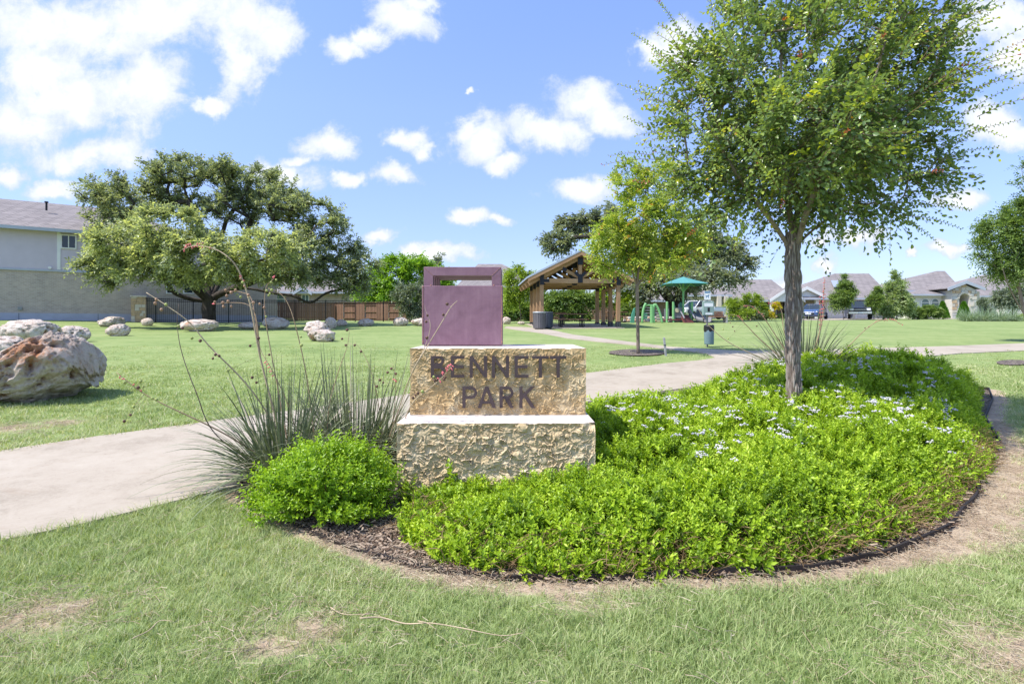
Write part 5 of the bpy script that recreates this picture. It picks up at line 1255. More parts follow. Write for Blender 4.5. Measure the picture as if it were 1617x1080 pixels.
# dense tree leaning in from the right
d = 20; b = onz((1634 - CX) / FPX * d, d)
tree('tree', 'dense dark green tree with crooked pale limbs leaning in beside the ornamental grasses', 'tree', b, [b - Vector((0, 0, .1)), at(1628, 520, d), at(1621, 500, d)],
     px_lobes([(1578, 368, 38, 38), (1620, 352, 46, 46), (1600, 412, 46, 30), (1556, 395, 20, 26), (1650, 400, 50, 50), (1640, 330, 40, 40), (1605, 292, 14, 14), (1620, 265, 12, 14), (1585, 430, 26, 16)], d, 1.0), ('midgreen', 'barkgrey'), 61, 420, 5, .42, 9, .085, .045, .11, .008, .42, .3, .015,
     [spline([at(1622, 505, d), at(1602, 470, d - .3), at(1588, 440, d - .4), at(1578, 400, d - .4)], 3), spline([at(1622, 505, d), at(1612, 470, d), at(1606, 430, d), at(1618, 380, d)], 3), spline([at(1623, 505, d), at(1640, 450, d + .4), at(1645, 380, d + .4)], 3)], tint0=.42, tvar=.17)

# cone cypresses, grass clumps
def cone(label, px, d, w_, top, seed):
    rg = np.random.default_rng(seed); b = onz((px - CX) / FPX * d, d); h_ = (at(px, top, d).z - b.z); rr = w_ / FPX * d
    n = 2600; u = rg.random(n) ** .8; a = rg.uniform(0, 6.28, n); rad = rr * np.sin(np.clip(.22 + .78 * (1 - u), 0, 1) * math.pi / 2 * 1.0) * (1 - u) ** .35 * rg.uniform(.75, 1.05, n)
    P = np.stack([rad * np.cos(a), rad * np.sin(a), u * h_ * .97 + .02], 1)
    A = np.stack([np.cos(a) * .5, np.sin(a) * .5, np.full(n, 1.)], 1) + rg.normal(0, .3, (n, 3)); Nn = np.stack([np.cos(a), np.sin(a), np.full(n, .2)], 1) + rg.normal(0, .4, (n, 3))
    t = thing('cypress', label, 'cypress', b, 0, 'clipped cypresses at the stone entrance'); L = rg.uniform(.12, .24, n)
    link('foliage', leaf_mesh('foliage', P, A, Nn, L, L * .4, rg.normal(.5, .2, n)), M['cypress'], t)
    mb = MB(); mb.tube([(0, 0, -.05), (0, 0, h_ * .8)], [.05, .02], 6); mb.build('stem', M['barkgrey'], t)
cone('bright green cone cypress left of the arched stone entrance', 1488.5, 58, 9, 477, 1); cone('bright green cone cypress right of the arched stone entrance', 1522, 58, 9, 477.5, 2)
def fountain(name, label, cat, c, n, L, wd, mat, seed, spread=1.0, group=None, up=1.0, sag=.55, seg=5, cen_r=.05, parent=None, tmean=.5):
    rg = np.random.default_rng(seed); t = parent or thing(name, label, cat, c, 0, group)
    a = rg.uniform(0, 6.28, n); r_ = cen_r * np.sqrt(rg.random(n)); el = np.clip(rg.normal(.95, .32, n) * 1.0, .12, 1.5) if spread == 1 else np.clip(rg.normal(.84, .36 * spread, n), .08, 1.5)
    D = np.stack([np.cos(a) * np.cos(el), np.sin(a) * np.cos(el), np.sin(el) * up], 1); Ln = L * rg.uniform(.55, 1.1, n)
    S = unit(np.cross(D, np.array([0, 0, 1.]) + rg.normal(0, .25, (n, 3)))); base = np.stack([r_ * np.cos(a), r_ * np.sin(a), np.full(n, -.01)], 1)
    rows = []
    for q in range(seg + 1):
        s_ = q / seg; p = base + D * (Ln * s_)[:, None] - np.array([0, 0, 1]) * (sag * Ln * s_ ** 2.3 * np.cos(el))[:, None]
        w_ = wd * (1 - s_ ** 1.8 * .93) * (.6 + .8 * min(1, s_ * 4) * .5)
        rows.append(np.stack([p - S * w_ / 2, p + np.cross(S, D) * w_ * .28, p + S * w_ / 2], 1))
    V = np.stack(rows, 1).reshape(-1, 3); m_ = (seg + 1) * 3; F = []
    b = np.arange(n)[:, None] * m_
    for q in range(seg):
        for e in (0, 1): F.append(b + np.array([[q * 3 + e, q * 3 + e + 1, q * 3 + 3 + e + 1, q * 3 + 3 + e]]))
    me = fast_mesh('leaves', V, np.concatenate(F)); attr(me, 'tint', np.repeat(np.clip(rg.normal(tmean, .2, n) + (rg.random(n) < .05) * .5, 0, 1), m_))
    kind(link('leaves', me, M[mat], t), 'stuff')
    return t
for k, (px, lab) in enumerate(((1528, 'pale blue green grass clump at the left end of the row below the window'), (1553, 'widest pale ornamental grass clump, second from the stone entrance'), (1577, 'pale ornamental grass clump before the white wall, third from the entrance'), (1598, 'greener ornamental grass clump beside the yellow green shrub'))):
    p = ray(px, 517.2); p = onz((px - CX) / FPX * 46, 46); fountain('ornamental_grass', lab, 'ornamental grass', p, 420, 1.35 if k != 1 else 1.5, .03, 'bluegrass', 70 + k, 1.0, 'ornamental grasses by the lawn', cen_r=.35, sag=.7)

# ------------------------------------------------------------------ red yuccas
def stalk(parent, b0, pts, r0, mat, pods=(), blossoms=(), seed=0, auto=None):
    """a flower stalk: photo points with depth; pods and blossoms as (px,py,colour) at that depth"""
    rg = np.random.default_rng(seed + 500); ln = spline([at(*p) - b0 for p in pts], 6); n = len(ln)
    mb = MB(); mb.tube(ln, [r0 * (1 - .72 * q / n) for q in range(n)], 6)
    for q in range(int(n * .4), n - 1, 2):                       # bract scars
        mb.ball(ln[q], r0 * (1 - .72 * q / n) * 1.5, 5, 3)
    o = mb.build('flower_stalk', M[mat], parent, True)
    groups = {}
    def nearest(p): return min(ln, key=lambda q: (q - p).length)
    for px, py, c in pods:
        p = at(px, py, pts[-1][2]) - b0; a = nearest(p); g = groups.setdefault(c, [MB(), MB()])
        g[1].tube([a, (a + p) / 2 + Vector((0, 0, .004)), p], .0012, 3, False)
        s_ = rg.uniform(.009, .0125); g[0].ball(p, s_, 8, 6, (1, 1, 1.12)); g[0].ball(p - Vector((0, 0, s_ * 1.05)), s_ * .3, 5, 3)
        for kk in range(3):
            t = 2.1 * kk + rg.random(); g[0].ball(p + Vector((math.cos(t), math.sin(t), 0)) * s_ * .45, s_ * .78, 6, 5, (1, 1, 1.2))
    for c, (m1, m2) in groups.items():
        po = m1.build('seed_pod', M[{'b': 'podbrown', 't': 'podtan', 'g': 'podgreen'}[c]], o, True); kind(po, 'stuff')
        kind(m2.build('pedicel', M[mat], o), 'stuff')
    if blossoms:
        m3 = MB()
        for px, py in blossoms:
            for q in range(3):
                p = at(px + rg.normal(0, 3), py + rg.normal(0, 3), pts[-1][2]) - b0; a = nearest(p); dd = (p - a).normalized() if (p - a).length > .003 else Vector(unit(rg.normal(size=3)))
                e = a + dd * rg.uniform(.018, .034); m3.tube([a, a.lerp(e, .35), a.lerp(e, .75), e], [.0012, .0045, .0055, .002], 6)
        kind(m3.build('blossom', M['pink'], o, True), 'stuff')
    return o
y1 = ray(452, 757); yuc = thing('red_yucca', 'large spiky red yucca with long pink and brown seed stalks left of the sign', 'yucca', y1)
fountain('', '', '', None, 620, 1.2, .017, 'yucca', 81, 1.15, cen_r=.2, sag=.5, parent=yuc, seg=7)
# second crown of the same clump, nearer the stone
y2 = fountain('red_yucca', 'second spiky yucca clump directly beside the limestone sign', 'yucca', onz(-1.5, 5.5), 700, 1.2, .017, 'yucca', 82, 1.2, cen_r=.3, sag=.5, seg=7)
Dy = y1.y
stalk(yuc, y1, [(445, 745, Dy), (380, 700, Dy - .2), (330, 672, Dy - .35), (262, 640, Dy - .5), (222, 618, Dy - .55), (184, 588, Dy - .6)], .008, 'stalk', [(197, 604, 'g'), (222, 602, 'g'), (226, 611, 'g'), (240, 629, 'g'), (247, 631, 'g'), (211, 642, 'g'), (218, 612, 'b'), (196, 665, 'b'), (206, 655, 'b')], [(190, 600), (228, 612), (224, 600)], 1)
stalk(yuc, y1, [(455, 740, Dy), (430, 640, Dy - .1), (410, 560, Dy - .15), (395, 480, Dy - .2), (378, 430, Dy - .25), (362, 408, Dy - .3), (340, 394, Dy - .3), (310, 388, Dy - .3), (288, 394, Dy - .3)], .010, 'tanstalk', [(320, 384, 't'), (332, 392, 't'), (380, 440, 't'), (386, 452, 't'), (392, 466, 't'), (383, 446, 'g'), (400, 478, 't')], [(290, 392), (297, 386), (305, 388), (316, 386), (378, 436), (388, 440)], 2)
stalk(yuc, y1, [(411, 560, Dy - .15), (404, 500, Dy - .15), (392, 482, Dy - .15), (370, 478, Dy - .15), (340, 480, Dy - .15)], .0055, 'stalk', [(339, 477, 't'), (352, 478, 't'), (353, 484, 't'), (360, 476, 't'), (365, 484, 't')], [(334, 480)], 3)
stalk(yuc, y1, [(408, 545, Dy - .15), (398, 475, Dy - .1), (382, 462, Dy - .1), (365, 460, Dy - .1), (355, 461, Dy - .1)], .0050, 'stalk', [(356, 458, 't'), (365, 462, 't'), (358, 467, 't'), (372, 458, 't'), (380, 469, 'g')], [], 4)
stalk(yuc, y1, [(470, 730, Dy), (400, 620, Dy - .3), (330, 546, Dy - .5), (300, 510, Dy - .55), (262, 482, Dy - .6), (231, 462, Dy - .6)], .0075, 'tanstalk', [(247, 473, 't'), (245, 479, 't'), (255, 489, 't'), (262, 481, 'g'), (282, 515, 'g'), (303, 534, 'g'), (288, 518, 'b'), (316, 538, 'b'), (340, 560, 'b'), (346, 562, 'b'), (336, 566, 'b')], [], 5)
stalk(yuc, y1, [(420, 745, Dy - .1), (340, 685, Dy - .4), (310, 620, Dy - .5), (288, 560, Dy - .5), (280, 515, Dy - .5), (282, 480, Dy - .5)], .0055, 'deadstalk', [], [], 6)
stalk(yuc, y1, [(500, 720, Dy + .1), (485, 600, Dy), (468, 520, Dy - .1), (455, 480, Dy - .1), (440, 462, Dy - .1), (424, 456, Dy - .1)], .0060, 'stalk', [(421, 459, 'g'), (426, 464, 'g'), (429, 458, 'g'), (424, 467, 'g'), (475, 532, 'g'), (476, 545, 'g')], [], 7)
stalk(yuc, y1, [(515, 715, Dy + .1), (520, 640, Dy), (535, 585, Dy), (548, 548, Dy), (552, 522, Dy)], .0055, 'stalk', [(548, 521, 'b'), (546, 545, 'b'), (560, 545, 'b'), (540, 535, 'b')], [], 8)
stalk(yuc, y1, [(480, 725, Dy), (455, 640, Dy - .2), (430, 585, Dy - .3), (415, 560, Dy - .3), (408, 540, Dy - .3)], .005, 'stalk', [(395, 546, 'b'), (408, 534, 'b'), (425, 560, 'b'), (398, 596, 'b'), (405, 604, 'b'), (360, 585, 'g')], [(398, 594), (388, 612)], 9)
stalk(yuc, y1, [(462, 740, Dy), (440, 620, Dy), (425, 540, Dy), (418, 490, Dy), (420, 455, Dy), (432, 440, Dy)], .006, 'stalk', [(428, 446, 'g'), (436, 442, 'g'), (410, 480, 't'), (417, 486, 't'), (420, 500, 'g')], [(434, 436)], 10)
b2 = y2.location.copy()
dS = 4.62
stalk(y2, b2, [(600, 735, 5.5), (625, 660, 5.0), (650, 590, dS), (676, 545, dS), (700, 505, dS), (712, 485, dS), (722, 475, dS)], .0065, 'tanstalk', [(706, 480, 'b'), (700, 497, 'b'), (674, 533, 'b')], [], 11)
stalk(y2, b2, [(652, 588, dS), (672, 545, dS), (679, 520, dS), (678, 505, dS), (672, 490, dS), (671, 483, dS)], .0035, 'tanstalk', [(675, 498, 'b'), (673, 508, 'b')], [], 12)
stalk(y2, b2, [(620, 720, 5.3), (640, 660, 4.7), (655, 632, 4.5), (680, 612, 4.45), (700, 594, 4.45), (714, 577, 4.45)], .0055, 'tanstalk', [(652, 628, 'b'), (656, 624, 'b'), (660, 621, 'b'), (667, 618, 'g'), (686, 601, 'b'), (690, 600, 'b'), (701, 599, 'b'), (703, 596, 'b'), (685, 595, 'g')], [(692, 596), (702, 588), (710, 580), (713, 577)], 13)
stalk(y2, b2, [(600, 730, 5.6), (600, 660, 5.5), (590, 600, 5.4), (575, 560, 5.4), (560, 540, 5.4)], .005, 'stalk', [(595, 610, 'b'), (600, 600, 'b'), (570, 555, 'b')], [], 14)
stalk(y2, b2, [(610, 730, 5.6), (622, 650, 5.5), (625, 600, 5.4), (620, 575, 5.4)], .005, 'stalk', [(612, 588, 'b'), (618, 582, 'b'), (625, 590, 'b'), (605, 604, 'b'), (555, 660, 'g'), (552, 650, 'g')], [(624, 604)], 15)
# yucca behind the big trunk
y3 = onz((1268 - CX) / FPX * 10.2, 10.2)
yb = fountain('red_yucca', 'spiky yucca with a tall pink flower spire behind the big tree trunk', 'yucca', y3, 520, 1.7, .02, 'yucca', 83, 1.05, cen_r=.18, sag=.5, seg=6); D3 = 10.0
stalk(yb, y3, [(1275, 585, D3), (1290, 540, D3), (1299, 500, D3), (1301, 465, D3), (1302, 438, D3)], .011, 'stalk', [(1302, 455, 't'), (1300, 462, 't'), (1299, 480, 't')], [(1301, y) for y in range(440, 505, 5)] + [(1297, y) for y in range(460, 520, 8)] + [(1304, 470), (1305, 490)], 16)
stalk(yb, y3, [(1260, 585, D3), (1210, 545, D3), (1180, 515, D3), (1165, 500, D3), (1150, 496, D3)], .010, 'stalk', [(1142, 520, 'g'), (1150, 535, 'g'), (1157, 516, 'b'), (1160, 523, 'b'), (1153, 510, 't')], [(1170, 500), (1165, 498)], 17)
stalk(yb, y3, [(1262, 585, D3), (1225, 530, D3), (1205, 500, D3), (1190, 485, D3), (1175, 482, D3)], .010, 'stalk', [(1180, 500, 'b'), (1185, 505, 't'), (1195, 515, 'b')], [(1190, 488), (1200, 492), (1210, 488), (1178, 495)], 18)
stalk(yb, y3, [(1255, 590, D3 - .4), (1190, 560, D3 - .6), (1150, 540, D3 - .6), (1120, 515, D3 - .6), (1108, 497, D3 - .6), (1098, 480, D3 - .6)], .009, 'tanstalk', [], [], 19)
stalk(yb, y3, [(1280, 588, D3), (1330, 555, D3), (1365, 522, D3), (1385, 508, D3), (1405, 505, D3), (1425, 512, D3)], .009, 'stalk', [(1366, 518, 'b'), (1372, 516, 't')], [(1385, 508), (1395, 505), (1402, 504), (1410, 505), (1418, 508), (1424, 515)], 20)
stalk(yb, y3, [(1270, 588, D3), (1240, 530, D3), (1235, 495, D3), (1228, 482, D3), (1215, 478, D3)], .008, 'stalk', [(1222, 492, 'b'), (1226, 500, 't')], [(1215, 482), (1222, 480), (1205, 500)], 21)
stalk(yb, y3, [(1285, 588, D3), (1292, 540, D3), (1296, 500, D3), (1295, 470, D3)], .008, 'stalk', [], [(1295, y) for y in range(470, 515, 7)], 22)

# twigs lying on the lawn
def lying(label, pts, r0, seed, forks=()):
    P = [ray(*p) + Vector((0, 0, .045 + .008 * math.sin(k * 2 + seed))) for k, p in enumerate(pts)]; c = P[0].copy(); t = thing('fallen_twig', label, 'twig', c, 0, 'dry twigs lying on the grass')
    ln = spline([p - c for p in P], 5); mb = MB(); mb.tube(ln, [r0 * (1 - .6 * q / len(ln)) for q in range(len(ln))], 5)
    mb.build('stem', M['tanstalk'], t, True)
    if forks:
        for a, b in forks:
            m2 = MB(); A_ = ray(*a) + Vector((0, 0, .05)) - c; B_ = ray(*b) + Vector((0, 0, .04)) - c; m2.tube(spline([A_, (A_ + B_) / 2 + Vector((0, 0, .01)), B_], 4), [r0 * .6, r0 * .55, r0 * .5, r0 * .5, r0 * .45, r0 * .4, r0 * .35, r0 * .3, r0 * .3], 5)
            m2.build('side_shoot', M['tanstalk'], t, True)
lying('longest pale dry twig with a forked end on the near grass', [(568, 994), (600, 990), (640, 998), (680, 1002), (730, 1012), (790, 1016), (826, 1019)], .0042, 1, [((660, 1000), (690, 1010)), ((570, 993), (590, 986))])
lying('short straight dry twig just left of the longest one', [(522, 977), (545, 984), (590, 986)], .003, 2)
lying('thin crooked twig on the grass left of the bare patch', [(210, 1026), (235, 1012), (252, 1000), (272, 997)], .003, 3)
lying('small dry stem on the grass below the left bush', [(296, 854), (312, 846), (328, 842)], .0028, 4)
# ------------------------------------------------------------------ pavilion
pz = float(ter(PAV_O.x, PAV_O.y + 1.5)) + .02
pv = thing('pavilion', 'open timber picnic pavilion with black steel brackets and metal gable roof', 'pavilion', (PAV_O.x, PAV_O.y, pz), PAV_RZ)
HWP, BAY, ZT, ZB, PK, SLP, RH = 2.17, 1.8, 2.90, 2.44, 4.09, .505, 2.97
def roof_z(x): return PK - SLP * abs(x)
post = MB().box(-.10, .10, -.14, .14, .0, ZT); first = None
pb = MB().box(-.125, .125, -.165, .165, 0, .30)
bolts = MB()
for x in (-.06, .06):
    for z in (.07, .15, .23): bolts.lathe([(.016, 0), (.016, .012)], 6, M=Matrix.Translation((x, -.166, z)) @ Matrix.Rotation(R(90), 4, 'X'))
tbk = MB().box(-.115, .115, -.155, -.140, ZB - .12, ZT - .02).box(-.34, .34, -.155, -.141, ZB + .06, ZB + .22) if False else MB().box(-.115, .115, -.158, -.142, ZB - .10, ZT + .05)
for sx in (-1, 1):
    for k in range(4):
        loc = (sx * HWP, k * BAY, 0)
        if first is None:
            po = bevel(post.build('post', M['timber'], pv, loc=loc), .01); bb = pb.build('base_bracket', M['bracket'], po); bl = bolts.build('bolt', M['bolt'], po); kind(bl, 'stuff'); tk = tbk.build('top_bracket', M['bracket'], po); first = po
        else:
            c = share(first, pv, loc)
            for ch in (bb, bl, tk): share(ch, c)
beam = MB().box(-HWP + .10, HWP - .10, -.09, .09, ZB, ZB + .26)
arm = MB().box(.0, .34, -.112, -.092, ZB + .05, ZB + .22)
kp = MB().box(-.10, .10, -.09, .09, ZB + .26, PK - .22)
hub = MB().box(-.13, .13, -.118, -.094, ZB + .02, ZB + .50)
for s in (-1, 1): hub.beam((s * .10, -.112, ZB + .42), (s * .30, -.112, ZB + .62), .016, .16, (0, 0, 1))
pk = MB().box(-.15, .15, -.118, -.094, PK - .62, PK - .20)
web = MB().beam((.11, 0, ZB + .36), (1.02, 0, roof_z(1.02) - .30), .14, .17)
wpl = MB().beam((.78, -.09, ZB + .36 + .67 * (roof_z(1.02) - .30 - ZB - .36) / .91), (1.0, -.09, roof_z(1.0) - .32), .02, .2)
raf = MB().beam((.06, 0, roof_z(.06) - .20), (RH - .05, 0, roof_z(RH - .05) - .20), .16, .24)
mid = MB().box(-.16, .16, -.115, -.093, ZB + .06, ZB + .17)
protos = []
for k in range(4):
    off = (0, k * BAY, 0)
    if k == 0:
        protos = [beam.build('tie_beam', M['timber_x'], pv), kp.build('king_post', M['timber'], pv), hub.build('truss_bracket', M['bracket'], pv), pk.build('truss_bracket', M['bracket'], pv)]
        for o in protos[:2]: bevel(o, .008)
        for bmb, nm, mt in ((web, 'strut', 'timber_x'), (raf, 'rafter', 'timber_x'), (arm, 'truss_bracket', 'bracket'), (wpl, 'truss_bracket', 'bracket')):
            if nm == 'truss_bracket' and bmb is arm: bmb = MB().box(HWP - .42, HWP - .10, -.112, -.092, ZB + .05, ZB + .22)
            o = bmb.build(nm, M[mt], pv); protos.append(o)
            m2 = MB(); m2.v = [(-x, y, z) for x, y, z in bmb.v]; m2.f = [f[::-1] for f in bmb.f]; protos.append(m2.build(nm, M[mt], pv))
    else:
        for o in protos: share(o, pv, off)
    if k: share(mid.build('splice_plate', M['bracket'], pv, loc=off), pv, off) if False else mid.build('splice_plate', M['bracket'], pv, loc=off)
Y0, Y1 = -.42, 3 * BAY + .42
purl = MB().box(-.05, .05, Y0 + .06, Y1 - .06, -.09, .09); pr = None
for x in (.35, .95, 1.55, 2.12, 2.55, 2.86):
    for s in (-1, 1):
        loc = (s * x, 0, roof_z(x) - .02)
        if pr is None: pr = purl.build('purlin', M['timber_y'], pv, loc=loc)
        else: share(pr, pv, loc)
for s in (-1, 1):
    dk = MB(); dk.prism([(0, PK + .075), (s * RH, PK + .075 - SLP * RH), (s * RH, PK + .10 - SLP * RH), (0, PK + .10)][::s], Y0, Y1); dk.build('roof_deck', M['timber_y'], pv)
    rs = MB(); rs.prism([(0, PK + .106), (s * (RH + .05), PK + .106 - SLP * (RH + .05)), (s * (RH + .05), PK + .15 - SLP * (RH + .05)), (0, PK + .15)][::s], Y0 - .05, Y1 + .05)
    n = 13
    for q in range(n + 1):
        y = Y0 - .04 + (Y1 - Y0 + .08) * q / n; rs.prism([(s * .02, PK + .14), (s * (RH + .05), PK + .14 - SLP * RH), (s * (RH + .05), PK + .19 - SLP * RH), (s * .02, PK + .19)][::s], y - .012, y + .012)
    rs.build('roof_panel', M['roofmetal'], pv)
    fb = MB(); fb.prism([(0, PK - .11), (s * RH, PK - .11 - SLP * RH), (s * RH, PK + .10 - SLP * RH), (0, PK + .10)][::s], Y0 - .035, Y0 - .004); fb.build('barge_board', M['timber_x'], pv)

# litter bins by the pavilion
def bin_(label, px, d, w_, h_, mat, seed):
    b = onz((px - CX) / FPX * d, d, .03); t = thing('litter_bin', label, 'litter bin', b, 0, 'bins by the pavilion'); r_ = w_ / 2
    mb = MB(); mb.lathe([(r_ * .9, .03), (r_ * .93, .05), (r_ * .97, h_ - .13), (r_, h_ - .12)], 24)
    for q in range(24):
        a = 2 * math.pi * q / 24; mb.beam((math.cos(a) * r_ * .93, math.sin(a) * r_ * .93, .05), (math.cos(a) * r_ * .99, math.sin(a) * r_ * .99, h_ - .13), .022, .04)
    mb.build('body', M[mat], t); l = MB(); l.lathe([(r_ * 1.05, h_ - .12), (r_ * 1.06, h_ - .08), (r_ * 1.0, h_ - .06), (r_ * .55, h_ - .055), (r_ * .5, h_ - .075), (.02, h_ - .08)], 24); l.build('lid', M['palesteel'] if mat == 'binmesh' else M[mat], t)
    f = MB(); f.lathe([(r_ * .7, 0), (r_ * .7, .03)], 16); f.build('foot', M['black'], t)
bin_('grey brown litter bin with a pale rim, at the left pavilion posts', 851.5, 30.6, .66, .98, 'binmesh', 1)
bin_('darker blue grey litter bin standing just right of the grey brown one', 865, 31.4, .56, .97, 'bindark', 2)

# picnic tables
def picnic(label, c, rz, L=1.75):
    t = thing('picnic_table', label, 'picnic table', c, rz, 'picnic tables'); pl = None
    for y in (-.30, -.15, 0, .15, .30):
        m_ = pl or MB().box(-L / 2, L / 2, -.068, .068, -.02, .02).build('table_plank', M['tablewood'], t)
        if pl: share(pl, t, (0, y, .75))
        else: m_.location = (0, y, .75); pl = m_
    sp = None
    for y in (-.72, -.58, .58, .72):
        if sp: share(sp, t, (0, y, .44))
        else: sp = MB().box(-L / 2, L / 2, -.062, .062, -.018, .018).build('seat_plank', M['tablewood'], t, loc=(0, y, .44))
    fr = None
    for x in (-L * .36, L * .36):
        if fr: share(fr, t, (x, 0, 0)); continue
        f = MB()
        for s in (-1, 1):
            f.tube([(0, s * .65, .42), (0, s * .65, .03), (0, s * .45, .02)], .028, 6); f.tube([(0, s * .18, .72), (0, s * .20, .02)], .03, 6); f.beam((0, s * .14, .40), (0, s * .78, .40), .05, .04)
        f.beam((0, -.36, .71), (0, .36, .71), .05, .04); f.beam((0, -.5, .02), (0, .5, .02), .06, .035)
        fr = f.build('leg_frame', M['black'], t, loc=(x, 0, 0))
picnic('brown plank picnic table with black legs in front under the pavilion', onz((902 - CX) / FPX * 33.2, 33.2, .03), R(4))
picnic('second picnic table beyond the right pavilion posts', onz((973 - CX) / FPX * 41, 41), R(4), 1.5)
picnic('picnic table at the back left under the pavilion, half hidden by the bins', onz((876 - CX) / FPX * 36.2, 36.2, .03), R(4), 1.4)

# ------------------------------------------------------------------ dog waste station
p0 = ray(1116.5, 547.5); d = p0.y; s_ = d / FPX
ds = thing('waste_station', 'grey green pet waste station with sign, dispenser box and bin on one post', 'waste station', p0)
zz = lambda py: CAMZ - (py - HY) * s_ - p0.z
MB().box(-.025, .025, -.025, .025, -.2, zz(460)).build('post', M['post'], ds)
sg = MB().box(-.10, .10, -.037, -.027, zz(473.5), zz(460)).build('sign', M['signwhite'], ds)
MB().box(-.088, .088, -.0385, -.0372, zz(463), zz(460.6)).build('sign_band', M['signblue'], sg)
dogm = MB(); zc = zz(468.5); dogm.prism([(-.05, zc - .05), (-.035, zc - .05), (-.03, zc - .005), (.02, zc - .005), (.025, zc - .05), (.04, zc - .05), (.04, zc + .02), (.055, zc + .045), (.05, zc + .065), (.025, zc + .06), (.018, zc + .03), (-.04, zc + .03), (-.065, zc + .06), (-.05, zc + .015)][::-1], -.0385, -.0372); dogm.build('dog_symbol', M['signblue'], sg)
w_ = 17 / 2 * s_; o = bevel(MB().box(-w_, w_, -.15, -.03, zz(498), zz(476.5)).build('dispenser_box', M['stationgreen'], ds), .012)
MB().box(-w_ * .82, w_ * .82, -.153, -.1505, zz(484.5), zz(479)).build('notice', M['signwhite'], o)
MB().box(-.035, .035, -.153, -.1505, zz(492.5), zz(486)).build('opening', M['black'], o)
MB().box(-w_ * .6, w_ * .7, -.153, -.1505, zz(497), zz(494.3)).build('notice', M['signwhite'], o)
rb = 15 / 2 * s_
mb = MB(); mb.lathe([(rb * .93, zz(543.5)), (rb * .97, zz(542.5)), (rb, zz(523)), (rb * 1.03, zz(520)), (rb * .98, zz(519.6))], 24, (0, -rb - .03, 0)); bn = mb.build('bin', M['stationbin'], ds, True)
mb = MB(); rg = np.random.default_rng(4); n = 24; vs = []; zt = [zz(523.5), zz(520.5), zz(516), zz(513.2), zz(515), zz(526)]; rr = [1.0, 1.05, 1.05, 1.0, .92, .85]
for r0, z in zip(rr, zt):
    for q in range(n): a = 2 * math.pi * q / n; k_ = r0 * rb * (1 + rg.normal(0, .018)); vs.append((math.cos(a) * k_, -rb - .03 + math.sin(a) * k_, z + rg.normal(0, .008)))
mb.add(vs, [(i * n + q, i * n + (q + 1) % n, (i + 1) * n + (q + 1) % n, (i + 1) * n + q) for i in range(5) for q in range(n)]); mb.build('bag_liner', M['liner'], bn, True)

# ------------------------------------------------------------------ playground
PD = 41
def pg(px, py, o=0): return at(px, py, PD + o)
def gz(px, o=0): return float(ter((px - CX) / FPX * (PD + o), PD + o))
S4 = PD / FPX
um = thing('shade_umbrella', 'large teal fabric shade umbrella on a lime green pole over the playground', 'umbrella', (pg(1079, 0).x, PD, gz(1079)))
L = lambda p: p - um.location
zt, ze = L(pg(1079, 437)).z, L(pg(1079, 449.5)).z; rw = 39 * S4
mb = MB(); n = 4; seg = 8; rings = 5; vs = []
for i in range(rings + 1):
    f = i / rings
    for q in range(8):
        a = q * math.pi / 4 + R(45); rr_ = rw * f * (1.0 if q % 2 == 0 else .80) * 1.08; vs.append((math.cos(a) * rr_, math.sin(a) * rr_, zt + (ze - zt) * (f ** .9) + (.05 * math.sin(f * math.pi) if q % 2 else 0)))
mb.add(vs, [(i * 8 + q, (i + 1) * 8 + q, (i + 1) * 8 + (q + 1) % 8, i * 8 + (q + 1) % 8) for i in range(rings) for q in range(8)])
cn = mb.build('canopy', M['shade'], um); sol = cn.modifiers.new('thick', 'SOLIDIFY'); sol.thickness = .03
MB().tube([(0, 0, -.1), (0, 0, zt - .05)], .07, 8).build('pole', M['playgreen'], um)
rib = None
for q in range(4):
    a = q * math.pi / 2 + R(45)
    if rib: share(rib, um, rot=(0, 0, a - R(45)))
    else: rib = MB().tube([(0, 0, zt - .12), (math.cos(a) * rw * .98, math.sin(a) * rw * .98, ze - .06)], .035, 6).tube([(0, 0, ze - .55), (math.cos(a) * rw * .42, math.sin(a) * rw * .42, zt + (ze - zt) * .42 - .1)], .03, 6).build('rib', M['playgreen'], um)
# climbing frame of bowed lime green posts
cf = thing('climbing_frame', 'lime green climbing frame with bowed posts, rope ladder and side wing', 'climbing frame', (pg(1026, 0).x, PD - 1, gz(1026, -1)))
Lc = lambda px, py, o=0: at(px, py, PD - 1 + o) - cf.location
for pts in ([(1014, 511), (1015, 495), (1017, 485), (1020, 479)], [(1033, 511), (1031.5, 497), (1032, 486), (1034, 480)], [(1046, 511), (1043, 498), (1039, 487), (1034.5, 480)]):
    MB().tube(spline([Lc(a, b_) for a, b_ in pts], 4), .085, 8).build('bowed_post', M['playgreen'], cf, True)
MB().tube([Lc(1020, 482), Lc(1034, 482)], .05, 6).build('top_rail', M['playgreen'], cf); MB().tube([Lc(1029, 511), Lc(1029, 483)], .12, 8).build('centre_post', M['playgreen'], cf)
rg_ = None
for k, y in enumerate((486, 490, 494.5, 499, 503.5)):
    MB().tube([Lc(1031.8 + .1 * k, y), Lc(1037 + 1.9 * k, y)], .035, 6).build('rung', M['playgrey'], cf)
    MB().tube([Lc(1016.5 - .4 * k, y), Lc(1027.5, y + .5)], .03, 6).build('rung', M['playgrey'], cf)
MB().prism([(Lc(1037, 0).x, Lc(0, 508).z), (Lc(1043, 0).x, Lc(0, 508).z), (Lc(1041, 0).x, Lc(0, 496).z), (Lc(1037, 0).x, Lc(0, 496).z)][::-1], .0, .06).build('tan_panel', M['playtan'], cf)
MB().box(Lc(1017, 0).x, Lc(1025, 0).x, .5, .56, Lc(0, 505).z, Lc(0, 493).z).build('dark_panel', M['playdark'], cf)
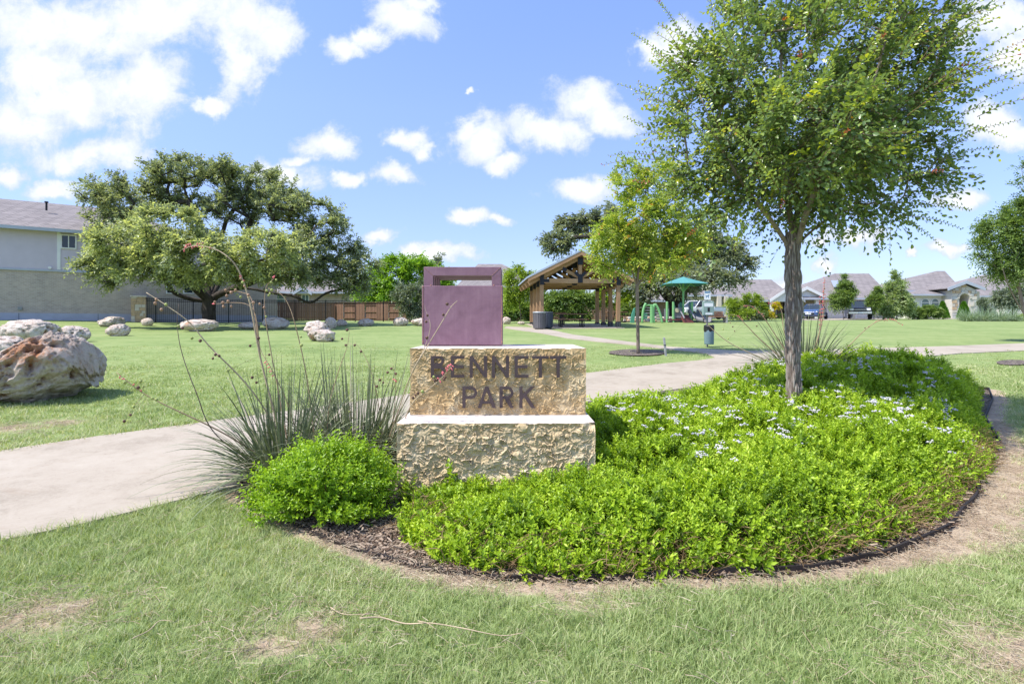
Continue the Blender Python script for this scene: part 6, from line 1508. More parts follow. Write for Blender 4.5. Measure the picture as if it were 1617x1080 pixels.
wg = MB(); wg.prism([(Lc(995, 0).x, Lc(0, 511).z), (Lc(1001, 0).x, Lc(0, 511).z), (Lc(1002.5, 0).x, Lc(0, 486).z), (Lc(1001, 0).x, Lc(0, 487).z), (Lc(997.5, 0).x, Lc(0, 496).z)][::-1], -.15, .15); wg.build('side_wing', M['playdark'], cf)
# tower with steps and slide
pt = thing('play_tower', 'playground tower with green posts, grey panels, maroon steps and grey slide', 'play tower', (pg(1078, 0).x, PD, gz(1078)))
Lt = lambda px, py, o=0: at(px, py, PD + o) - pt.location
pp = None
for px, top, o in ((1053.3, 478, 0), (1063.2, 478, 0), (1075, 479, 1.8), (1092.8, 478, 0), (1065, 484, 1.8), (1089.5, 479, 1.8)):
    q = Lt(px, 511, o); h_ = Lt(px, top, o).z
    MB().tube([(q.x, q.y, -.1), (q.x, q.y, h_)], .085, 8).ball((q.x, q.y, h_), .088, 8, 4).build('post', M['playgreen'] if o == 0 else M['playdark'], pt)
MB().box(Lt(1053, 0).x, Lt(1076, 0).x, -.1, 1.7, Lt(0, 505.8).z, Lt(0, 504).z).build('deck', M['playred'], pt)
MB().box(Lt(1076.5, 0).x, Lt(1093, 0).x, .3, 1.7, Lt(0, 498.5).z, Lt(0, 497).z).build('deck', M['playred'], pt)
bar = None
for k in range(6):
    x = Lt(1065.5 + 2 * k, 0).x
    if bar: share(bar, pt, (x, .05, 0))
    else: bar = MB().box(-.035, .035, -.02, .02, Lt(0, 501).z, Lt(0, 487).z).build('barrier_slat', M['playgrey'], pt, loc=(x, .05, 0))
MB().box(Lt(1064, 0).x, Lt(1077, 0).x, .02, .08, Lt(0, 502).z, Lt(0, 500).z).box(Lt(1064, 0).x, Lt(1077, 0).x, .02, .08, Lt(0, 488).z, Lt(0, 486).z).build('barrier_rail', M['playgrey'], pt)
MB().box(Lt(1054.5, 0).x, Lt(1062, 0).x, .9, 1.0, Lt(0, 504).z, Lt(0, 487).z).build('side_panel', M['playgrey'], pt)
MB().lathe([(.16, 0), (.16, .04)], 12, M=Matrix.Translation((Lt(1069, 0).x, .0, Lt(0, 490).z)) @ Matrix.Rotation(R(90), 4, 'X')).build('steering_wheel', M['playtan'], pt)
for k in range(5):
    x0, x1 = 1073 + .8 * k, 1087.5; y = 508.5 - 2.4 * k
    MB().box(Lt(x0, 0).x, Lt(x1, 0).x, -1.2 + .28 * k, -.88 + .28 * k, Lt(0, y + 2.2).z, Lt(0, y).z).build('step', M['playred'], pt)
for px in (1072.5, 1088.5):
    MB().tube([(Lt(px, 0).x, -1.25, Lt(0, 503).z), (Lt(px + 1, 0).x, .2, Lt(0, 486).z), (Lt(px + 1, 0).x, .25, Lt(0, 480).z)], .05, 6).build('handrail', M['playgrey'], pt)
sl = spline([Lt(1093, 493, .8), Lt(1097, 495, .3), Lt(1102, 500, -.3), Lt(1107, 505, -.8), Lt(1113, 506.5, -1.2), Lt(1117, 506.8, -1.5)], 4)
sm = MB(); vs = []; prof = [(-.32, .22), (-.30, .0), (-.2, -.08), (.2, -.08), (.30, 0), (.32, .22), (.36, .22), (.34, -.05), (.2, -.13), (-.2, -.13), (-.34, -.05), (-.36, .22)]
for i, p in enumerate(sl):
    dd = (sl[min(i + 1, len(sl) - 1)] - sl[max(0, i - 1)]).normalized(); sd_ = dd.cross(Vector((0, 0, 1))).normalized(); u_ = sd_.cross(dd)
    vs += [p + sd_ * a + u_ * b_ for a, b_ in prof]
n = len(prof); sm.add(vs, [(i * n + q, i * n + (q + 1) % n, (i + 1) * n + (q + 1) % n, (i + 1) * n + q) for i in range(len(sl) - 1) for q in range(n)]); sm.build('slide', M['playgrey'], pt, True)
# wooden bench right of the slide
wb = thing('bench', 'orange brown slatted wooden bench right of the slide', 'bench', onz((1133 - CX) / FPX * 40, 40)); Sb = 40 / FPX; hb = 12.8 * Sb
sl_ = None
for k in range(5):
    if sl_: share(sl_, wb, (0, .12 * k - .2, .42))
    else: sl_ = MB().box(-hb, hb, -.05, .05, -.02, .02).build('seat_slat', M['benchwood'], wb, loc=(0, -.2, .42))
bs_ = None
for k in range(4):
    if bs_: share(bs_, wb, (0, .36 + .02 * k, .50 + .09 * k))
    else: bs_ = MB().box(-hb, hb, -.015, .015, -.038, .038).build('back_slat', M['benchwood'], wb, loc=(0, .36, .50))
for s in (-1, 1): MB().box(s * hb - .05, s * hb + .05, -.25, .34, -.05, .40).box(s * hb - .04, s * hb + .04, .345, .40, -.05, .80).build('leg', M['stake'], wb)
# low stone border in front of the play area
rgw = np.random.default_rng(8); lw_ = thing('stone_border', 'low border of rough cream stones behind the climbing frame', 'stone border', onz((1020 - CX) / FPX * 44, 44)); stn = []
for k in range(3):
    m_ = MB(); m_.ball((0, 0, 0), .5, 7, 5); 
    m_.v = [tuple(Vector(v) * (1 + .35 * mnoise.noise(Vector(v) * 2.2 + Vector((k * 5, 0, 0))))) for v in m_.v]; stn.append(m_.mesh('stone'))
for px in np.arange(985, 1062, 3.4):
    for row in range(2):
        if rgw.random() < .15 * row: continue
        o = link('stone', stn[rgw.integers(0, 3)], None, lw_, ((px + row * 1.5 - 1020) / FPX * 44, rgw.normal(0, .06), .10 + .19 * row)); o.scale = (.26 * rgw.uniform(.7, 1.1), .3, .22); o.rotation_euler = (rgw.normal(0, .2), rgw.normal(0, .2), rgw.uniform(0, 6))
        if not o.data.materials: o.data.materials.append(M[['stone_a', 'stone_c', 'stone_b'][stn.index(o.data)]])
# the play surface
kind(sheet('play_surface', [tuple(onz((a - CX) / FPX * b_, b_)[:2]) for a, b_ in ((985, 42.5), (1125, 42.5), (1128, 47), (980, 47))], .03, M['mulch'], 1.0), 'structure')

# ------------------------------------------------------------------ fences
def iron_fence():
    A, B = onz((246 - CX) / FPX * 37.6, 37.6), onz((648 - CX) / FPX * 45.3, 45.3)
    pil0 = onz((220 - CX) / FPX * 37.2, 37.2)
    t = thing('iron_fence', 'long black iron picket fence behind the oak and boulders', 'fence', A); V = B - A; n = 8; h_ = 1.62
    ang = math.atan2(V.y, V.x); start = -0.9; post = pick = None
    for k in range(n + 1):
        p = V * (k / n); p.z = float(ter(*(A + p)[:2])) - A.z
        if post: share(post, t, p, (0, 0, ang))
        else: post = MB().box(-.035, .035, -.035, .035, -.2, h_).ball((0, 0, h_), .04, 6, 4).build('fence_post', M['black'], t, loc=p); post.rotation_euler = (0, 0, ang)
    for k in range(-1, n):
        a = V * (max(k, -.42) / n); b_ = V * ((k + 1) / n); a.z = float(ter(*(A + a)[:2])) - A.z; b_.z = float(ter(*(A + b_)[:2])) - A.z
        if k == -1: b_ = V * 0
        r_ = MB()
        for z in (.16, h_ - .18, h_ - .05): r_.beam(a + Vector((0, 0, z)), b_ + Vector((0, 0, z)), .03, .035)
        r_.build('rail', M['black'], t); L_ = (b_ - a).length; m_ = max(2, int(round(L_ / .112)))
        for q in range(1, m_):
            p = a + (b_ - a) * (q / m_)
            if pick: share(pick, t, p, (0, 0, ang))
            else: pick = MB().box(-.0095, .0095, -.0095, .0095, .06, h_ + .02).build('picket', M['black'], t, loc=p); pick.rotation_euler = (0, 0, ang)
iron_fence()
# stone pillar
pc = onz((219.5 - CX) / FPX * 37.4, 37.4); pil = thing('stone_pillar', 'square yellow stone pillar at the left end of the black fence', 'pillar', pc, R(28)); hp = 1.62; rgp = np.random.default_rng(2)
MB().box(-.36, .36, -.36, .36, -.2, hp).build('core', M['mortar'], pil)
MB().box(-.45, .45, -.45, .45, hp + .002, hp + .10).build('cap', M['sawn'], pil)
stm = {}
row = 0; z = 0.0
while z < hp - .05:
    rh = min([.16, .22, .19][row % 3], hp - z)
    for face in range(4):
        x = -.40
        while x < .36:
            w_ = min(rgp.uniform(.18, .38), .40 - x)
            if .40 - x - w_ < .1: w_ = .40 - x
            dpt = rgp.uniform(.035, .055); Mx = Matrix.Rotation(face * math.pi / 2, 4, 'Z')
            m_ = MB().box(x + .008, x + w_ - .008, -.36 - dpt, -.355, z + .008, z + rh - .008, Mx); m_.build('stone', M[['stone_b', 'stone_a', 'stone_b'][rgp.integers(0, 3)]], pil); x += w_
    z += rh; row += 1
# brown wooden fences
def board_fence(label, a, b, h_, step, panel=None):
    A, B = onz(*a), onz(*b); t = thing('wooden_fence', label, 'fence', A, 0, 'brown board fences'); V = B - A; n = int(V.xy.length / step); ang = math.atan2(V.y, V.x); bd = None; nrm = Vector((math.sin(ang), -math.cos(ang), 0)); rg = np.random.default_rng(int(a[1]))
    for k in range(n):
        f = (k + .5) / n; p = V * f; p.z = float(ter(*(A + p)[:2])) - A.z + rg.normal(0, .008)
        q = p + (nrm * -.09 if panel and panel(f) else Vector((0, 0, 0)))
        if bd: share(bd, t, q, (0, 0, ang))
        else: bd = MB().box(-step / 2 + .006, step / 2 - .006, -.012, .012, .0, h_).build('board', M['fencewood'], t, loc=q); bd.rotation_euler = (0, 0, ang)
    m_ = max(2, int(V.xy.length / 2.4))
    for k in range(m_ + 1):
        p = V * (k / m_); p.z = float(ter(*(A + p)[:2])) - A.z; p -= nrm * .07; o = MB().box(-.05, .05, -.05, .05, -.1, h_ - .03).build('fence_post', M['fencewood'], t, loc=p); o.rotation_euler = (0, 0, ang)
    for z in (.25, h_ * .5, h_ - .2):
        r_ = MB(); r_.beam(Vector((0, 0, z + float(ter(*A[:2])) - A.z)) - nrm * .045, V + Vector((0, 0, z)) - nrm * .045, .05, .09); r_.build('rail', M['fencewood'], t)
        if panel: r_ = MB(); r_.beam(Vector((0, 0, z)) + nrm * -.055, V + Vector((0, 0, z)) + nrm * -.055, .03, .10)
    MB().beam(Vector((0, 0, h_ + .01)), V + Vector((0, 0, h_ + .01)), .14, .035).build('cap_rail', M['fencewood'], t)
board_fence('darker brown board fence section running behind the oak tree', ((345 - CX) / FPX * 46, 46), ((527 - CX) / FPX * 50, 50), 1.52, .15)
board_fence('lighter brown board fence section with recessed panels below the lime tree', ((527 - CX) / FPX * 50.2, 50.2), ((650 - CX) / FPX * 47, 47), 1.55, .15, lambda f: (.14 < f < .28) or (.42 < f < .56) or (.71 < f < .87))
board_fence('dark shaded fence boards behind the pavilion', ((690 - CX) / FPX * 52, 52), ((1000 - CX) / FPX * 54, 54), 1.5, .155)

# ------------------------------------------------------------------ houses
def quad_obj(name, pts, mat, parent, thick=.08):
    """a flat slab with thickness under it"""
    P = [Vector(p) for p in pts]; n = len(P); nn = (P[1] - P[0]).cross(P[2] - P[0]).normalized()
    if nn.z < 0: nn = -nn
    mb = MB(); mb.add(P + [p - nn * thick for p in P], [tuple(range(n)), tuple(range(2 * n - 1, n - 1, -1))] + [(i, i + n, (i + 1) % n + n, (i + 1) % n) for i in range(n)])
    return mb.build(name, mat, parent)
def window(parent, x0, x1, z0, z1, y, frame='whitepaint', gl='glass', bars=(1, 1), fw=.07, arch=False):
    f = MB()
    if arch:
        cx, r_ = (x0 + x1) / 2, (x1 - x0) / 2; zs = z1 - r_
        o = [(x0 - fw, z0 - fw), (x1 + fw, z0 - fw)] + circ(cx, zs, r_ + fw, 0, 180, 14); i_ = [(x0, z0), (x1, z0)] + circ(cx, zs, r_, 0, 180, 14); n = len(o)
        f.add([(x, y - .06, z) for x, z in o] + [(x, y - .06, z) for x, z in i_] + [(x, y + .01, z) for x, z in o] + [(x, y + .01, z) for x, z in i_],
              [q for k in range(n) for q in ((k, (k + 1) % n, n + (k + 1) % n, n + k), (2 * n + k, k + 0, (k + 1) % n, 2 * n + (k + 1) % n)[::-1], (n + k, n + (k + 1) % n, 3 * n + (k + 1) % n, 3 * n + k))])
        f.box(x0, x1, y - .05, y, zs - .04, zs + .03)
        fo = f.build('window', M[frame], parent); MB().prism(i_, y - .02, y + .005).build('pane', M[gl], fo); return fo
    f.box(x0 - fw, x1 + fw, y - .06, y + .01, z1, z1 + fw).box(x0 - fw, x1 + fw, y - .08, y + .01, z0 - fw, z0).box(x0 - fw, x0, y - .06, y + .01, z0, z1).box(x1, x1 + fw, y - .06, y + .01, z0, z1)
    nx_, nz_ = bars; ps = []
    for k in range(1, nx_): xm = x0 + (x1 - x0) * k / nx_; f.box(xm - .025, xm + .025, y - .05, y, z0, z1)
    for k in range(1, nz_): zm = z0 + (z1 - z0) * k / nz_; f.box(x0, x1, y - .046, y - .002, zm - .025, zm + .025)
    fo = f.build('window', M[frame], parent)
    for a in range(nx_):
        for b in range(nz_): MB().box(x0 + (x1 - x0) * a / nx_ + .02, x0 + (x1 - x0) * (a + 1) / nx_ - .02, y - .02, y + .005, z0 + (z1 - z0) * b / nz_ + .02, z0 + (z1 - z0) * (b + 1) / nz_ - .02).build('pane', M[gl], fo)
    return fo
def hip(parent, x0, x1, y0, y1, ze, zr, rx0, rx1, ry=None, mat='shingle', th=.14, name='roof'):
    ry = (y0 + y1) / 2 if ry is None else ry
    if parent.name in HF:                             # ridge heights are read off the photo at the ridge's own distance
        d_, b_ = HF[parent.name]; k_ = (d_ + ry) / d_; zr = (zr + b_.z - CAMZ) * k_ + CAMZ - b_.z; rx0, rx1 = (rx0 + b_.x) * k_ - b_.x, (rx1 + b_.x) * k_ - b_.x
    mb = MB(); V = [(x0, y0, ze), (x1, y0, ze), (x1, y1, ze), (x0, y1, ze), (rx0, ry, zr), (rx1, ry, zr), (x0, y0, ze - th), (x1, y0, ze - th), (x1, y1, ze - th), (x0, y1, ze - th)]
    mb.add(V, [(0, 1, 5, 4), (1, 2, 5), (2, 3, 4, 5), (3, 0, 4), (6, 9, 8, 7)]); o = mb.build(name, M[mat], parent)
    fm = MB()
    for a, b in (((x0, y0), (x1, y0)), ((x1, y0), (x1, y1)), ((x1, y1), (x0, y1)), ((x0, y1), (x0, y0))): fm.beam((a[0], a[1], ze - th * .75), (b[0], b[1], ze - th * .75), .05, th * 1.4)
    fm.build('fascia', M['fascia'], o); return o
def gable_front(parent, xc, hw, y0, y1, ze, zp, mat_wall, xw=None, trim='fascia'):
    """small gable facing the viewer; wall hw half width, roof overhangs"""
    ov = .3; sl_ = (zp - ze) / (hw + ov); mb = MB()
    rf = MB(); 
    for s in (-1, 1): rf.prism([(xc, zp), (xc + s * (hw + ov), ze), (xc + s * (hw + ov), ze + .1), (xc, zp + .1)][::s], y0 - .3, y1)
    o = rf.build('gable_roof', M['shingle'], parent); tm = MB()
    for s in (-1, 1): tm.prism([(xc, zp - .22), (xc + s * (hw + ov + .02), ze - .22), (xc + s * (hw + ov + .02), ze + .12), (xc, zp + .12)][::s], y0 - .36, y0 - .303)
    tm.build('barge_board', M[trim], o)
    if mat_wall: MB().prism([(xc - hw, ze - .1), (xc + hw, ze - .1), (xc + hw, zp - sl_ * hw - .005), (xc, zp - .005), (xc - hw, zp - sl_ * hw - .005)], y0, y0 + .2).build('gable_wall', M[mat_wall], parent)
    return o
HF = {}
def house_frame(name, label, px0, d, rz=0):
    b = onz((px0 - CX) / FPX * d, d); t = thing(name, label, 'house', b, rz); s_ = d / FPX; HF[t.name] = (d, b)
    return t, (lambda px: (px - px0) * s_), (lambda py: CAMZ - (py - HY) * s_ - b.z), s_
# two storey grey house on the left, its long wall turned away from the sun
a_ = R(33.3); hb_ = Vector((-30.5, 34.0, 0)); hb_.z = float(ter(-30.5, 34)) - .3
hl = thing('house', 'big two storey house with grey stucco above taupe brick and brown hip roof', 'house', hb_, a_)
t0, t1, dp = -9.0, 15.5, 13.0; B0 = .3; zf, zj, zev = 2.23 - hb_.z, 4.83 - hb_.z, 7.30 - hb_.z
MB().box(t0, t1, -.05, dp, -.4, zf).build('foundation', M['foundation'], hl); MB().box(t0, t1, 0, dp, zf + .002, zj).build('brick_wall', M['brick'], hl); MB().box(t0, 10.5, -.06, dp, zj + .002, zev).build('stucco_wall', M['stucco_grey'], hl)
MB().box(t0, 10.55, -.10, -.062, zj - .02, zj + .10).build('ledge_trim', M['fascia'], hl)
hip(hl, t0 - .5, 11.1, -.65, dp + .5, zev + .12, zev + 2.75, -1.2, 5.2, 6.0); hip(hl, 10.6, t1 + .5, -.3, dp, zj + .2, zj + 2.6, 11.0, 12.5, 6.5)
def wall_t(px):                                          # distance along the wall seen at a photo column
    k = (px - CX) / FPX; return (k * 34.0 + 30.5) / (math.cos(a_) - k * math.sin(a_))
def wall_z(px, py): t_ = wall_t(px); return CAMZ - (py - HY) / FPX * (34 + t_ * math.sin(a_)) - hb_.z
window(hl, wall_t(98), wall_t(119), wall_z(98, 391), wall_z(98, 372), -.065, bars=(2, 1)); window(hl, wall_t(135), wall_t(157), wall_z(135, 399), wall_z(135, 378), -.065, bars=(2, 1))
for a, b in ((264, 272), (291, 304), (317, 328)): window(hl, wall_t(a), wall_t(b), wall_z(a, 462.5), wall_z(a, 446), -.005, bars=(1, 1))
MB().box(wall_t(92) - .05, wall_t(92) + .12, -.10, -.061, zj + .11, zev).build('corner_trim', M['whitepaint'], hl)
MB().box(wall_t(28.5), wall_t(35), -.08, .0, wall_z(28, 489.5), wall_z(28, 484.5)).build('outlet_box', M['post'], hl)
MB().lathe([(.06, 0), (.06, .5), (.11, .5), (.11, .58)], 10, (wall_t(63), 3.0, zev + 1.75)).build('vent_pipe', M['black'], hl)
dj = MB()
for px in (30, 155): dj.box(wall_t(px) - .01, wall_t(px) + .01, -.056, -.051, -.3, zf - .01)
dj.build('control_joint', M['black'], hl)
MB().lathe([(.05, 0), (.09, .05), (.09, .12)], 10, M=Matrix.Translation((wall_t(79), -.06, wall_z(79, 423))) @ Matrix.Rotation(R(90), 4, 'X')).build('wall_light', M['whitepaint'], hl)
# patio behind the oak
t, X_, Z_, s_ = house_frame('patio_cover', 'white columned patio cover with dark grill behind the oak trunk', 372, 43); t['category'] = 'patio'
MB().box(X_(342), X_(412), 0, 3.2, -.1, .45).build('slab', M['foundation'], t)
for px in (356, 397): MB().box(X_(px) - .13, X_(px) + .13, .05, .31, .452, Z_(449)).build('column', M['whitepaint'], t)
MB().box(X_(340), X_(414), -.2, 3.4, Z_(449) + .002, Z_(444)).build('beam', M['whitepaint'], t); hip(t, X_(338), X_(416), -.4, 3.6, Z_(443.5), Z_(436), X_(360), X_(395))
MB().box(X_(370), X_(390), 1.0, 1.6, .452, 1.35).build('grill', M['darkdoor'], t); MB().box(X_(370), X_(390), .95, 1.65, 1.352, 1.60).build('grill_hood', M['black'], t)
MB().box(X_(343), X_(410), 3.0, 3.2, .453, Z_(449) - .01).build('back_wall', M['stucco_cream'], t)
# grey roofed brick house behind the oak and wooden fence
t, X_, Z_, s_ = house_frame('house', 'low rose brick house with pale windows and grey roof behind the brown fence', 470, 60)
MB().box(X_(340), X_(455), 0, 9, -.4, Z_(462)).build('wall', M['stucco_cream'], t); MB().box(X_(455) + .01, X_(474), -.6, 9, -.4, Z_(462.5)).build('dark_brick_wall', M['brick_dark'], t); MB().box(X_(474) + .01, X_(550), -.3, 9, -.4, Z_(462)).build('brick_wall', M['brick_red'], t)
hip(t, X_(335), X_(556), -1.1, 10, Z_(461.5), Z_(430), X_(420), X_(505)); gable_front(t, X_(484), X_(494) - X_(484), -.9, 4, Z_(464), Z_(455), 'stucco_white')
for a, b in ((408, 413), (418, 427), (437, 449)): window(t, X_(a), X_(b), Z_(480), Z_(465), -.005, gl='glass2', bars=(1, 2))
window(t, X_(479), X_(489), Z_(480), Z_(466), -.305, gl='glass2', bars=(2, 1))
# houses whose roofs show above the steel sculpture
t, X_, Z_, s_ = house_frame('house', 'far house with brown hip roof showing above the steel sculpture', 790, 72)
MB().box(X_(735), X_(855), 0, 10, -.4, Z_(452)).build('wall', M['stucco_cream'], t); hip(t, X_(722), X_(868), -.8, 11, Z_(452), Z_(417), X_(755), X_(792)); MB().lathe([(.08, 0), (.08, 1.3), (.16, 1.3), (.16, 1.5)], 8, (X_(838), 4.5, Z_(440))).build('vent_pipe', M['black'], t)
window(t, X_(770), X_(785), Z_(480), Z_(462), -.005, bars=(2, 1))
t, X_, Z_, s_ = house_frame('house', 'far dark roofed house behind the lime tree', 590, 78)
MB().box(X_(545), X_(640), 0, 10, -.4, Z_(470)).build('wall', M['brick_red'], t); hip(t, X_(535), X_(650), -.8, 11, Z_(470), Z_(440), X_(570), X_(615)); window(t, X_(556), X_(562), Z_(485), Z_(474), -.005)
# house behind the playground
t, X_, Z_, s_ = house_frame('house', 'grey roofed house with white garage and tan columns behind the playground', 1080, 62)
MB().box(X_(1000), X_(1085), 1.0, 10, -.4, Z_(474)).build('stone_wall', M['brick_dark'], t); MB().box(X_(1085) + .01, X_(1150), 0, 10, -.4, Z_(466)).build('wall', M['stucco_white'], t)
hip(t, X_(992), X_(1090), -.2, 11, Z_(474), Z_(452), X_(1030), X_(1072)); hip(t, X_(1082), X_(1152), -.8, 11, Z_(466), Z_(449), X_(1105), X_(1130))
MB().box(X_(1000), X_(1034), 2.5, 9, Z_(473), Z_(446)).build('upper_wall', M['stucco_white'], t); window(t, X_(1009), X_(1018), Z_(466), Z_(452), 2.49); hip(t, X_(995), X_(1040), 2.0, 9.5, Z_(446), Z_(438), X_(1010), X_(1026))
for k in range(4): MB().box(X_(1089), X_(1117), -.05, -.002, .02 + k * .58, .57 + k * .58).build('garage_panel', M['garage'], t)
for px in (1128, 1139): MB().box(X_(px), X_(px + 6), -1.0, -.4, -.3, Z_(466) - .15).build('column', M['stucco_cream'], t)
# left neighbour with white porch gable
def garage_door(parent, x0, x1, z0, z1, y):
    g = MB().box(x0 - .08, x1 + .08, y - .03, y + .01, z0, z1 + .1).build('garage_door', M['whitepaint'], parent); pn = None; nx_, nz_ = 4, 4
    for a in range(nx_):
        for b in range(nz_):
            w_, h_ = (x1 - x0) / nx_, (z1 - z0) / nz_; loc = (x0 + (a + .5) * w_, y - .032, z0 + (b + .5) * h_)
            if pn: share(pn, g, loc)
            else: pn = MB().box(-w_ / 2 + .03, w_ / 2 - .03, -.03, 0, -h_ / 2 + .03, h_ / 2 - .03).build('panel', M['garage'], g, loc=loc)
    return g
t, X_, Z_, s_ = house_frame('house', 'single storey house with white porch gable left of the big tree trunk', 1190, 63)
MB().box(X_(1125), X_(1206), .6, 12, -.4, Z_(474)).build('wall', M['stucco_cream'], t); MB().box(X_(1206) + .01, X_(1250), 2.0, 12, -.4, Z_(474)).build('dark_brick_wall', M['brick_dark'], t)
hip(t, X_(1118), X_(1256), -.4, 13, Z_(474), Z_(441.5), X_(1170), X_(1218)); gable_front(t, X_(1238), X_(1261) - X_(1238), -.5, 4, Z_(475), Z_(456.5), 'whitepaint', trim='whitepaint')
for px in (1214, 1258): MB().box(X_(px), X_(px + 5), -.45, -.1, -.3, Z_(476)).build('column', M['whitepaint'], t)
window(t, X_(1140), X_(1152), Z_(498), Z_(482), .595, bars=(2, 1)); window(t, X_(1224), X_(1238), Z_(498), Z_(482), 1.995, bars=(2, 1))
MB().box(X_(1180), X_(1192), .52, .598, 0, Z_(482)).build('door', M['darkdoor'], t)
# garage house right of the trunk
t, X_, Z_, s_ = house_frame('house', 'house with two garage doors and long brown roof behind the dark pickup', 1330, 63)
MB().box(X_(1262), X_(1300), 1.6, 12, -.4, Z_(470)).build('porch_wall', M['stucco_cream'], t); MB().box(X_(1300) + .01, X_(1398), 0, 12, -.4, Z_(471)).build('wall', M['stucco_cream'], t)
hip(t, X_(1255), X_(1402), -.9, 13, Z_(471), Z_(432), X_(1318), X_(1372)); gable_front(t, X_(1268), X_(1290) - X_(1268), -.6, 4, Z_(468), Z_(455), 'whitepaint', trim='whitepaint')
for px in (1284,): MB().box(X_(px), X_(px + 5), -.55, -.2, -.3, Z_(470)).build('column', M['whitepaint'], t)
MB().box(X_(1289), X_(1299), 1.5, 1.598, 0, Z_(480)).build('door', M['darkdoor'], t)
garage_door(t, X_(1307), X_(1345), .02, Z_(479), -.004); garage_door(t, X_(1352), X_(1376), .02, Z_(479), -.004)
MB().box(X_(1301), X_(1398), -.06, -.003, Z_(477), Z_(472)).build('stone_band', M['stone_a'], t)
sp_ = MB(); sp_.prism([(X_(1322), Z_(451)), (X_(1362), Z_(451)), (X_(1366), Z_(441)), (X_(1340), Z_(442))], 1.2, 1.4); o = quad_obj('dormer_roof', [(X_(1320), .4, Z_(452.5)), (X_(1350), .4, Z_(452.5)), (X_(1366), 4.0, Z_(438)), (X_(1344), 4.0, Z_(438))], M['roofmetal'], t)
quad_obj('dormer_cheek', [(X_(1350), .42, Z_(453)), (X_(1353), .42, Z_(458)), (X_(1367), 4.0, Z_(440)), (X_(1366), 4.0, Z_(438.5))], M['darkdoor'], t)
MB().lathe([(.05, 0), (.05, .9), (.1, .9), (.1, 1.0)], 8, (X_(1361), 6.3, Z_(436))).build('vent_pipe', M['black'], t)
kind(sheet('driveway', [tuple(onz((a - CX) / FPX * b_, b_)[:2]) for a, b_ in ((1262, 50), (1330, 51), (1400, 55), (1402, 62.8), (1300, 62.8), (1262, 60))], .03, M['path'], 1.5, .05), 'structure')
# stone entrance house
t, X_, Z_, s_ = house_frame('house', 'cream house with arched stone entrance gable and twin arched windows', 1510, 64)
MB().box(X_(1432), X_(1490), 2.0, 13, -.4, Z_(464)).build('upper_wall', M['stucco_white'], t); MB().box(X_(1446), X_(1491), .3, 1.99, -.4, Z_(465)).build('bay_wall', M['stucco_white'], t); MB().box(X_(1529), X_(1580), .8, 13, -.4, Z_(466.5)).build('wall', M['stucco_white'], t); MB().box(X_(1580) + .01, X_(1660), -.6, 13, -.4, Z_(468)).build('garage_wall', M['stucco_white'], t)
MB().box(X_(1432), X_(1470), 3.2, 12, Z_(464), Z_(457)).build('clerestory_wall', M['stucco_white'], t); window(t, X_(1437), X_(1453), Z_(465.5), Z_(458.8), 3.195, bars=(3, 1), gl='glass')
hip(t, X_(1425), X_(1545), 2.2, 14, Z_(456.5), Z_(428), X_(1479), X_(1492), 7.5); hip(t, X_(1440), X_(1535), -.3, 6, Z_(464.5), Z_(451), X_(1462), X_(1512), 4.5); hip(t, X_(1520), X_(1668), .2, 14, Z_(466.5), Z_(434), X_(1552), X_(1620), 7)
# entrance: stone veneer round a real arched opening
xe0, xe1, xo0, xo1 = X_(1490), X_(1529), X_(1501.5), X_(1517); zs = Z_(472.5); rr_ = (xo1 - xo0) / 2; xc = (xo0 + xo1) / 2; ye = -1.2; zE = Z_(457); zPk = Z_(447.5)
outer = [(xe0, -.3), (xo0, -.3)] + [(xo0, zs)] + circ(xc, zs, rr_, 180, 0, 14)[1:-1] + [(xo1, zs), (xo1, -.3), (xe1, -.3), (xe1, zE - .2), (xc, zPk - .2), (xe0, zE - .2)]
MB().prism(outer, ye, 1.9).build('entrance_wall', M['mortar'], t)
rgs = np.random.default_rng(6); z = -.05; rows = []
while z < zPk - .3:
    rh = rgs.uniform(.24, .42); x = xe0
    while x < xe1 - .05:
        w_ = min(rgs.uniform(.28, .7), xe1 - x)
        if xe1 - x - w_ < .15: w_ = xe1 - x
        cxs, czs = x + w_ / 2, z + rh / 2; slope = (zPk - zE) / ((xe1 - xe0) / 2)
        ok = czs + rh / 2 < zPk - .2 - abs(cxs - xc) * slope + .0 and not (abs(cxs - xc) < rr_ + w_ / 2 - .02 and czs < zs) and not (math.hypot(cxs - xc, max(0, czs - zs)) < rr_ + rh * .55 and czs >= zs - rh)
        if ok:
            j = .022; q = [(x + j + rgs.uniform(0, .05), z + j), (x + w_ - j, z + j + rgs.uniform(0, .05)), (x + w_ - j - rgs.uniform(0, .05), z + rh - j), (x + j, z + rh - j - rgs.uniform(0, .05))]
            MB().prism(q, ye - rgs.uniform(.04, .08), ye + .01).build('stone', M[['stone_a', 'stone_a', 'stone_b', 'stone_c'][rgs.integers(0, 4)]], t)
        x += w_
    z += rh
for k in range(11):
    a0, a1 = 180 - k * 180 / 11 - 1.5, 180 - (k + 1) * 180 / 11 + 1.5
    MB().prism([(xc + rr_ * 1.02 * math.cos(R(a0)), zs + rr_ * 1.02 * math.sin(R(a0))), (xc + rr_ * 1.42 * math.cos(R(a0)), zs + rr_ * 1.42 * math.sin(R(a0))), (xc + rr_ * 1.42 * math.cos(R(a1)), zs + rr_ * 1.42 * math.sin(R(a1))), (xc + rr_ * 1.02 * math.cos(R(a1)), zs + rr_ * 1.02 * math.sin(R(a1)))], ye - .09, ye + .01).build('stone', M['stone_a'], t)
MB().box(xo0 + .2, xo1 - .2, 1.4, 1.5, 0, Z_(478)).build('door', M['darkdoor'], t); gable_front(t, xc, (xe1 - xe0) / 2 + .35, ye, 5, Z_(457.5), Z_(446.5), None)
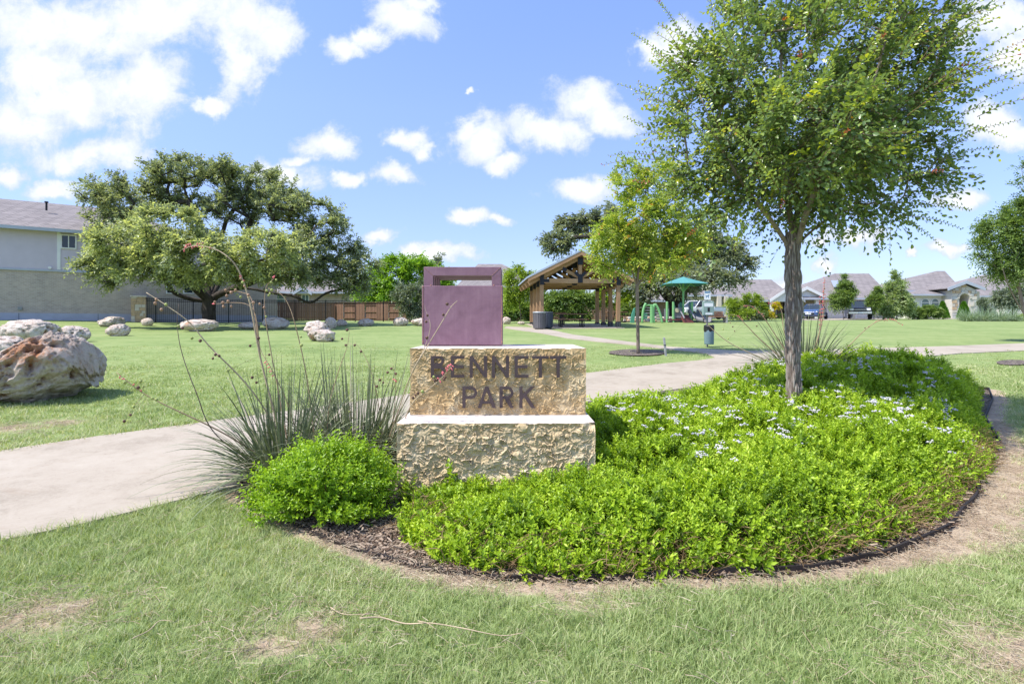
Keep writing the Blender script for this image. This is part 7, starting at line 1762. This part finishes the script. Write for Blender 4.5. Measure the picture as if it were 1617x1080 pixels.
MB().box(xe1 + .01, X_(1540), -.6, .78, -.3, Z_(461)).build('side_wall', M['stone_a'], t)
for a, b in ((1458, 1469.5), (1474, 1485)): window(t, X_(a), X_(b), Z_(490), Z_(472), .295, gl='glass2', arch=True)
window(t, X_(1546), X_(1567), Z_(490), Z_(474.5), .795, bars=(4, 3)); 
MB().lathe([(.04, 0), (.04, .8)], 6, (X_(1468), 6.5, Z_(438))).build('vent_pipe', M['black'], t); MB().lathe([(.22, 0), (.24, .12), (.02, .2)], 10, (X_(1477), 5.8, Z_(434))).build('roof_vent', M['whitepaint'], t)
garage_door(t, X_(1592), X_(1640), .02, Z_(476), -.604)
kind(sheet('front_path', [tuple(onz((a - CX) / FPX * b_, b_)[:2]) for a, b_ in ((1440, 58), (1518, 57), (1520, 63), (1498, 63), (1495, 60), (1440, 59))], .03, M['path'], 1.5, .05), 'structure')

# ------------------------------------------------------------------ vehicles
def wheels(t, W, L, r_, xs_):
    tm = MB().lathe([(r_ * .62, -.11), (r_ * .96, -.11), (r_, -.07), (r_, .07), (r_ * .96, .11), (r_ * .62, .11)], 18, M=Matrix.Rotation(R(90), 4, 'X')).mesh('wheel', True); tm.materials.append(M['tyre'])
    rm = MB().lathe([(r_ * .60, -.10), (r_ * .60, .10)], 12, M=Matrix.Rotation(R(90), 4, 'X'))
    for k in range(5): a = k * 2 * math.pi / 5; rm.beam((0, -.115, 0), (math.cos(a) * r_ * .58, -.115, math.sin(a) * r_ * .58), .02, .07, (0, 1, 0))
    rm = rm.mesh('rim'); rm.materials.append(M['chrome'])
    for x in xs_:
        for s in (-1, 1):
            o = link('wheel', tm, None, t, (x, s * (W / 2 - .10), r_)); q = link('rim', rm, None, o); q.rotation_euler = (0, 0, 0 if s < 0 else math.pi)
def body_loft(secs, W):
    """secs: list of (x, z_low, z_high, half width low, half width high) closed loft along x"""
    mb = MB(); n = 8; vs = []
    for x, z0, z1, w0, w1 in secs:
        zm = (z0 + z1) / 2; vs += [(x, -w0 * .9, z0), (x, -w0, z0 + (z1 - z0) * .2), (x, -w0, zm), (x, -w1, z1), (x, w1, z1), (x, w0, zm), (x, w0, z0 + (z1 - z0) * .2), (x, w0 * .9, z0)]
    fs = [(i * n + q, (i + 1) * n + q, (i + 1) * n + (q + 1) % n, i * n + (q + 1) % n) for i in range(len(secs) - 1) for q in range(n)] + [tuple(range(n)), tuple(range(len(secs) * n - 1, (len(secs) - 1) * n - 1, -1))]
    return mb.add(vs, fs)
def sedan(label, c, rz, mat, group=None):
    t = thing('parked_car', label, 'car', c, rz, group)            # front towards -x
    bevel(body_loft([(-2.2, .38, .62, .62, .5), (-2.1, .25, .74, .80, .66), (-1.5, .22, .90, .88, .78), (-.75, .22, .98, .89, .82), (.9, .22, 1.0, .89, .82), (1.7, .24, 1.02, .87, .76), (2.15, .32, .98, .78, .62), (2.25, .42, .80, .64, .5)], 1.8).build('body', M[mat], t, True), .03)
    gh = MB(); vs = [(-.85, -.78, .97), (1.75, -.72, 1.0), (1.75, .72, 1.0), (-.85, .78, .97), (-.05, -.58, 1.46), (1.05, -.56, 1.45), (1.05, .56, 1.45), (-.05, .58, 1.46)]
    gh.add(vs, [(0, 1, 5, 4), (1, 2, 6, 5), (2, 3, 7, 6), (3, 0, 4, 7)]); gh.build('windows', M['glass'], t)
    rf = MB().box(-.08, 1.08, -.57, .57, 1.452, 1.49)
    for s in (-1, 1):
        for a, b in (((-.87, .79, .97), (-.06, .585, 1.46)), ((.45, .765, .99), (.48, .58, 1.46)), ((1.77, .73, 1.0), (1.06, .57, 1.46))): rf.beam((a[0], s * a[1], a[2]), (b[0], s * b[1], b[2]), .07, .05)
    bevel(rf.build('roof', M[mat], t), .015)
    for s in (-1, 1): MB().ball((-2.02, s * .62, .66), .14, 8, 5, (.9, 1.2, .6)).build('headlight', M['headlight'], t); MB().ball((-.55, s * .98, 1.02), .10, 8, 5, (.6, 1, .7)).build('mirror', M[mat], t)
    MB().box(-2.235, -2.19, -.5, .5, .42, .56).build('grille', M['black'], t); MB().box(-2.26, -2.236, -.25, .25, .44, .54).build('number_plate', M['signwhite'], t)
    wheels(t, 1.8, 4.4, .33, (-1.40, 1.35)); return t
def pickup(label, c, rz, mat, group=None):
    t = thing('pickup_truck', label, 'pickup truck', c, rz, group)
    bevel(body_loft([(-2.75, .55, .98, .86, .80), (-2.68, .48, 1.08, .94, .86), (-1.4, .46, 1.16, .97, .90), (-1.3, .46, 1.18, .97, .90), (2.6, .50, 1.16, .97, .95), (2.7, .55, 1.12, .93, .92)], 1.95).build('body', M[mat], t, True), .03)
    gh = MB(); vs = [(-1.35, -.88, 1.16), (1.05, -.88, 1.17), (1.05, .88, 1.17), (-1.35, .88, 1.16), (-.65, -.70, 1.76), (.92, -.72, 1.76), (.92, .72, 1.76), (-.65, .70, 1.76)]
    gh.add(vs, [(0, 1, 5, 4), (1, 2, 6, 5), (2, 3, 7, 6), (3, 0, 4, 7)]); gh.build('windows', M['glass'], t)
    rf = MB().box(-.70, .95, -.72, .72, 1.752, 1.81)
    for s in (-1, 1):
        for a, b in (((-1.38, .89, 1.16), (-.66, .71, 1.76)), ((-.15, .89, 1.17), (-.1, .72, 1.76)), ((1.06, .89, 1.17), (.93, .73, 1.76))): rf.beam((a[0], s * a[1], a[2]), (b[0], s * b[1], b[2]), .09, .06)
    bevel(rf.build('roof', M[mat], t), .02)
    bd = MB().box(1.12, 2.62, -.80, .80, 1.161, 1.18); bd.build('bed', M['black'], t)
    for s in (-1, 1): MB().box(1.1, 2.66, s * .90 - .05, s * .90 + .05, 1.15, 1.24).build('bed_rail', M[mat], t); MB().box(-2.79, -2.69, s * .68 - .16, s * .68 + .16, .80, .98).build('headlight', M['headlight'], t); MB().box(-1.12, -1.0, s * 1.08 - .12, s * 1.08 + .12, 1.15, 1.36).build('mirror', M['black'], t)
    MB().box(-2.80, -2.70, -.50, .50, .72, 1.0).build('grille', M['black'], t); MB().box(-2.815, -2.80, -.50, .50, .84, .885).build('grille_bar', M['chrome'], t); MB().box(-2.90, -2.70, -.93, .93, .48, .66).build('bumper', M['chrome'], t); MB().box(-2.915, -2.901, -.18, .18, .52, .63).build('number_plate', M['signwhite'], t)
    wheels(t, 1.95, 5.5, .39, (-1.75, 1.70)); return t
sedan('shiny blue car parked on the driveway beside the big tree trunk', onz((1285 - CX) / FPX * 56, 56, .035), R(50), 'carblue')
pickup('dark grey pickup truck with chrome bumper facing the lawn by the garage', onz((1357 - CX) / FPX * 56, 56, .035), R(60), 'cardark')
pickup('white pickup truck parked behind the play tower', onz((1104 - CX) / FPX * 56, 56, .02), R(28), 'carwhite')
# wheelie bin
wt = thing('wheelie_bin', 'dark wheelie bin beside the garage door and pickup', 'bin', onz((1340 - CX) / FPX * 60, 60, .04))
mb = MB(); mb.add([(-.24, -.28, .06), (.24, -.28, .06), (.24, .24, .06), (-.24, .24, .06), (-.30, -.36, .98), (.30, -.36, .98), (.30, .32, .98), (-.30, .32, .98)], [(3, 2, 1, 0), (0, 1, 5, 4), (1, 2, 6, 5), (2, 3, 7, 6), (3, 0, 4, 7)]); mb.build('body', M['bindark'], wt)
MB().box(-.33, .33, -.40, .36, .985, 1.04).build('lid', M['bindark'], wt); MB().tube([(-.25, .40, 1.0), (.25, .40, 1.0)], .02, 6).build('handle', M['bindark'], wt)
wh = MB().lathe([(.10, -.03), (.10, .03)], 12, (0, 0, 0), Matrix.Rotation(R(90), 4, 'Y')).build('wheel', M['tyre'], wt, loc=(-.27, .26, .10)); share(wh, wt, (.27, .26, .10))
# stones edging the entrance planting
